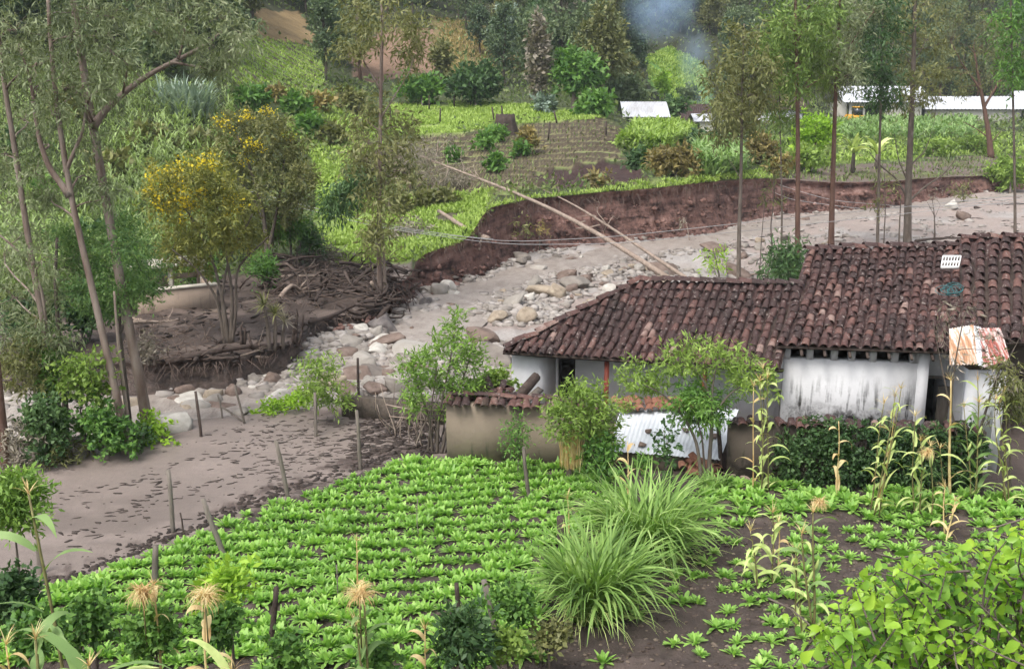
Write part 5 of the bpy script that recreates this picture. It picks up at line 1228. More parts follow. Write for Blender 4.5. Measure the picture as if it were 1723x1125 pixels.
def htree(seed, name, label, cat, lines, clumps, spec, leaf, bark, blossom=None, group=None, twigs=5, bseg=6, base=None):
    g = rng(seed); lines = [(smooth_line(p), a, b) for p, a, b in lines]
    if name not in ('hanging_bough', 'leafy_branch'):         # every stem reaches down to the ground
        zmin = min(p[0][2] for p, _, _ in lines)
        for i, (p, a_, b_) in enumerate(lines):
            q = p[0]; gz = float(hq(q[[0]], q[[1]])[0])
            if q[2] < zmin + 0.35 and 0.02 < q[2] - gz < 4.0: lines[i] = (np.vstack([[q[0], q[1], gz - 0.1], p]), a_, b_)
    base = lines[0][0][0] if base is None else base
    t = thing(name, label, cat, base, group)
    tm = MB()
    for p, a, b in lines: tm.tube(p, np.linspace(a, b, len(p)) * (1 + 0.35 * np.exp(-np.linspace(0, 14, len(p))) ), 8)
    bm = tm
    for c, r, n in clumps:
        q, rr = nearest(lines, np.asarray(c)); L = np.linalg.norm(np.asarray(c) - q)
        rb = max(0.012, min(rr * 0.5, 0.012 + L * 0.012))
        if L > 0.25: bm.tube(wob(g, q, c, bseg, 0.05, 0.04), np.linspace(rb, rb * 0.35, bseg), 5)
        for _ in range(twigs):
            d = norm(g.normal(size=3) + [0, 0, 0.3]) * np.asarray(r) * g.uniform(0.6, 1.0); bm.tube(wob(g, c - d * 0.2, c + d, 4, 0.08), np.linspace(rb * 0.4, 0.004, 4), 3, cap=False)
    tr = tm.build('trunk', bark, t, None, True)
    lm = MB(); leaf_cloud(lm, g, clumps, spec); lm.build('crown', leaf, t)
    if blossom:
        fm = MB(); leaf_cloud(fm, g, blossom, dict(L=(0.06, 0.12), wr=0.8, sprig=0.3, per=8, spread=0.3, fill=0.7)); fm.build('blossom', 'yellow', t)
    return t
def pc(Y, lst, n, flat=0.8, seed=0, jit=1.0):
    """clumps given in photo pixels: (px,row,radius[,weight])"""
    g = rng(seed + 17); out = []
    for q in lst:
        px, row, r = q[:3]; wgt = q[3] if len(q) > 3 else 1.0; c = at(px, row, Y + g.normal() * jit); k = ppm(Y)
        out.append((c, (r / k, r / k * 0.9, r / k * flat), int(n * wgt)))
    return out
def ln(Y, pts, dy=0.0):
    k = len(pts); return [at(px, row, Y + dy * i / max(1, k - 1)) for i, (px, row) in enumerate(pts)]
def base_on(px, row): return ground(px, row)

def left_trees():
    Y = 29.6
    fol = lambda lst, n, s: pc(Y, [(a_, b_, r_ * 0.8) for a_, b_, r_ in lst], n, 0.75, s, 1.4)
    htree(401, 'eucalyptus_tree', 'leftmost tall eucalyptus with hazy grey foliage hanging over the corner', 'tree',
          [(ln(29.4, [(102, 760), (95, 660), (80, 570), (58, 470), (38, 340), (22, 230), (8, 150), (-5, 50), (-15, -80)]), 0.115, 0.05), (ln(29.4, [(80, 570), (70, 480), (30, 420), (-20, 380)]), 0.06, 0.02)],
          fol([(20, 50, 60), (60, 110, 50), (10, 150, 55), (-30, 80, 60), (40, 200, 45), (8, 260, 50), (60, 290, 45), (15, 340, 50), (50, 390, 40), (8, 430, 45), (70, 440, 40), (25, 500, 45), (80, 500, 35), (60, 550, 38), (10, 570, 40), (-20, -40, 70), (40, -60, 60), (100, 580, 25)], 520, 1), EUC, 'lf_euc', 'bark_euc', twigs=6)
    htree(402, 'eucalyptus_tree', 'middle left eucalyptus forking into two thin crooked stems', 'tree',
          [(ln(28.6, [(215, 772), (205, 700), (190, 640), (168, 540), (142, 430), (118, 330), (108, 260), (95, 180), (85, 80), (80, -20)]), 0.125, 0.05), (ln(28.6, [(118, 330), (80, 280), (62, 220), (55, 150), (35, 80)]), 0.09, 0.03), (ln(28.6, [(110, 290), (140, 220), (148, 150)]), 0.06, 0.02)],
          fol([(80, 60, 45), (110, 110, 40), (60, 150, 35), (120, 20, 45), (35, 70, 35), (90, 190, 30), (150, 140, 30), (140, 230, 28), (60, 230, 28), (90, -50, 60), (170, 60, 40), (150, 300, 25), (90, 330, 25), (180, 330, 22)], 360, 2), EUC, 'lf_euc', 'bark_euc', twigs=6)
    htree(403, 'eucalyptus_tree', 'largest left eucalyptus with one long bare bough reaching right', 'tree',
          [(ln(30.2, [(252, 742), (245, 690), (230, 610), (210, 520), (190, 400), (170, 290), (153, 200), (140, 110), (125, 20), (110, -80), (104, -190)]), 0.165, 0.08),
           (ln(30.0, [(156, 215), (172, 190), (205, 158), (250, 125), (300, 100), (340, 80), (375, 52)], 1.5), 0.11, 0.03), (ln(30.8, [(290, 105), (330, 112), (372, 120)]), 0.04, 0.015), (ln(30.8, [(300, 100), (308, 70), (312, 40)]), 0.04, 0.015)],
          fol([(150, 20, 40), (190, 30, 42), (230, 10, 45), (280, 20, 45), (330, 10, 45), (375, 30, 40), (405, 55, 30), (260, 55, 30), (190, 90, 32), (215, 110, 25), (350, 70, 32), (390, 95, 24), (310, 50, 28), (120, 60, 35), (180, 150, 22), (110, 150, 28), (360, 120, 22), (130, -60, 70), (220, -70, 70), (330, -60, 60), (60, -90, 60)], 380, 3), EUC, 'lf_euc', 'bark_euc', twigs=7)
    htree(404, 'feathery_tree', 'feathery bright green acacia foliage in front of the concrete tank', 'tree',
          [(ln(31, [(222, 740), (212, 640), (202, 560), (200, 480), (190, 420)]), 0.06, 0.025), (ln(31, [(202, 560), (230, 500), (270, 470)]), 0.04, 0.015)],
          pc(31, [(130, 440, 38), (170, 420, 40), (215, 415, 36), (240, 450, 40), (190, 465, 42), (240, 485, 26), (215, 500, 30), (150, 490, 32), (120, 400, 32), (200, 380, 28), (170, 520, 26)], 1300, 0.4, 4), FINE, 'lf_feather', 'bark', twigs=6)
    htree(405, 'slender_stem', 'thin pale bare stem leaning between the eucalyptus trunks', 'tree', [(ln(29.2, [(218, 745), (213, 690), (204, 620), (197, 560), (192, 490)]), 0.07, 0.03)], pc(29.2, [(190, 480, 14)], 60), EUC, 'lf_euc', 'bark_pale')
    htree(406, 'slender_stem', 'thin dark stem close behind the leftmost eucalyptus', 'tree', [(ln(30.2, [(112, 740), (108, 660), (100, 570), (92, 480), (96, 400)]), 0.09, 0.04)], pc(30.2, [(95, 400, 30), (110, 450, 25)], 260), EUC, 'lf_euc', 'bark')
    htree(407, 'broken_trunk', 'reddish trunk cut by the left picture edge', 'tree', [(ln(27.5, [(8, 790), (4, 730), (-2, 670), (-12, 560), (-30, 400)]), 0.17, 0.1)], pc(27.5, [(-40, 420, 60)], 300), EUC, 'lf_euc', 'bark_red')
    # undergrowth round the trunks
    for i, (px, row, r, Yb, leaf, spec, lab, n) in enumerate([
        (140, 655, 38, 28.6, 'lf_bright', BROAD, 'bright leafy shrub between the eucalyptus trunks', 900), (75, 700, 50, 28.2, 'lf_dark', BROAD, 'dark broad leaved bush below the leftmost eucalyptus', 1500),
        (170, 715, 42, 28.4, 'lf_mid', BROAD, 'low creeper with broad leaves at the foot of the eucalyptus', 1300), (270, 735, 28, 29.6, 'lf_lime', BROAD, 'small yellow green plant beside the white boulder', 420),
        (45, 620, 48, 29.0, 'lf_olive', LANCE, 'tall olive thicket at the left picture edge', 1400), (95, 610, 32, 29.2, 'lf_mid', LANCE, 'upright green shrub behind the leftmost trunks', 800),
        (30, 760, 34, 27.6, 'lf_grey', LANCE, 'grey straggly brush by the reddish trunk', 700), (110, 760, 30, 28.0, 'lf_olive', LANCE, 'weedy tuft under the dark broad leaved bush', 500), (225, 745, 24, 28.9, 'lf_dark', BROAD, 'dark leafy sprout beside the leaning pale stem', 420)]):
        k = ppm(Yb); c = at(px, row, Yb); b = np.array([c[0], Yb, float(h(c[0], Yb))]); R_ = r / k
        g = rng(450 + i); cl = [(c + g.normal(size=3) * R_ * 0.6, (R_ * 0.5,) * 3, n // 6) for _ in range(12)]
        htree(460 + i, 'shrub', lab, 'shrub', [([b - UP * 0.1, lerp(b, c, 0.6) + g.normal(size=3) * 0.1, c], 0.035, 0.015), ([b + [0.1, 0, -0.1], lerp(b, c, 0.5) + [0.2, 0, 0], c + [R_ * 0.4, 0, 0.1]], 0.025, 0.01)], cl, spec, leaf, 'bark', twigs=2, base=b)
left_trees()

def mid_trees():
    b = ground(385, 578); Y = b[1]
    stems = [(ln(Y, [(385, 580), (378, 520), (360, 440), (330, 380), (300, 330)]), 0.08, 0.025), (ln(Y, [(388, 580), (392, 500), (380, 420), (370, 360), (350, 310)]), 0.075, 0.025), (ln(Y, [(382, 580), (372, 500), (385, 430), (410, 390), (425, 360)]), 0.065, 0.02),
             (ln(Y, [(390, 580), (398, 520), (396, 450), (440, 410), (455, 395)]), 0.07, 0.02), (ln(Y, [(378, 575), (365, 500), (330, 450), (290, 420)]), 0.07, 0.02)]
    htree(501, 'yellow_flowering_tree', 'many stemmed tree with yellow blossom standing beside the concrete tank', 'tree', stems,
          pc(Y, [(285, 305, 32), (330, 300, 32), (370, 320, 30), (270, 340, 30), (320, 345, 34), (365, 365, 32), (405, 350, 24), (300, 390, 32), (345, 405, 32), (390, 400, 26), (290, 430, 24), (420, 400, 18), (330, 440, 24), (350, 280, 22)], 850, 0.8, 5), dict(FINE, L=(0.14, 0.26)), 'lf_yellowgreen', 'bark',
          blossom=pc(Y - 0.5, [(280, 296, 24), (312, 302, 24), (340, 290, 18), (268, 325, 20), (345, 272, 12), (310, 325, 22), (370, 320, 12), (285, 345, 14), (340, 330, 12), (300, 288, 16), (262, 305, 14), (320, 350, 26), (390, 345, 14)], 160, 0.8, 6, 0.5), twigs=5)
    b2 = ground(452, 452); Y = b2[1]
    htree(502, 'yellow_flowering_tree', 'taller grey green tree with yellow tips behind the many stemmed one', 'tree',
          [(ln(Y, [(452, 455), (448, 400), (440, 340), (420, 280), (400, 230)]), 0.16, 0.04), (ln(Y, [(450, 430), (465, 360), (475, 300), (480, 250)]), 0.1, 0.03), (ln(Y, [(446, 380), (425, 330), (400, 300)]), 0.07, 0.02)],
          pc(Y, [(385, 215, 26), (420, 210, 28), (460, 220, 28), (495, 250, 26), (395, 255, 28), (440, 260, 32), (480, 285, 30), (510, 300, 20), (410, 300, 28), (455, 315, 32), (495, 335, 26), (430, 350, 28), (475, 365, 26), (395, 335, 20), (450, 395, 24)], 800, 0.8, 7), dict(FINE, L=(0.18, 0.32)), 'lf_olive', 'bark',
          blossom=pc(Y - 0.5, [(380, 205, 14), (418, 198, 12), (452, 190, 12), (420, 240, 12), (408, 268, 9), (438, 245, 8), (480, 225, 14)], 100, 0.8, 8, 0.2), twigs=5)
    for i, (px, row, r, bx, br, leaf, spec, lab, n) in enumerate([
        (488, 385, 46, 490, 446, 'lf_mid', dict(FINE, L=(0.15, 0.3)), 'dark green bushy tree at the foot of the green field', 2600), (448, 452, 32, 448, 490, 'lf_mid', dict(FINE, L=(0.14, 0.26)), 'round light green shrub beside the driftwood pile', 1600),
        (330, 455, 42, 320, 495, 'lf_mid', BROAD, 'green undergrowth behind the concrete tank', 1500), (215, 470, 60, 220, 520, 'lf_mid', dict(BROAD, L=(0.15, 0.28)), 'broad green thicket left of the concrete tank', 2000), (60, 540, 70, 60, 590, 'lf_dark', dict(BROAD, L=(0.15, 0.28)), 'dark thicket behind the leftmost trunks', 2000),
        (140, 520, 55, 140, 575, 'lf_dark', dict(BROAD, L=(0.15, 0.28)), 'dark thicket behind the middle left trunks', 1600), (250, 588, 32, 250, 612, 'lf_grey', LANCE, 'withered bush flattened on the mud bank', 800), (525, 405, 28, 528, 446, 'lf_dark', dict(FINE, L=(0.15, 0.3)), 'dark narrow bush beside the fence of thin stakes', 1200)]):
        b = ground(bx, br); Yb = b[1]; k = ppm(Yb); c = at(px, row, Yb); R_ = r / k; g = rng(520 + i)
        cl = [(c + norm(g.normal(size=3)) * R_ * g.uniform(0.2, 0.65) * [1, 1, 0.85], (R_ * 0.45,) * 3, n // 12) for _ in range(12)]
        htree(530 + i, 'bushy_tree', lab, 'bush', [([b - UP * 0.1, lerp(b, c, 0.6), c], 0.08, 0.03), ([b + [0.2, 0, -0.1], lerp(b, c, 0.5) + [R_ * 0.3, 0, 0], c + [R_ * 0.4, 0, 0.1]], 0.05, 0.02)], cl, spec, leaf, 'bark', twigs=3, base=b)
    # slim tree in the middle
    b = ground(641, 492); Y = b[1]
    htree(503, 'slim_tree', 'tall slim tree rooted at the end of the driftwood pile', 'tree',
          [(ln(Y, [(640, 496), (638, 440), (637, 380), (640, 250), (641, 120), (644, 40), (640, -60)]), 0.13, 0.05), (ln(Y, [(648, 494), (646, 420), (640, 360)]), 0.09, 0.04), (ln(Y, [(640, 200), (665, 160), (690, 120)]), 0.04, 0.015), (ln(Y, [(640, 150), (610, 100), (598, 60)]), 0.05, 0.015)],
          pc(Y, [(600, 30, 34), (650, 15, 36), (625, 60, 26), (700, 65, 18), (695, 95, 18), (590, 85, 22), (690, 40, 14)], 300, 0.8, 9) + pc(Y, [(600, 200, 30), (640, 190, 30), (680, 215, 24), (620, 240, 34), (665, 255, 28), (600, 270, 28), (640, 300, 30), (680, 290, 20), (620, 330, 24), (655, 345, 20), (640, 385, 16), (632, 410, 14)], 300, 0.8, 10), EUC_FAR, 'lf_olive', 'bark_euc', twigs=12)
    lm = pc(Y + 4, [(575, 335, 20), (590, 318, 20), (606, 303, 18), (565, 345, 14), (700, 330, 20), (725, 330, 18)], 500, 0.8, 11, 0.3)
    htree(504, 'hanging_bough', 'dark green leafy bough drooping left of the slim tree', 'branch', [(ln(Y + 4, [(650, 275), (615, 290), (580, 325), (562, 348)]), 0.06, 0.02)], lm[:4], dict(EUC_FAR, droop=0.9), 'lf_dark', 'bark', twigs=3)
    # yuccas
    for i, (px, row, top, lab) in enumerate([(452, 590, 512, 'tallest yucca with a spiky head on the mud bank'), (462, 592, 528, 'middle yucca leaning close to the tallest one'), (476, 588, 540, 'rightmost short yucca with a drooping head')]):
        b = ground(px, row); g = rng(560 + i); tp = at(px + (-8, 0, 3)[i], top, b[1]); t = thing('yucca', lab, 'yucca', b)
        MB().tube(wob(g, b - UP * 0.1, tp, 7, 0.03), np.linspace(0.09, 0.05, 7), 7).build('trunk', 'bark', t, None, True)
        lm = MB(); n = 46; blades(lm, g, np.tile(tp, (n, 1)) + g.normal(size=(n, 3)) * 0.03, g.uniform(0, 6.28, n), g.uniform(-0.5, 1.4, n), g.uniform(0.45, 0.7, n), 0.05, g.uniform(0.2, 0.7, n), 3); lm.build('leaf_rosette', 'lf_grey' if i == 2 else 'lf_olive', t)
mid_trees()

def right_trees():
    S = EUC_FAR
    def T(seed, lab, lines, cl, Y, leaf='lf_euc_g', bark='bark_red', n=300, tw=5):
        lines = [(p, r0 * 0.82, r1 * 0.85) for p, r0, r1 in lines]
        htree(seed, 'eucalyptus_tree', lab, 'tree', lines, pc(Y, [(q[0] + dx, q[1] + dy, q[2] * 0.62, q[3] if len(q) > 3 else 1) for q in cl for dx, dy in ((-q[2] * 0.35, -q[2] * 0.15), (q[2] * 0.4, q[2] * 0.2))], int(n * 0.6), 0.8, seed, 1.5), S, leaf, bark, twigs=tw)
    T(601, 'slender eucalyptus rising behind the lower tiled ridge', [(ln(53, [(1243, 486), (1243, 400), (1247, 300), (1248, 200), (1250, 100), (1252, 40)]), 0.14, 0.04), (ln(53, [(1246, 300), (1225, 265)]), 0.03, 0.01)], [(1230, 105, 28), (1265, 110, 28), (1250, 60, 26), (1215, 150, 26), (1250, 150, 30), (1280, 165, 24), (1225, 190, 24), (1260, 200, 22), (1290, 120, 20), (1210, 220, 16)], 53, 'lf_olive', 'bark', 330)
    T(602, 'very thin eucalyptus left of the pair above the tiled roofs', [(ln(60, [(1314, 455), (1316, 350), (1313, 230), (1310, 100)]), 0.075, 0.03)], [(1310, 110, 30), (1325, 150, 24), (1300, 180, 22), (1318, 200, 18), (1296, 70, 24)], 60, 'lf_euc_g', 'bark', 300)
    T(603, 'tall eucalyptus with full crown and straight reddish trunk above the roof junction', [(ln(58, [(1342, 462), (1342, 380), (1343, 250), (1341, 120), (1338, 0), (1336, -120)]), 0.2, 0.06)], [(1340, 20, 34), (1310, 35, 30), (1370, 35, 30), (1325, 70, 30), (1360, 80, 28), (1300, 85, 24), (1385, 75, 24), (1340, 110, 28), (1315, 125, 20), (1375, 120, 22), (1345, 145, 18), (1395, 20, 28), (1340, -50, 50)], 58, 'lf_euc_g', 'bark_red', 420)
    T(604, 'tall reddish eucalyptus behind the ridge of the tall house', [(ln(62, [(1398, 440), (1399, 380), (1402, 280), (1405, 180), (1411, 60), (1416, -100)]), 0.23, 0.07), (ln(62, [(1408, 120), (1440, 60), (1470, 20)]), 0.05, 0.02)], [(1415, 130, 26), (1395, 145, 22), (1430, 110, 24), (1405, 90, 24), (1440, 50, 26), (1400, 40, 26), (1385, 110, 18), (1425, 0, 34), (1470, 15, 22)], 62, 'lf_euc', 'bark_red', 340)
    T(605, 'slim grey eucalyptus between the reddish one and the forked one', [(ln(64, [(1476, 440), (1477, 380), (1480, 250), (1484, 100), (1486, -60)]), 0.13, 0.05)], [(1480, 130, 26), (1470, 165, 22), (1495, 160, 20), (1485, 90, 26), (1470, 60, 24), (1500, 45, 24), (1490, 0, 30), (1465, 110, 18)], 64, 'lf_dark', 'bark', 320)
    T(606, 'stout eucalyptus with bare crooked lower branches behind the tall house', [(ln(66, [(1526, 440), (1527, 390), (1528, 320), (1532, 230), (1537, 120), (1540, 0), (1542, -120)]), 0.34, 0.08), (ln(66, [(1526, 330), (1508, 300), (1480, 278), (1462, 255)]), 0.09, 0.025), (ln(66, [(1528, 340), (1555, 315), (1590, 292), (1612, 262)]), 0.09, 0.025),
        (ln(66, [(1529, 310), (1512, 270), (1505, 225)]), 0.06, 0.02), (ln(66, [(1530, 280), (1556, 255), (1565, 232)]), 0.06, 0.02), (ln(66, [(1527, 345), (1520, 320), (1500, 312)]), 0.05, 0.02)], [(1545, 60, 28), (1520, 95, 24), (1560, 125, 22), (1510, 50, 24), (1570, 70, 22), (1535, 140, 20), (1540, 0, 36), (1520, 165, 15), (1560, 165, 15)], 66, 'lf_olive', 'bark', 240, 9)
    Yb = ground(1668, 266)[1]
    T(607, 'spreading dark eucalyptus with twisted reddish trunk on the far bank', [(ln(Yb, [(1668, 268), (1663, 220), (1655, 175), (1648, 140), (1640, 90)]), 0.4, 0.12), (ln(Yb, [(1656, 180), (1680, 140), (1700, 110)]), 0.18, 0.06), (ln(Yb, [(1650, 150), (1620, 110), (1600, 70)]), 0.16, 0.05), (ln(Yb, [(1664, 232), (1640, 215), (1620, 205)]), 0.09, 0.03), (ln(Yb, [(1668, 240), (1685, 220)]), 0.08, 0.03)],
      [(1600, 40, 34), (1640, 30, 36), (1680, 40, 32), (1590, 80, 30), (1630, 80, 36), (1670, 90, 34), (1700, 80, 28), (1605, 120, 28), (1645, 125, 30), (1690, 130, 24), (1580, 120, 20), (1620, 150, 18), (1640, -20, 50), (1580, 10, 26)], Yb, 'lf_olive', 'bark_red', 420, 8)
    T(608, 'thin eucalyptus near the right picture edge', [(ln(62, [(1708, 420), (1708, 350), (1706, 220), (1702, 80), (1700, -60)]), 0.12, 0.05)], [(1700, 80, 26), (1715, 110, 24), (1705, 130, 20), (1695, 40, 24), (1715, 20, 30)], 62, 'lf_mid', 'bark', 340)
    T(609, 'thin bare sapling standing alone on the mud flat', [(ln(70, [(1573, 392), (1572, 360), (1568, 330)]), 0.06, 0.02), (ln(70, [(1572, 368), (1582, 345)]), 0.03, 0.01), (ln(70, [(1572, 362), (1560, 340)]), 0.03, 0.01)], [(1568, 328, 8)], 70, 'lf_grey', 'bark', 30, 3)
    T(610, 'thin paired saplings beside the slim grey eucalyptus', [(ln(64, [(1486, 430), (1490, 350), (1488, 290)]), 0.05, 0.02), (ln(64, [(1512, 430), (1514, 370), (1516, 330)]), 0.07, 0.03)], [(1488, 310, 10), (1486, 340, 9)], 64, 'lf_olive', 'bark', 60, 3)
    T(611, 'crooked thin sapling behind the dark bush at the roof junction', [(ln(56, [(1292, 462), (1300, 420), (1296, 380), (1304, 330), (1300, 280)]), 0.06, 0.02), (ln(56, [(1278, 468), (1280, 420), (1284, 370), (1288, 330)]), 0.035, 0.015)], [(1300, 285, 10), (1290, 335, 8)], 56, 'lf_olive', 'bark', 60, 4)
    T(612, 'dark leafy bush at the junction of the two tiled roofs', [(ln(47, [(1325, 480), (1325, 450), (1322, 425)]), 0.06, 0.03)], [(1312, 430, 14), (1332, 425, 14), (1322, 445, 15), (1338, 445, 11), (1310, 452, 12), (1326, 465, 13)], 47, 'lf_dark', 'bark', 240, 3)
    T(613, 'bent pale green sapling on the mud behind the lower ridge', [(ln(58, [(1210, 462), (1205, 440), (1200, 420)]), 0.05, 0.02)], [(1200, 425, 8), (1203, 440, 8), (1202, 450, 7)], 58, 'lf_lime', 'bark', 60, 3)
    T(614, 'small light sapling clinging to the right end of the bank', [(ln(90, [(1622, 345), (1620, 325), (1618, 310)]), 0.07, 0.03)], [(1618, 315, 12), (1622, 330, 10), (1612, 325, 9)], 90, 'lf_olive', 'bark', 90, 3)
    T(615, 'little withered shrub on the face of the cut bank', [(ln(67, [(880, 402), (880, 385)]), 0.04, 0.02)], [(880, 388, 9)], 67, 'lf_olive', 'bark', 60, 3)
    T(616, 'yellowed shrub hanging on the cut bank beside the withered one', [(ln(67, [(908, 402), (908, 382)]), 0.04, 0.02)], [(908, 385, 9)], 67, 'lf_brown', 'bark', 60, 3)
    T(617, 'bare pale sapling rising from the foot of the cut bank', [(ln(72, [(1160, 405), (1157, 385), (1152, 366)]), 0.05, 0.02)], [(1152, 368, 6)], 72, 'lf_grey', 'bark_pale', 20, 3)
right_trees()

def bank_debris():
    g = rng(650); mb = MB(); V0 = [ico(rng(655 + i), 1, 0.5) for i in range(4)]
    for i in range(900):                                       # slumped clods at the foot and on the face of the cut
        px = g.uniform(560, 1690); eb, et = float(edge_yb(px)), float(edge_yt(px)); zt = float(edge_zt(px)); k = g.random() ** 2.5
        y = eb - 0.25 - 0.9 * g.random() * (1 - k) + (et - eb) * k; x = (px - CX) / FPX * (CP * y + CAMH * SP); z = -1.0 + (zt + 0.7) * k * 0.8; l = 0.06 + 0.28 * g.random() ** 2.5
        V, F = V0[g.integers(4)]; a = g.uniform(0, 6.28); c, s = math.cos(a), math.sin(a); W = V * [l, l * 0.8, l * 0.7]
        mb.add(np.stack([W[:, 0] * c - W[:, 1] * s, W[:, 0] * s + W[:, 1] * c, W[:, 2]], -1) + [x, y, z], F)
    tag(mb.build('bank_rubble', 'bank'), 'slumped clods of red earth at the foot of the cut bank', 'earth', kind='stuff')
    mb = MB()
    for i in range(230):
        px = g.uniform(240, 1300); et = float(edge_yt(px)); zt = float(edge_zt(px)); y = et - 0.05 + g.normal() * 0.15; x = (px - CX) / FPX * (CP * y + CAMH * SP); p = np.array([x, y, zt - g.random() * 0.25]); L = g.uniform(0.25, 1.1) * min(1, (zt + 1) / 2.2)
        mb.tube(wob(g, p, p + [g.normal() * 0.2, -0.25 - 0.2 * g.random(), -L], 5, 0.08), np.linspace(0.02, 0.006, 5), 4, cap=False)
    tag(mb.build('hanging_roots', 'twig'), 'thin roots hanging from the rim of the cut banks', 'roots', kind='stuff')
bank_debris()
# ------------------------------------------------------------------ fences, cables
def fences():
    g = rng(701)
    posts = [((292, 897), (283, 790), 0.055, 'straight grey fence post at the mud edge, left of the leaning one'), ((378, 942), (341, 838), 0.06, 'grey fence post leaning left at the edge of the crop'), ((262, 990), (262, 917), 0.07, 'thick square post standing in the crop'),
             ((485, 840), (464, 741), 0.055, 'leaning fence post between mud and the top of the crop'), ((607, 790), (600, 690), 0.05, 'slim post on the churned mud beside the wall'), ((455, 1090), (465, 987), 0.055, 'dark post standing low in the crop rows'),
             ((846, 1105), (814, 975), 0.06, 'pale sawn post leaning at the bottom of the field'), ((890, 840), (881, 752), 0.05, 'pale post in the crop in front of the adobe wall'), ((772, 1045), (768, 980), 0.05, 'short brown post among the bottom weeds'),
             ((338, 735), (329, 658), 0.045, 'dark stake on the near river bank'), ((411, 714), (395, 648), 0.035, 'thin leaning stake on the near river bank'), ((374, 705), (366, 664), 0.03, 'short pale stake beside the leafy branch'),
             ((408, 710), (372, 684), 0.03, 'stick tilted between the two river bank stakes'), ((148, 768), (136, 700), 0.06, 'pale broken post beside the low creeper'), ((531, 736), (530, 660), 0.05, 'post hidden in the leafy young tree'), ((604, 668), (602, 602), 0.05, 'dark snag post behind the mud wall'),
             ((1213, 800), (1207, 704), 0.06, 'dark leaning post at the corner of the zinc shed'), ((843, 772), (841, 684), 0.1, 'thick dark post against the adobe wall'), ((944, 785), (940, 705), 0.06, 'brown post at the right part of the adobe wall'),
             ((948, 920), (944, 868), 0.12, 'short dark stump post beside the tall grass'), ((68, 965), (62, 905), 0.06, 'post at the left end of the mud behind the sapling'), ((311, 905), (303, 862), 0.02, 'thin dark stick beside the straight fence post'),
             ((706, 905), (703, 838), 0.012, 'thin cane in the middle of the crop'), ((570, 1010), (566, 950), 0.012, 'thin cane in the lower crop'), ((218, 770), (222, 790), 0.05, 'short stub at the foot of the trunks')]
    for a, b, r, lab in posts[:-1]:
        p = ground(*a); q = at(*b, p[1] + 0.05); d = q - p
        mb = MB()
        if r > 0.04:
            k = wob(g, p - norm(d) * 0.25, q, 5, 0.006); mb.tube(k, [r * 1.05, r, r, r * 0.95, r * 0.85], 7)
        else: mb.tube(wob(g, p - norm(d) * 0.15, q, 5, 0.02), r, 5)
        tag(mb.build('fence_post', 'wood_dark' if 'dark' in lab or 'brown' in lab else 'wood', None, p), lab, 'post')
    # posts on the far meadow
    for i, (a, b) in enumerate([((658, 206), (656, 178)), ((740, 208), (741, 182)), ((832, 205), (828, 180)), ((846, 200), (844, 178)), ((922, 240), (925, 206)), ((938, 210), (932, 186)), ((1020, 228), (1020, 204)), ((792, 180), (793, 155)), ((764, 182), (764, 156)), ((722, 186), (722, 160))]):
        p = ground(*a); q = at(*b, p[1]); tag(MB().tube([p - UP * 0.2, q], [0.09, 0.07], 5).build('fence_post', 'wood_dark', None, p), 'thin dark fence post on the far meadow', 'post', 'fence posts on the far meadow')
    # stakes behind the dark bush
    for i, (px, r0, r1) in enumerate([(505, 446, 405), (521, 446, 400), (512, 446, 412)]):
        p = ground(px, r0); tag(MB().tube([p - UP * 0.2, at(px, r1, p[1])], 0.04, 5).build('fence_post', 'wood', None, p), 'thin stake of the fence below the bushy tree', 'post', 'thin stakes below the bushy tree')
    # stick fence between the mud wall and the adobe wall
    t = thing('stick_fence', 'ragged fence of dry sticks in front of the mud wall', 'fence', ground(690, 750))
    for i in range(44):
        px = g.uniform(655, 752); p = ground(px, 735 + g.uniform(-12, 20)); L = g.uniform(0.7, 1.6); d = norm(np.array([g.normal() * 0.35, g.normal() * 0.25, 1.0]))
        MB().tube(wob(g, p - UP * 0.1, p + d * L, 5, 0.06), np.linspace(0.02, 0.009, 5), 5).build('stick', 'bark_pale' if g.random() < 0.5 else 'bark', t)
    for (a, b) in (((650, 680), (760, 690)), ((655, 700), (750, 706))):
        MB().tube(wob(g, at(*a, 29.5), at(*b, 28.6), 8, 0.02), 0.02, 5).build('rail', 'bark_pale', t)
    # barbed wire strands
    w = [((292, 820), (378, 860)), ((485, 770), (607, 715)), ((607, 740), (485, 800))]
    # cables over the river
    cab = [([(1900, 318, 70), (1723, 328, 68), (1480, 352, 64), (1240, 376, 60), (1040, 398, 58), (850, 408, 57), (640, 378, 60), (420, 322, 66)], 'upper cable sagging across the whole river'),
           ([(1900, 330, 66), (1723, 337, 64), (1480, 364, 61), (1240, 390, 58), (1040, 410, 56), (850, 412, 56), (640, 384, 59), (430, 330, 66)], 'lower cable sagging close below the upper one'),
           ([(830, 402, 59), (740, 395, 58.5), (640, 380, 58)], 'short loose wire at the corner of the cut bank'),
           ([(1156, 176, 143), (1190, 228, 120), (1240, 278, 100), (1290, 305, 88), (1400, 338, 74), (1560, 350, 66), (1723, 333, 62)], 'cable dropping from the far pole toward the right edge'),
           ([(1156, 180, 143), (1200, 250, 112), (1260, 305, 92), (1330, 336, 80), (1450, 352, 70), (1723, 342, 62)], 'second cable dropping from the far pole beside the first')]
    for pts, lab in cab:
        P = smooth_line([at(*q) for q in pts], 40); tag(MB().tube(P, 0.016, 4).build('cable', 'wire', None, P[0]), lab, 'cable')
fences()

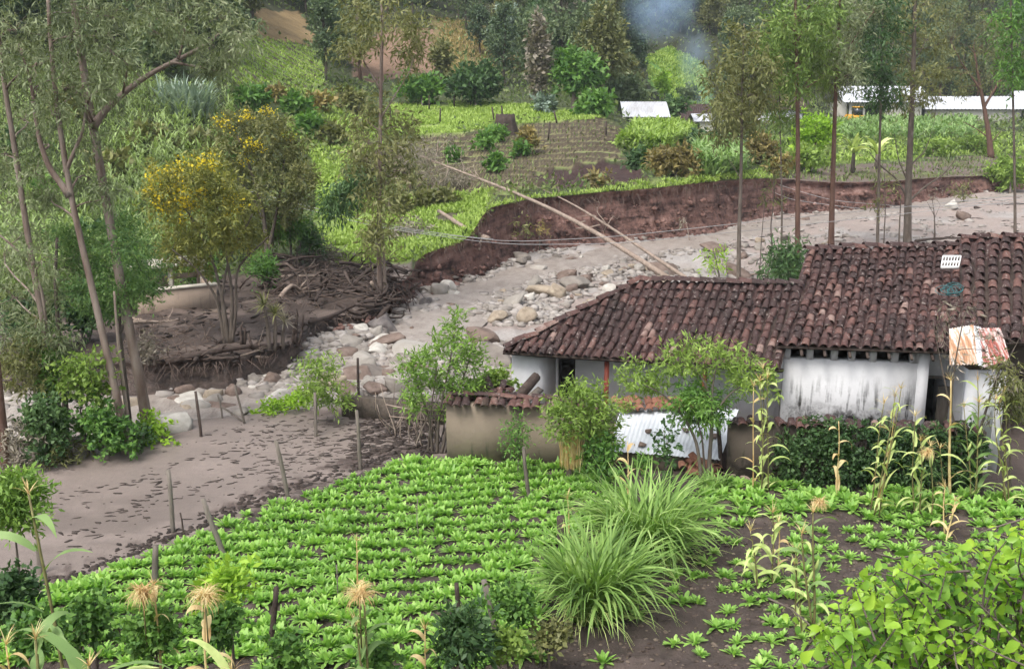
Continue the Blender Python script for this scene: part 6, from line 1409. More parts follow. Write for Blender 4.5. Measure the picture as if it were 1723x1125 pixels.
# ------------------------------------------------------------------ plants by the houses
def house_plants():
    def P(seed, name, lab, cat, lines, cl, Y, spec, leaf, n, bark='bark', flat=0.6, tw=4, jit=0.35):
        return htree(seed, name, lab, cat, lines, pc(Y, cl, n, flat, seed, jit), spec, leaf, bark, twigs=tw)
    Y = 26.3
    P(801, 'leafy_tree', 'flat topped bright green tree growing in front of the zinc roof', 'tree',
      [(ln(Y, [(1192, 800), (1196, 740), (1200, 690), (1190, 650), (1170, 620)]), 0.06, 0.02), (ln(Y, [(1180, 800), (1172, 740), (1150, 700), (1120, 665), (1080, 645)]), 0.05, 0.015), (ln(Y, [(1196, 700), (1230, 660), (1265, 640)]), 0.035, 0.012), (ln(Y, [(1196, 700), (1200, 640), (1210, 600)]), 0.035, 0.012)],
      [(1065, 635, 22), (1095, 632, 22), (1100, 655, 16), (1130, 615, 26), (1160, 595, 28), (1195, 595, 28), (1225, 605, 26), (1250, 620, 22), (1150, 625, 24), (1190, 620, 24), (1265, 645, 22), (1290, 640, 16), (1240, 640, 18), (1075, 655, 16)], Y, LANCE, 'lf_bright', 210)
    P(802, 'leafy_tree', 'lower darker clump of willowy leaves in front of the zinc roof', 'tree', [(ln(26.2, [(1186, 800), (1182, 740), (1172, 700)]), 0.035, 0.012)], [(1150, 680, 20), (1180, 690, 22), (1205, 680, 20), (1170, 660, 18), (1165, 705, 16), (1195, 705, 14)], 26.2, dict(LANCE, droop=0.7), 'lf_mid', 380)
    Y = 26.4
    P(803, 'leafy_tree', 'dense feathery green tree with straw wrapped trunk before the porch', 'tree', [(ln(Y, [(958, 800), (960, 750), (965, 715), (970, 680)]), 0.08, 0.03), (ln(Y, [(965, 740), (995, 710), (1010, 690)]), 0.04, 0.015), (ln(Y, [(962, 740), (940, 710), (935, 685)]), 0.04, 0.015)],
      [(940, 690, 16), (935, 710, 15), (965, 678, 15), (985, 690, 18), (1008, 688, 16), (960, 710, 18), (990, 720, 18), (1018, 712, 16), (975, 738, 17), (1003, 742, 17), (1022, 735, 13), (947, 732, 13), (1030, 695, 10), (1000, 665, 8), (970, 660, 7)], Y, LANCE, 'lf_bright', 210, flat=1.0)
    g = rng(8); t = thing('straw_bundle', 'dry straw stalks hanging round the trunk before the adobe wall', 'straw', ground(958, 788)); mb = MB(); b = np.array([at(945 + g.uniform(0, 32), 785, Y - 0.15) for _ in range(150)]) + g.normal(size=(150, 3)) * [0.03, 0.08, 0.05]
    blades(mb, g, b, g.uniform(0, 6.28, 150), g.uniform(1.35, 1.6, 150), g.uniform(0.8, 1.35, 150), 0.02, g.uniform(0, 0.3, 150), 3); mb.build('straw', 'maize_dry', t)
    Y = 28.6
    P(804, 'peach_sapling', 'tall peach saplings with bushy tops behind the stick fence', 'tree',
      [(ln(Y, [(735, 765), (738, 700), (755, 620), (765, 560)]), 0.045, 0.012), (ln(Y, [(728, 765), (722, 700), (700, 640), (690, 600)]), 0.035, 0.012), (ln(Y, [(742, 765), (760, 690), (785, 620), (795, 580)]), 0.04, 0.012), (ln(Y, [(720, 765), (725, 690), (735, 620)]), 0.03, 0.012), (ln(Y, [(748, 760), (770, 700), (778, 660)]), 0.03, 0.012)],
      [(765, 550, 16), (760, 575, 22), (735, 590, 20), (780, 590, 20), (795, 600, 16), (720, 605, 16), (695, 615, 16), (690, 640, 16), (705, 655, 16), (725, 640, 16), (765, 620, 20), (790, 630, 16), (740, 650, 16), (775, 655, 14), (750, 680, 12), (700, 680, 12), (800, 650, 10)], Y, LANCE, 'lf_mid2', 250, flat=1.0, tw=5)
    P(805, 'shrub', 'rounded bright shrub beside the white end wall', 'shrub', [(ln(29.6, [(832, 690), (832, 650)]), 0.05, 0.02)], [(820, 640, 16), (840, 632, 16), (835, 650, 16), (848, 650, 14), (822, 655, 13)], 29.6, BROAD, 'lf_bright', 200, flat=0.9)
    P(806, 'shrub', 'small light feathery shrub against the adobe wall', 'shrub', [(ln(26.6, [(872, 790), (872, 750), (872, 715)]), 0.02, 0.01)], [(870, 715, 16), (880, 735, 14), (865, 745, 12), (875, 760, 9)], 26.6, FINE, 'lf_mid', 160, flat=0.9)
    P(807, 'young_tree', 'young tree with hanging leaves standing in the mud by the river', 'tree', [(ln(31.2, [(531, 738), (531, 690), (535, 640), (540, 605)]), 0.045, 0.015)], [(540, 612, 16), (525, 630, 18), (552, 632, 18), (535, 650, 20), (560, 655, 16), (520, 660, 14), (545, 675, 18), (570, 675, 12)], 31.2, dict(LANCE, droop=0.6), 'lf_bright', 230, flat=0.95)
    P(808, 'leafy_branch', 'broken leafy branch lying on the mud left of the young tree', 'branch', [([ground(520, 672) + UP * 0.2, ground(480, 690) + UP * 0.15, ground(440, 704) + UP * 0.1], 0.03, 0.012)], [(455, 692, 16), (475, 684, 16), (495, 676, 16), (440, 700, 12), (510, 668, 12)], float(ground(480, 692)[1]), BROAD, 'lf_lime', 190, flat=0.4)
    P(809, 'shrub', 'leafy green shrub at the lower left corner of the zinc roof', 'shrub', [(ln(25.9, [(1010, 810), (1015, 780), (1015, 760)]), 0.025, 0.012)], [(1005, 755, 16), (1025, 750, 14), (995, 775, 16), (1015, 780, 16), (1080, 785, 14)], 25.9, BROAD, 'lf_mid', 150, flat=0.9)
    P(810, 'climbing_vine', 'dark vine climbing in front of the zinc sheet', 'vine', [(ln(26.0, [(1122, 810), (1118, 770), (1118, 730)]), 0.02, 0.01)], [(1116, 725, 9), (1122, 745, 10), (1118, 765, 10), (1124, 785, 10)], 26.0, BROAD, 'lf_dark', 70, flat=1.2)
    P(811, 'bare_shrub', 'bare twiggy shrub in front of the rusty sheets', 'shrub', [(ln(25.8, [(1622, 830), (1618, 760), (1600, 690), (1585, 620), (1570, 540)]), 0.04, 0.012), (ln(25.8, [(1622, 800), (1650, 720), (1668, 660), (1690, 600)]), 0.05, 0.015), (ln(25.8, [(1600, 690), (1605, 620), (1620, 540), (1640, 480)]), 0.025, 0.008), (ln(25.8, [(1668, 660), (1720, 560)]), 0.02, 0.008)],
      [(1575, 560, 26, .5), (1600, 520, 26, .5), (1640, 520, 28, .5), (1680, 560, 26, .5), (1590, 600, 22, .6), (1655, 590, 24, .6), (1690, 630, 18), (1700, 690, 18)], 25.8, EUC, 'lf_grey', 70, flat=1, tw=16)
    P(812, 'shrub', 'olive green shrub hanging beside the dark porch', 'shrub', [(ln(25.6, [(1700, 830), (1700, 760), (1695, 650)]), 0.03, 0.012)], [(1690, 625, 18), (1702, 645, 16), (1692, 665, 16), (1700, 690, 14)], 25.6, EUC, 'lf_olive', 260, flat=1)
    # hedge on the dark wall
    t = thing('hedge', 'dense dark green hedge covering the wall below the tall house', 'hedge', HEDGE_A + [1.5, 0, 0]); g = rng(820); lm = MB()
    d = HEDGE_B - HEDGE_A; cl = []
    for i in range(150):
        s = g.uniform(0.2, 0.97); z = g.uniform(0.1, 1.62); top = 1.62 + 0.12 * math.sin(s * 23)
        cl.append((HEDGE_A + d * s + np.array([0, -0.22 - 0.25 * g.random() * (1 - z / 2.2), min(z, top)]), (0.22, 0.16, 0.2), 85))
    leaf_cloud(lm, g, cl, dict(BROAD, L=(0.07, 0.14), sprig=0.2)); lm.build('foliage', 'lf_dark', t)
    st = MB()
    for i in range(60): s = g.uniform(0.2, 0.97); p = HEDGE_A + d * s; st.tube(wob(g, p + [0, -0.15, 0], p + [g.normal() * 0.2, -0.2, g.uniform(0.7, 1.5)], 5, 0.05), np.linspace(0.02, 0.006, 5), 4)
    st.build('stems', 'bark', t)
house_plants()

# ------------------------------------------------------------------ crops
def crop_mesh(seed, n, L, el, W=0.055):
    g = rng(seed); mb = MB(); m = n
    az = np.arange(m) * 2.4 + g.normal(size=m) * 0.7; f = np.arange(m) / m
    blades(mb, g, np.stack([np.cos(az), np.sin(az), np.zeros(m)], -1) * 0.06 * g.random((m, 1)) + [0, 0, 0.01], az, el[0] + (el[1] - el[0]) * f + g.normal(size=m) * 0.22, L * g.uniform(0.55, 1.15, m) * (1 - 0.25 * f), W * g.uniform(0.6, 1.3, m), g.uniform(0.2, 1.3, m), 3, blunt=True)
    return mb
CROPS = [crop_mesh(900 + i, 36, 0.25, (0.3, 1.5), 0.066) for i in range(5)]; SEEDL = [crop_mesh(920 + i, 34, 0.22, (0.25, 1.4), 0.06) for i in range(4)]
CM = [m.mesh('crop_plant', 'crop') for m in CROPS]; SM = [m.mesh('seedling', 'crop') for m in SEEDL]
def crops():
    g = rng(930); pts = []
    dirx = norm(np.array([1.0, 0.16, 0]))
    def scan(poly, rs, ps, jit, skip, kind, sc):
        R_, C_ = [v.ravel() for v in np.meshgrid(np.arange(-8, 80), np.arange(-100, 110), indexing='ij')]
        X = C_ * ps + (R_ % 2) * ps * 0.5 + g.normal(size=len(R_)) * jit; Yv = 13.5 + R_ * rs + 0.13 * C_ * ps + 0.25 * np.sin(C_ * ps * 0.28 + 1.0) + g.normal(size=len(R_)) * jit * 0.7
        k = Yv > 12; X, Yv = X[k], Yv[k]; q = proj(X, Yv, 0.05)
        k = (q[0] > -120) & (q[0] < 2150) & (q[1] > 740) & (q[1] < 1180) & inpoly(q[0], q[1], poly); X, Yv = X[k], Yv[k]; q = (q[0][k], q[1][k])
        k = g.random(len(X)) >= skip(X, Yv, q); s_ = sc(X, Yv, q) * g.uniform(0.75, 1.25, len(X))
        pts.extend((X[i], Yv[i], kind, s_[i]) for i in np.nonzero(k)[0])
    scan(FIELD_L, 0.51, 0.2, 0.03, lambda x, y, q: 0.03 + 0.28 * np.maximum(0, fbm(x * 0.9, y * 0.9, 940) - 0.1), 0, lambda x, y, q: 1.02 + 0.28 * fbm(x * 0.7, y * 0.7, 941))
    scan(FIELD_R, 0.52, 0.3, 0.07, lambda x, y, q: 0.25 + 0.45 * np.maximum(0, fbm(x * 0.7, y * 0.7, 942) + 0.1) + np.where((q[0] < 1250) & (q[1] > 900), 0.25, 0) - np.where(q[1] < 870, 0.2, 0), 1, lambda x, y, q: 1.0 + 0.5 * ss(900, 840, q[1]))
    pts.sort(key=lambda p: p[1])
    ind = pts[:300]; rest = pts[300:]
    for x, y, k, s in ind:
        me = CM[g.integers(5)] if k == 0 else SM[g.integers(4)]
        o = bpy.data.objects.new('crop_plant' if k == 0 else 'seedling', me); COL.objects.link(o)
        o.location = tuple(onz(x, y)); o.rotation_euler = (g.normal() * 0.08, g.normal() * 0.08, g.uniform(0, 6.28)); o.scale = (s, s, s * g.uniform(0.85, 1.1))
        tag(o, 'leafy green crop plant in the dense rows of the left field' if k == 0 else 'small leafy plant on the bare soil of the right field', 'crop plant', 'crop plants in the left field' if k == 0 else 'young plants in the right field')
    mb = MB()
    for x, y, k, s in rest:
        M = (CROPS[g.integers(5)] if k == 0 else SEEDL[g.integers(4)]); a = g.uniform(0, 6.28); c, sn = math.cos(a), math.sin(a); V = M.V[0] * s
        mb.add(np.stack([V[:, 0] * c - V[:, 1] * sn, V[:, 0] * sn + V[:, 1] * c, V[:, 2]], -1) + onz(x, y), M.F[0][0])
    tag(mb.build('crop_rows', 'crop'), 'farther rows of the same low leafy crop', 'crop', kind='stuff')
    print('crop plants', len(pts))
crops()

def grass_clumps():
    for i, (px, row, rad, n, L, lab) in enumerate([(1000, 1040, 0.52, 620, 2.2, 'front clump of tall arching grass between the two fields'), (1085, 945, 0.68, 760, 2.3, 'rear clump of tall arching grass behind the front one'), (1200, 826, 0.35, 140, 0.6, 'small tuft of grass below the heap of tiles')]):
        g = rng(960 + i); b = ground(px, row); t = thing('grass_clump', lab, 'grass', b); lm = MB()
        r = rad * np.sqrt(g.random(n)); a = g.uniform(0, 6.28, n); base = b + np.stack([np.cos(a) * r, np.sin(a) * r * 0.8, np.zeros(n)], -1)
        az = a + g.normal(size=n) * 0.9; blades(lm, g, base, az, g.uniform(1.2, 1.6, n), L * g.uniform(0.45, 1.1, n), g.uniform(0.045, 0.09, n), g.uniform(0.7, 2.9, n), 7, 0, 0.4); lm.build('blades', 'grass', t)
        dm = MB(); k = n // 3; blades(dm, g, base[:k], az[:k] + 1, g.uniform(0.6, 1.3, k), L * g.uniform(0.4, 0.8, k), 0.025, g.uniform(1, 2.4, k), 5); dm.build('dry_blades', 'maize_pale', t)
grass_clumps()

# ------------------------------------------------------------------ maize
def maize(seed, px, row, toprow, lab, leaf='maize', nleaf=8, lean=0.0, tassel='maize_dry', ears=False, LL=0.75, WW=0.075, droop=(1.5, 2.7), Y=None, r=0.016, topx=None, tas=True, K=1):
    g = rng(seed); b = ground(px, row) if Y is None else onz(at(px, row, Y)[0], Y)
    f0 = 0.5 if (Y is not None and Y < 18) else 0.0
    nleaf = int(nleaf * 1.15); WW *= 1.25; r *= 1.3; LL *= 1.2
    tp = at(topx if topx is not None else px + lean, toprow, b[1] + 0.1); t = thing('maize_plant', lab, 'maize', b)
    b0, tp0 = b, tp
    for kk in range(K):
        if kk: b = onz(b0[0] + g.normal() * 0.16, b0[1] + g.normal() * 0.12) if Y is None or Y > 18 else b0 + g.normal(size=3) * [0.15, 0.12, 0]; tp = tp0 + (b - b0) + g.normal(size=3) * [0.12, 0.08, 0.05] - (tp0 - b0) * g.uniform(0.05, 0.3)
        st = wob(g, b - UP * 0.08, tp, 9, 0.012); MB().tube(st, np.linspace(r, r * 0.45, 9), 6).build('stalk', leaf if leaf == 'maize_dry' else 'maize_stalk', t, None, True)
        for i in range(nleaf):
            f = f0 + (1 - f0) * (i + 0.8) / (nleaf + 0.6); q = st[0] + (st[-1] - st[0]) * f; mb = MB(); a = i * math.pi + g.normal() * 0.7
            blades(mb, g, [q], a, g.uniform(0.55, 1.35), LL * g.uniform(0.6, 1.1) * (1.05 - 0.35 * f), WW * g.uniform(0.8, 1.2), g.uniform(*droop), 7, 0, 0.6)
            mm = leaf if g.random() < 0.75 else ('maize_pale' if leaf != 'maize_dry' else 'maize_dry'); mb.build('leaf', mm, t, None, True)
        if tas:
            mb = MB(); n = 16; blades(mb, g, np.tile(tp, (n, 1)), g.uniform(0, 6.28, n), g.uniform(0.4, 1.5, n), g.uniform(0.15, 0.32, n), 0.014, g.uniform(0.3, 1.2, n), 4); mb.build('tassel', tassel, t)
        if ears:
            q = lerp(st[0], st[-1], 0.55); MB().tube([q, q + [0.05, 0, 0.09], q + [0.08, 0, 0.2], q + [0.09, 0, 0.25]], [0.015, 0.032, 0.026, 0.006], 7).build('ear', 'maize_pale', t, None, True)
MT['maize_stalk'] = M_var('maize_stalk', [(0.07, 0.05, 0.03), (0.16, 0.15, 0.06), (0.25, 0.24, 0.1)], 4, 0.6, 0.2)
def near_maize():
    M = maize
    M(971, 1284, 806, 620, 'green maize at the corner of the tall house', nleaf=10, leaf='maize_pale', ears=True, LL=0.6, Y=25.6, K=3)
    M(972, 1268, 806, 650, 'thin dry maize stalk beside the corner maize', nleaf=5, leaf='maize_dry', LL=0.5, Y=25.5)
    M(973, 1411, 812, 708, 'short maize wrapped in yellowed leaves before the hedge', nleaf=6, leaf='maize_dry', LL=0.6, droop=(2.4, 3.0), WW=0.1, Y=25.3, tas=False)
    M(974, 1478, 880, 655, 'tall leaning maize sheaf in front of the hedge', nleaf=9, leaf='maize_pale', topx=1516, ears=True, Y=24.0, K=3)
    M(975, 1470, 882, 700, 'dry brown stalk leaning with the tall maize sheaf', nleaf=4, leaf='maize_dry', topx=1505, Y=24.1, LL=0.5)
    M(976, 1540, 878, 700, 'maize with curled leaves right of the leaning sheaf', nleaf=8, Y=24.2, leaf='maize_pale', ears=True, K=2)
    M(977, 1566, 880, 750, 'short maize with pale tassel before the hedge end', nleaf=6, Y=24.0, leaf='maize', K=2)
    M(978, 1645, 830, 640, 'tall green maize in front of the white annex', nleaf=9, Y=25.2, ears=True, K=3)
    M(979, 1690, 835, 660, 'yellowing maize with drooping leaves by the dark porch', nleaf=9, Y=25.0, leaf='maize_pale', droop=(2, 3), K=3)
    M(980, 1600, 828, 640, 'dry thick maize stalk left of the annex', nleaf=4, Y=25.4, leaf='maize_dry', r=0.03, K=1)
    M(981, 1300, 985, 862, 'wilted maize fountain in the right field', nleaf=10, leaf='maize_pale', LL=0.7, droop=(2.2, 3.0), K=2)
    M(982, 1310, 960, 880, 'small wilted stalk beside the maize fountain', nleaf=4, leaf='maize_dry', LL=0.45, droop=(2, 3))
    M(983, 1368, 1075, 862, 'tall dark maize stalk with thick leaf bases in the right field', nleaf=8, LL=0.65, WW=0.085, leaf='maize', r=0.024, ears=True, K=2)
    M(984, 1340, 1070, 930, 'yellow dying maize left of the tall dark stalk', nleaf=6, leaf='maize_pale', LL=0.5, droop=(2.4, 3.1), K=2)
    M(985, 1590, 905, 820, 'small dry maize in the right field behind the bush', nleaf=6, leaf='maize_dry', LL=0.45, K=2)
    M(986, 1056, 812, 742, 'brown dead maize husk below the zinc roof', nleaf=5, leaf='maize_dry', LL=0.5, droop=(2.3, 3), Y=24.8, tas=False)
    M(987, 955, 930, 838, 'dry maize tip beside the dark stump post', nleaf=3, leaf='maize_dry', LL=0.35, tas=True)
    # bottom edge, on the slope below the camera
    M(988, 98, 1190, 830, 'tall brown maize stalk with long hanging leaves at the lower left', nleaf=5, leaf='maize', LL=1.1, WW=0.12, topx=48, Y=13.2, r=0.026, tassel='maize_dry', droop=(1.6, 2.6), K=1)
    M(989, 60, 1240, 1075, 'broad maize leaf standing at the bottom left corner', nleaf=5, leaf='maize', LL=0.9, WW=0.13, Y=12.2, r=0.03)
    M(990, 150, 1250, 1120, 'maize with long pale leaves arching along the bottom left', nleaf=6, leaf='maize', LL=1.5, WW=0.13, Y=12.0, r=0.03, droop=(1.2, 1.9), K=2)
    M(991, 258, 1110, 985, 'withered maize with a big straw coloured tassel left', nleaf=4, leaf='maize_dry', LL=0.55, Y=15.0, r=0.02, droop=(2.2, 3))
    M(992, 345, 1150, 1010, 'withered maize with folded orange husk', nleaf=6, leaf='maize_dry', LL=0.6, WW=0.11, Y=14.2, r=0.022, droop=(2.3, 3))
    M(993, 612, 1160, 1000, 'maize with drooping silky tassel at bottom centre', nleaf=7, leaf='maize', LL=0.6, WW=0.1, Y=14.5, r=0.022, droop=(1.4, 2.6), K=2)
    M(994, 390, 1250, 1130, 'low maize at the bottom left with arching leaves', nleaf=7, leaf='maize', LL=1.1, WW=0.1, Y=12.5, r=0.025)
    M(995, 10, 1220, 1085, 'dry tufted maize top in the corner', nleaf=5, leaf='maize_dry', LL=0.6, Y=12.2)
    M(996, 600, 1000, 910, 'thin dry maize top rising from the crop', nleaf=3, leaf='maize_dry', LL=0.3)
    M(997, 715, 1150, 1060, 'small dry husk at the bottom of the field', nleaf=4, leaf='maize_dry', LL=0.4, Y=15.4, droop=(2.2, 3))
    # silky tassel mops
    for i, (px, row, Y, lab) in enumerate([(240, 1005, 14.9, 'big drooping straw tassel over the crop at lower left'), (345, 1010, 14.1, 'second drooping straw tassel right of the big one'), (605, 1005, 14.4, 'drooping straw tassel at bottom centre'), (1380, 850, 20.5, 'small fuzzy brown tassel in the right field'), (1560, 765, 23.8, 'spread brown tassel in front of the hedge')]):
        g = rng(1100 + i); c = at(px, row, Y); t = thing('maize_tassel', lab, 'tassel', c); mb = MB(); n = 170; blades(mb, g, np.tile(c, (n, 1)) + g.normal(size=(n, 3)) * 0.035, g.uniform(0, 6.28, n), g.uniform(0.5, 1.5, n), g.uniform(0.22, 0.48, n) * (1 if Y < 18 else 0.7), 0.011, g.uniform(2.4, 3.8, n), 7); mb.build('strands', 'maize_dry', t)
        if Y < 18: MB().tube([c - UP * 0.8, c], 0.012, 5).build('stalk', 'maize_stalk', t)
near_maize()

# ------------------------------------------------------------------ foreground shrubs
def leafm(seed, mat, L=1.0, W=0.62):
    g = rng(seed); s = np.array([0, 0.18, 0.42, 0.7, 1.0]); wd = np.array([0.02, 0.75, 1.0, 0.62, 0.0]) * W / 2; zc = -0.3 * s ** 2 + 0.02; V = []
    for i in range(5):
        for k in (-1, 0, 1): V.append((k * wd[i], s[i] * L, zc[i] * L + (0.1 * wd[i] / (W / 2) if k else 0) + 0.02 * g.normal() * (k != 0)))
    F = [[3 * i + k, 3 * i + k + 1, 3 * i + k + 4, 3 * i + k + 3] for i in range(4) for k in (0, 1)]
    return np.array(V), np.array(F)
def foreground():
    g = rng(1200)
    # big lime-green shrub at the lower right
    Yc = 5.6; t = thing('foreground_shrub', 'large lime green broad leaved shrub filling the lower right corner', 'shrub', np.array([3.0, Yc, float(h(3.0, Yc))]))
    b = np.array(ORG[t.name]); VF = [leafm(1210 + i, 'lf_fore') for i in range(4)]; LM = [MB().add(*vf).mesh('leaf', 'lf_fore', smooth=True) for vf in VF]
    tips = []; wood = MB()
    for i in range(620):
        px = g.uniform(1370, 1900); row = g.uniform(850, 1330)
        lim = np.interp(px, [1360, 1420, 1450, 1520, 1600, 1660, 1723, 1900], [1095, 985, 955, 925, 915, 890, 880, 860]) + g.random() * 20
        if px < 1430 and g.random() < 0.25: continue
        row = lim + (1330 - lim) * g.random() ** 1.25; dep = Yc + g.uniform(-0.5, 0.9) + (row - 900) * -0.0016; tips.append(at(px, row, dep))
    tips = np.array(tips); n = len(tips)
    order = np.argsort(tips[:, 1]); LP = []
    for i in range(0, n):
        p = tips[i]; d = norm(p - (b + [0.3, 0.3, 0.6])); d = norm(d * 0.6 + g.normal(size=3) * 0.5 + [0, 0, 0.35]); L = g.uniform(0.28, 0.5)
        pts = wob(g, p - d * L, p, 5, 0.05); wood.tube(pts, np.linspace(0.008, 0.003, 5), 4, cap=False)
        if i % 9 == 0: wood.tube(wob(g, b + g.normal(size=3) * [0.25, 0.2, 0], pts[0], 7, 0.06), np.linspace(0.025, 0.008, 7), 5)
        for k in range(10):
            q = pts[0] + (pts[-1] - pts[0]) * (0.15 + 0.85 * k / 9); az = k * 2.4 + i
            s1 = norm(np.cross(d, [0.3, 0.2, 1])); s2 = np.cross(s1, d); o_ = s1 * math.cos(az) + s2 * math.sin(az)
            y = norm(d * 0.45 + o_ * 0.8 + [0, 0, -0.12 + 0.2 * g.normal()]); z0 = norm(np.array([0, -0.2, 1]) + g.normal(size=3) * 0.6); x = norm(np.cross(y, z0)); z = np.cross(x, y)
            LP.append((q, x, y, z, g.uniform(0.04, 0.12) * (0.7 + 0.3 * (1 - k / 9))))
    wood.build('stems', 'bark', t)
    vis = sorted(range(len(LP)), key=lambda i: LP[i][0][1] - 0.5 * LP[i][4] + (0 if proj(*LP[i][0])[0] < 1723 and proj(*LP[i][0])[1] < 1125 else 99))
    mb = MB(); cnt = 0
    for r, i in enumerate(vis):
        q, x, y, z, s = LP[i]
        if r < 290: place('leaf', LM[i % 4], t, axes(x, y, z, q, (s, s, s)))
        else: V, F = VF[i % 4]; mb.add(q + (V[:, [0]] * x + V[:, [1]] * y + V[:, [2]] * z) * s, F)
    tag(mb.build('foliage', 'lf_fore', t, None, True), kind='stuff')
    # saplings and weeds along the bottom and left
    def S(seed, lab, px, row, r, Y, leaf, spec, n, brow, cat='shrub', name='shrub'):
        k = ppm(Y); c = at(px, row, Y); bb = np.array([c[0], Y, float(h(c[0], Y))]); R_ = r / k; gg = rng(seed)
        cl = [(c + norm(gg.normal(size=3)) * R_ * gg.uniform(0.2, 0.7) * [1, 0.8, 0.8], (R_ * 0.4,) * 3, n // 10) for _ in range(10)]
        htree(seed + 1, name, lab, cat, [([bb - UP * 0.1, lerp(bb, c, 0.6) + gg.normal(size=3) * 0.04, c], 0.035, 0.012)], cl, spec, leaf, 'bark', twigs=2, base=bb)
    BR = dict(BROAD, L=(0.08, 0.15), sprig=0.22)
    S(1300, 'sapling with glossy yellow tipped leaves at the left edge of the mud', 20, 850, 58, 17.5, 'lf_mid2', dict(LANCE, wr=0.34, L=(0.1, 0.18)), 3200, 0, 'tree', 'sapling')
    S(1310, 'dark ivy mound at the left edge below the sapling', 28, 1010, 52, 15.0, 'lf_dark', BR, 1800, 0)
    S(1311, 'second ivy mound at the bottom left corner', 55, 1075, 48, 13.8, 'lf_mid', BR, 1200, 0)
    S(1320, 'low broad leaved weeds at bottom left', 260, 1055, 60, 15.2, 'lf_mid', BR, 1700, 0); S(1321, 'weedy patch left of the folded husk', 150, 1045, 50, 15.8, 'lf_mid', BR, 1100, 0)
    S(1330, 'yellow green sapling behind the withered maize', 385, 995, 30, 15.6, 'lf_lime', dict(LANCE, wr=0.34), 620, 0, 'tree', 'sapling'); S(1331, 'dark leaves at the foot of the yellow green sapling', 370, 1050, 40, 15.0, 'lf_mid', BR, 800, 0)
    S(1340, 'leafy bush left of the pale leaning post', 775, 1080, 48, 15.8, 'lf_dark', dict(LANCE, wr=0.35), 1500, 0); S(1341, 'bean vine climbing right of the pale leaning post', 862, 1010, 42, 17.2, 'lf_mid', BR, 1300, 0)
    S(1342, 'yellowing weeds below the front grass clump', 930, 1075, 34, 17.0, 'lf_olive', BR, 600, 0); S(1343, 'weeds at the bottom below the dark post', 480, 1110, 46, 14.6, 'lf_mid', BR, 700, 0); S(1344, 'leafy weeds at bottom centre', 640, 1110, 42, 15.0, 'lf_mid', BR, 700, 0)
    S(1345, 'small mixed weeds under the bean vine', 850, 1085, 34, 16.4, 'lf_bright', BR, 600, 0)
    gm = MB(); gg = rng(1400); n = 5200; X = gg.uniform(-9, 9, n); Yv = gg.uniform(3.0, 15.5, n); P0 = np.stack([X, Yv, h(X, Yv)], -1); blades(gm, gg, P0, gg.uniform(0, 6.28, n), gg.uniform(0.8, 1.5, n), gg.uniform(0.15, 0.45, n), 0.018, gg.uniform(0.3, 1.6, n), 3)
    tag(gm.build('slope_grass', 'grass'), 'grass and weeds on the slope at the bottom edge', 'grass', kind='stuff')
foreground()
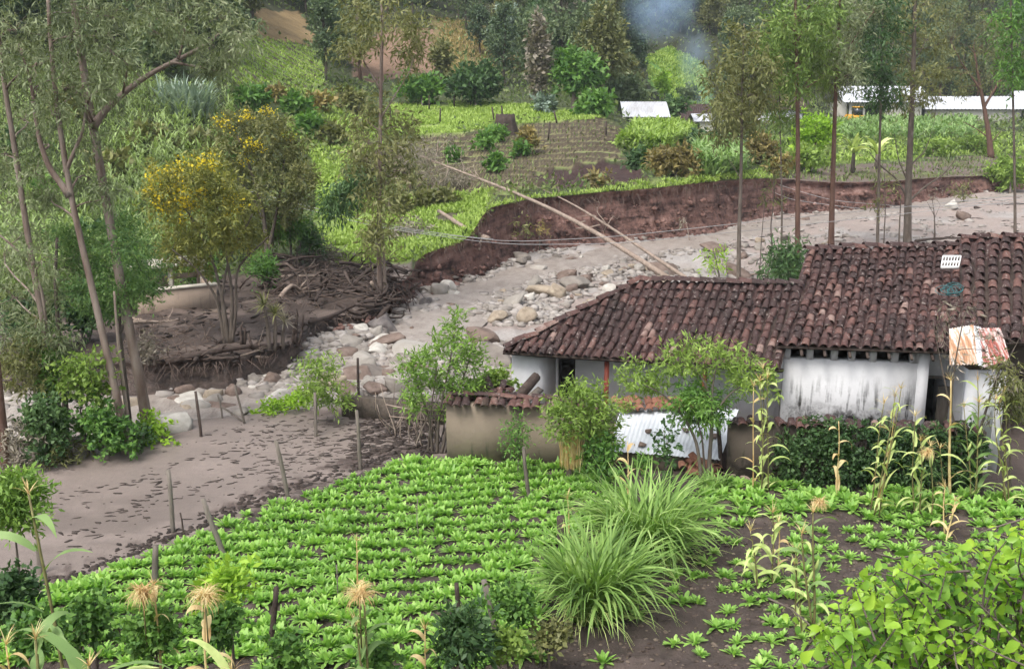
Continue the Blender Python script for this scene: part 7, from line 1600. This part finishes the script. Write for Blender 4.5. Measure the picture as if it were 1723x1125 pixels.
# ------------------------------------------------------------------ far vegetation
def far_bushes():
    spec = dict(L=(0.3, 0.6), wr=0.45, droop=0.1, sprig=0.6, per=9, up=0.3, flat=0.3)
    def B(seed, lab, px, row, rx, ry, brow, leaf, n=1300, sp=None, name='bush', bx=None, cat='bush', bark='bark', tr=0.12, k=14):
        b = ground(bx or px, brow); Y = b[1]; q = ppm(Y); c = at(px, row, Y + rx / q * 0.5); g = rng(seed); R_ = np.array([rx / q, rx / q * 0.8, ry / q])
        cl = [(c + norm(g.normal(size=3)) * R_ * g.uniform(0.3, 0.72), tuple(R_ * 0.42), n // k) for _ in range(k)]
        htree(seed, name, lab, cat, [([b - UP * 0.3, lerp(b, c, 0.5), c], tr, tr * 0.4)], cl, sp or spec, leaf, bark, twigs=2, base=b)
    B(1501, 'rounded rusty green bush at the edge of the field strip', 1138, 274, 42, 28, 300, 'lf_brown', 1700)
    B(1502, 'dark round bush in front of the low hut', 1186, 243, 38, 22, 262, 'lf_dark', 1500); B(1503, 'orange tinged bush left of the eucalyptus pair', 1280, 252, 36, 24, 280, 'lf_brown', 1300)
    B(1504, 'yellow green bush between the straight trunks', 1372, 222, 36, 32, 280, 'lf_lime', 1300); B(1505, 'low yellow green bush below the trunks', 1355, 268, 40, 22, 292, 'lf_bright', 1100); B(1506, 'bright green bush at the right edge of the far bank', 1700, 290, 38, 36, 326, 'lf_bright', 1700)
    B(1507, 'pale yellow shrubs behind the right mud flat', 1570, 248, 46, 16, 264, 'lf_bright', 1000); B(1508, 'low green shrubs right of the forked trunk', 1640, 246, 40, 14, 260, 'lf_bright', 800); B(1509, 'brownish bush right of the orange tinged one', 1312, 280, 22, 20, 298, 'lf_brown', 600)
    B(1510, 'dark bush at the end of the dark ploughed patch', 1075, 268, 20, 20, 285, 'lf_dark', 600); B(1511, 'light bush above the dark ploughed patch', 1060, 240, 26, 14, 255, 'lf_bright', 600); B(1512, 'small bush standing in the dark ploughed patch', 1006, 304, 15, 11, 316, 'lf_brown', 300)
    # on the terraced field
    for i, (px, row, r, br, lf, lab) in enumerate([(816, 240, 15, 256, 'lf_mid', 'left small round tree on the terraced field'), (836, 225, 11, 238, 'lf_mid', 'upper small bush near the stump'), (877, 252, 11, 268, 'lf_mid', 'dark small tree in the middle of the terraced field'), (893, 232, 16, 262, 'lf_brown', 'brownish small tree on the terraced field'),
                                            (760, 262, 12, 274, 'lf_mid', 'lower left small bush on the terraced field'), (832, 276, 10, 288, 'lf_mid', 'lowest small bush on the terraced field'), (718, 340, 16, 352, 'lf_olive', 'small bush on the green field by the fallen log'), (750, 335, 14, 346, 'lf_olive', 'second small bush on the green field'), (670, 345, 18, 362, 'lf_olive', 'straggly bush right of the slim tree')]):
        B(1520 + i, lab, px, row, r, r, br, lf, 420, k=8, tr=0.07)
    # at the foot of the hill
    tree = dict(L=(0.4, 0.8), wr=0.5, droop=0.1, sprig=0.8, per=9, up=0.3, flat=0.3)
    B(1541, 'large round crowned tree with forked trunk behind the meadow', 967, 118, 46, 42, 190, 'lf_mid', 3600, tree, 'broad_tree', cat='tree', tr=0.4, k=22); B(1542, 'dense dark thicket behind the meadow', 800, 138, 58, 38, 182, 'lf_dark', 3000, tree, 'thicket', k=20); B(1543, 'green thicket left of the dark one', 710, 150, 44, 26, 180, 'lf_mid', 1500, tree, 'thicket')
    B(1544, 'leafy bush right of the round crowned tree', 1000, 176, 40, 20, 194, 'lf_mid', 1300, tree); B(1545, 'pale bush at the meadow edge', 920, 178, 18, 12, 190, 'lf_blue', 400, tree); B(1546, 'dark spreading tree in front of the white farmhouse', 1132, 186, 26, 18, 222, 'lf_dark', 1000, tree, 'small_tree', cat='tree', tr=0.2)
    B(1547, 'narrow light green conifer behind the farmhouse', 1118, 146, 10, 24, 178, 'lf_lime', 700, tree, 'conifer', cat='tree'); B(1548, 'dark blue green thicket behind the farmhouse', 1055, 158, 48, 26, 192, 'lf_forest', 2200, tree, 'thicket', k=18); B(1549, 'dark round bush wrapped in smoke', 1160, 160, 20, 18, 190, 'lf_forest', 700, tree)
    B(1550, 'olive tree left of the brown tiled farmhouse', 1235, 195, 34, 30, 232, 'lf_olive', 1500, tree, 'small_tree', cat='tree', tr=0.2)
    B(1551, 'tall brown green poplar at the foot of the hill', 906, 95, 17, 85, 188, 'lf_grey', 2200, tree, 'poplar', cat='tree', tr=0.25, k=26); B(1552, 'second poplar behind the round crowned tree', 962, 40, 14, 60, 130, 'lf_grey', 1200, tree, 'poplar', cat='tree', k=20); B(1553, 'grey green willow on the hill left of the poplar', 850, 50, 32, 46, 115, 'lf_blue', 2000, tree, 'willow', cat='tree', k=18)
    B(1554, 'dark clump of trees at the top above the ochre field', 560, 50, 40, 44, 110, 'lf_forest', 2000, tree, 'thicket', k=18); B(1555, 'yellow tinged bush beside the green terraces', 540, 172, 16, 12, 190, 'lf_brown', 380, tree); B(1556, 'bush row under the green terraces', 420, 170, 34, 18, 192, 'lf_mid', 1000, tree); B(1557, 'small yellow bush by the fence below the terraces', 462, 160, 16, 10, 175, 'lf_brown', 320, tree)
    B(1558, 'dark thicket under the long bough', 270, 80, 60, 40, 130, 'lf_forest', 2600, tree, 'thicket', k=18); B(1559, 'dark grove at the top left of the hill', 390, 40, 40, 40, 90, 'lf_forest', 1600, tree, 'thicket'); B(1560, 'green tree at the edge of the red earth', 742, 100, 20, 26, 150, 'lf_olive', 1000, tree, 'small_tree', cat='tree')
    B(1561, 'tangle of grey brush above the cut bank corner', 770, 308, 36, 14, 322, 'lf_grey', 900, dict(EUC_FAR)); B(1562, 'grey brush on the slipped soil', 690, 390, 46, 14, 404, 'lf_grey', 900, dict(EUC_FAR)); B(1563, 'light brush beside the driftwood pile', 560, 432, 30, 14, 446, 'lf_grey', 700, dict(EUC_FAR))
    for i, (px, row, r, br, lf, lab) in enumerate([(185, 285, 34, 318, 'lf_olive', 'olive shrub in the maize behind the largest eucalyptus'), (250, 240, 30, 268, 'lf_olive', 'olive brush below the reed clump'), (85, 330, 36, 366, 'lf_mid', 'green shrub in the maize between the left trunks'), (330, 250, 26, 276, 'lf_olive', 'dull shrub at the right edge of the maize'), (40, 250, 36, 286, 'lf_dark', 'dark shrub at the left edge of the maize slope'),
                                            (160, 420, 36, 452, 'lf_dark', 'dark shrub at the lower edge of the maize'), (370, 260, 22, 284, 'lf_mid', 'small green shrub left of the grey green tree'), (120, 180, 40, 222, 'lf_olive', 'olive thicket at the top of the maize'), (520, 215, 20, 234, 'lf_mid', 'low hedge bush on the pale green slope'), (560, 230, 18, 246, 'lf_olive', 'olive hedge bush on the pale green slope'), (500, 180, 18, 196, 'lf_mid', 'green bush between the terraces and the slope'), (590, 170, 24, 192, 'lf_olive', 'olive bush left of the meadow')]):
        B(1590 + i, lab, px, row, r, r * 0.75, br, lf, 1000, tree, k=10, tr=0.08)
    # pale giant reed clump
    b = ground(315, 205); g = rng(1570); n = 420; t = thing('reed_clump', 'pale blue grey clump of giant reed on the left slope', 'reeds', b); mb = MB(); r = 2.0 * np.sqrt(g.random(n)); a = g.uniform(0, 6.28, n)
    blades(mb, g, b + np.stack([np.cos(a) * r, np.sin(a) * r * 0.8, g.uniform(0, 2.0, n)], -1), a + g.normal(size=n) * 0.7, g.uniform(0.7, 1.5, n), g.uniform(1.2, 2.6, n), 0.13, g.uniform(0.5, 1.8, n), 4); mb.build('blades', 'lf_blue', t)
    # banana plants
    for i, (px, row, hh, lab) in enumerate([(1434, 292, 3.4, 'ragged banana plant behind the right mud flat'), (1474, 285, 2.6, 'smaller banana plant right of the ragged one')]):
        b = ground(px, row); g = rng(1580 + i); t = thing('banana_plant', lab, 'banana plant', b); MB().tube([b - UP * 0.2, b + UP * hh * 0.5], [0.22, 0.14], 7).build('stem', 'bark', t); n = 11; mb = MB(); blades(mb, g, np.tile(b + UP * hh * 0.5, (n, 1)), g.uniform(0, 6.28, n), g.uniform(0.6, 1.4, n), g.uniform(1.6, 2.6, n), 0.5, g.uniform(0.8, 2.0, n), 6, 0, 0.3); mb.build('leaves', 'maize_pale', t)
far_bushes()

def forest():
    protos = []
    for k in range(8):
        g = rng(1600 + k); H = (9, 7, 11, 8, 6, 12, 7, 9)[k]; W_ = (2.6, 3.2, 2.2, 3.0, 2.8, 2.0, 2.4, 3.4)[k]; mb = MB()
        mb.tube(wob(g, [0, 0, -0.8], [0, 0, H * 0.85], 7, 0.02), np.linspace(0.22, 0.06, 7), 6, 1)
        cl = []
        for _ in range(17):
            z = g.uniform(0.25 if k % 3 else 0.4, 0.97); rr = W_ * math.sin(math.pi * min(1, (z - 0.1) / 0.95)) ** 0.7 * g.uniform(0.2, 0.8); a = g.uniform(0, 6.28)
            c = np.array([math.cos(a) * rr, math.sin(a) * rr, z * H]); cl.append((c, (W_ * 0.36, W_ * 0.36, W_ * 0.3), 170)); mb.tube(wob(g, [0, 0, z * H * 0.7], c, 4, 0.05), np.linspace(0.07, 0.02, 4), 4, 1)
        leaf_cloud(mb, g, cl, dict(L=(0.3, 0.62), wr=0.5, droop=0.15, sprig=0.7, per=9, up=0.3, flat=0.3)); protos.append(mb)
    kinds = [('lf_forest', 'bark'), ('lf_olive', 'bark'), ('lf_euc', 'bark_red'), ('lf_dark', 'bark')]
    ms = {(k, j): protos[k].mesh('hill_tree', list(kinds[j])) for k in range(8) for j in range(4)}
    g = rng(1650); n = 0; keep = []
    tries = 0
    while n < 265 and tries < 9000:
        tries += 1; Y = math.exp(g.uniform(math.log(92), math.log(255))); px = g.uniform(-120, 1850); x = (px - CX) / FPX * (CP * Y + CAMH * SP); z = float(hq(np.array([x]), np.array([Y]))[0]); q = proj(x, Y, z)
        if q[1] < -30 or q[1] > 205: continue
        if any(inpoly(np.array(q[0]), np.array(q[1]), P) for P in (P_MEADOW, P_TERR, P_RED, P_OCHRE, P_GREENT, P_CLEAR)): continue
        if inpoly(np.array(q[0]), np.array(q[1]), [(380, 40), (620, 30), (760, 120), (1010, 165), (1060, 250), (600, 260), (360, 200)]) and g.random() < 0.8: continue
        if q[0] > 1000 and q[1] > 182: continue
        if 565 < q[0] < 890 and q[1] > 12 and g.random() < 0.88: continue
        if 1065 < q[0] < 1215 and q[1] > 60: continue
        if q[0] < 420 and q[1] > 105: continue
        if q[0] >= 420 and q[0] < 1000 and q[1] > 150: continue
        if any(abs(x - a) < 2.6 and abs(Y - b) < 4.5 for a, b in keep): continue
        if inpoly(np.array(q[0]), np.array(q[1]), P_DRYH) and g.random() < 0.75: continue
        keep.append((x, Y)); j = 0 if g.random() < 0.55 else int(g.integers(4)); j = 2 if (q[0] > 1200 and g.random() < 0.3) else j
        o = bpy.data.objects.new('hill_tree', ms[(int(g.integers(8)), j)]); COL.objects.link(o); s = g.uniform(0.75, 1.25); o.location = (x, Y, z); o.scale = (s, s, s * g.uniform(0.9, 1.2)); o.rotation_euler = (0, 0, g.uniform(0, 6.28))
        tag(o, 'leafy tree in the dense wood on the far hillside', 'tree', 'trees of the hillside wood'); n += 1
    print('forest', n)
forest()

def cover_plants():
    g = rng(1700)
    def scatter(n, y0, y1, px0, px1, test):
        Y = np.exp(g.uniform(math.log(y0), math.log(y1), n)); px = g.uniform(px0, px1, n); x = (px - CX) / FPX * (CP * Y + CAMH * SP); z = hq(x, Y); q = proj(x, Y, z); k = test(q[0], q[1], x, Y) & (Y > edge_yt(pxof(x, Y)) + 0.4)
        return np.stack([x, Y, z], -1)[k]
    # maize slope on the left
    C_ = [(-200, 150), (60, 150), (230, 130), (300, 180), (390, 170), (400, 240), (370, 330), (420, 440), (330, 450), (100, 500), (-200, 560)]
    P = scatter(5200, 48, 110, -200, 430, lambda a, b, x, y: inpoly(a, b, C_)); n = len(P); mb = MB()
    for k in range(9):
        hz = g.uniform(0.2, 1.9, n); blades(mb, g, P + np.stack([g.normal(size=n) * 0.05, g.normal(size=n) * 0.05, hz], -1), g.uniform(0, 6.28, n), g.uniform(0.6, 1.3, n), g.uniform(0.5, 0.95, n), 0.1, g.uniform(0.9, 2.1, n), 3)
    tag(mb.build('maize_field', 'maize_far'), 'dense maize field covering the left slope', 'maize', kind='stuff')
    for nm, mt, poly, cnt, L, w_, lab, yy in [('green_crop', 'meadow', P_BRIGHT, 26000, (0.18, 0.4), 0.14, 'bright green low crop on the slope above the bank', (58, 100)), ('meadow_grass', 'meadow', P_MEADOW, 20000, (0.2, 0.45), 0.12, 'short bright meadow grass', (95, 140)), ('mid_grass', 'meadow', P_MID, 9000, (0.2, 0.45), 0.14, 'pale green grass between the bushes on the slope', (85, 140)), ('terrace_crop', 'meadow', P_GREENT, 6000, (0.25, 0.6), 0.14, 'green crop on the distant terraces', (90, 170)), ('strip_grass', 'meadow', P_STRIP, 5000, (0.2, 0.45), 0.1, 'grass on the field strip above the bank', (70, 100)),
                                         ('bank_green', 'meadow', P_RGREEN, 12000, (0.3, 0.7), 0.18, 'low green growth behind the right mud flat', (90, 165)), ('dry_grass', 'drygrass', P_DRYH, 6000, (0.3, 0.7), 0.15, 'dry grass on the hill', (120, 220)), ('bank_weeds', 'scrub', P_RMUD, 2600, (0.2, 0.55), 0.12, 'weeds sprouting on the mud above the right bank', (80, 140)), ('clearing_grass', 'meadow', P_CLEAR, 6000, (0.3, 0.7), 0.2, 'green clearing on the hill', (150, 260)), ('field_weeds', 'scrub', P_TERR, 1200, (0.2, 0.45), 0.1, 'weeds along the terraced ploughed rows', (70, 120))]:
        P = scatter(cnt * 6, yy[0], yy[1], min(p[0] for p in poly) - 20, max(p[0] for p in poly) + 20, lambda a, b, x, y: inpoly(a + 8 * fbm(x * 0.3, y * 0.3, 61), b + 6 * fbm(x * 0.3, y * 0.3, 66), poly) & ((fbm(x * 0.25, y * 0.25, 67) > -0.35) if nm not in ('field_weeds', 'terrace_crop') else (np.modf(terr_phase(x, y))[0] % 1 > 0.42) if nm == 'terrace_crop' else (np.modf(terr_phase(x, y))[0] % 1 < 0.3)))[:cnt]
        n = len(P); mb = MB(); blades(mb, g, P, g.uniform(0, 6.28, n), g.uniform(0.5, 1.4, n), g.uniform(*L, n), w_, g.uniform(0.2, 1.4, n), 2); tag(mb.build(nm, mt), lab, 'vegetation', kind='stuff')
    # crop of broad leaves before the white buildings
    for nm, mt, poly, lab in (('leafy_crop', 'maize', [(1375, 217), (1440, 216), (1460, 211), (1640, 210), (1640, 238), (1400, 240)], 'tall leafy crop in front of the white roofed building'), ('leafy_crop', 'lf_bright', [(1060, 232), (1130, 222), (1170, 235), (1120, 262), (1060, 255)], 'leafy green patch below the white farmhouse'), ('maize_patch', 'maize', [(1170, 262), (1240, 258), (1250, 296), (1180, 300)], 'maize patch between the rusty bush and the orange bush')):
        P = scatter(16000, 75, 170, min(p[0] for p in poly), max(p[0] for p in poly), lambda a, b, x, y: inpoly(a, b, poly))[:1300]; n = len(P); mb = MB()
        for k in range(6): blades(mb, g, P + np.stack([g.normal(size=n) * 0.1, g.normal(size=n) * 0.1, g.uniform(0.1, 1.3, n)], -1), g.uniform(0, 6.28, n), g.uniform(0.4, 1.3, n), g.uniform(0.5, 1.1, n), 0.2, g.uniform(0.6, 1.8, n), 3)
        tag(mb.build(nm, mt), lab, 'vegetation', kind='stuff')
    # scrub everywhere else
    skip = [P_BRIGHT, P_MEADOW, P_RED, P_OCHRE, P_TERR, P_DARK, P_RMUD, P_MUDL, P_SAND, P_GREENT, P_CLEAR, P_STRIP]
    def test(a, b, x, y):
        k = (b > -60) & (b < 600) & (fbm(x * 0.1, y * 0.1, 68) > -0.5)
        for P in skip: k &= ~inpoly(a, b, P)
        return k
    P = scatter(90000, 42, 260, -300, 2000, test); n = len(P); mb = MB(); s = 0.5 + P[:, 1] / 170
    leaf_quads(mb, g, P + np.stack([g.normal(size=n) * 0.3, g.normal(size=n) * 0.3, g.random(n) ** 2 * 1.1 * s], -1), g.normal(size=(n, 3)) + [0, 0, 0.8], g.uniform(0.25, 0.6, n) * s, g.uniform(0.12, 0.3, n) * s)
    tag(mb.build('hillside_scrub', 'scrub'), 'low scrub and undergrowth covering the slopes', 'scrub', kind='stuff')
    # turf hanging over the rim of the cut
    px = g.uniform(700, 1300, 1800); Y = edge_yt(px) + g.uniform(0.1, 0.9, 1800); x = (px - CX) / FPX * (CP * Y + CAMH * SP); P = np.stack([x, Y, hq(x, Y + 0.3)], -1); mb = MB(); n = len(P)
    blades(mb, g, P, g.uniform(0, 6.28, n), g.uniform(0.3, 1.4, n), g.uniform(0.2, 0.5, n), 0.08, g.uniform(0.5, 2.0, n), 3); tag(mb.build('rim_turf', 'meadow'), 'ragged turf along the rim of the cut bank', 'grass', kind='stuff')
cover_plants()

def smoke():
    m = bpy.data.materials.new('smoke'); m.use_nodes = True; t = m.node_tree; t.nodes.clear()
    out = t.nodes.new('ShaderNodeOutputMaterial'); pv = t.nodes.new('ShaderNodeVolumePrincipled'); pv.inputs['Color'].default_value = (0.52, 0.72, 1.0, 1)
    tc = t.nodes.new('ShaderNodeTexCoord'); ln_ = t.nodes.new('ShaderNodeVectorMath'); ln_.operation = 'LENGTH'; t.links.new(tc.outputs['Object'], ln_.inputs[0])
    fall = math_(t, 'SUBTRACT', 1.0, ln_.outputs['Value'], clamp=True); nn = noise(t, 2.2, 3, 0.6, tc.outputs['Object'])
    dn = math_(t, 'MULTIPLY', math_(t, 'MULTIPLY', fall, math_(t, 'MULTIPLY', math_(t, 'SUBTRACT', nn, 0.3), 3.0, clamp=True)), 0.2); t.links.new(dn, pv.inputs['Density']); t.links.new(pv.outputs[0], out.inputs['Volume'])
    me = None
    for i, (px, row, rx, ry, Y) in enumerate([(1186, 165, 22, 44, 150), (1168, 95, 34, 60, 153), (1110, 15, 70, 62, 156)]):
        c = at(px, row, Y); k = ppm(Y); V, F = ico(rng(3), 3, 0.0); V = norm(V)
        me = MB().add(V, F).mesh('smoke', m, smooth=True); o = bpy.data.objects.new('smoke', me); COL.objects.link(o); o.location = tuple(c); o.scale = (rx / k, rx / k, ry / k); tag(o, ['thin blue smoke rising beside the red hut', 'blue smoke drifting over the green clearing', 'wide blue smoke haze at the top of the picture'][i], 'smoke', kind='stuff')
smoke()

def haze():
    m = bpy.data.materials.new('haze'); m.use_nodes = True; t = m.node_tree; t.nodes.clear(); out = t.nodes.new('ShaderNodeOutputMaterial'); pv = t.nodes.new('ShaderNodeVolumePrincipled')
    pv.inputs['Color'].default_value = (0.8, 0.9, 1.0, 1); pv.inputs['Density'].default_value = HAZE; pv.inputs['Anisotropy'].default_value = 0.0; t.links.new(pv.outputs[0], out.inputs['Volume'])
    o = MB().box((0, 200, 62), (900, 480, 130)).build('haze', m); tag(o, 'thin pale air haze over the valley', 'haze', kind='stuff')
HAZE = 0.00022
haze()
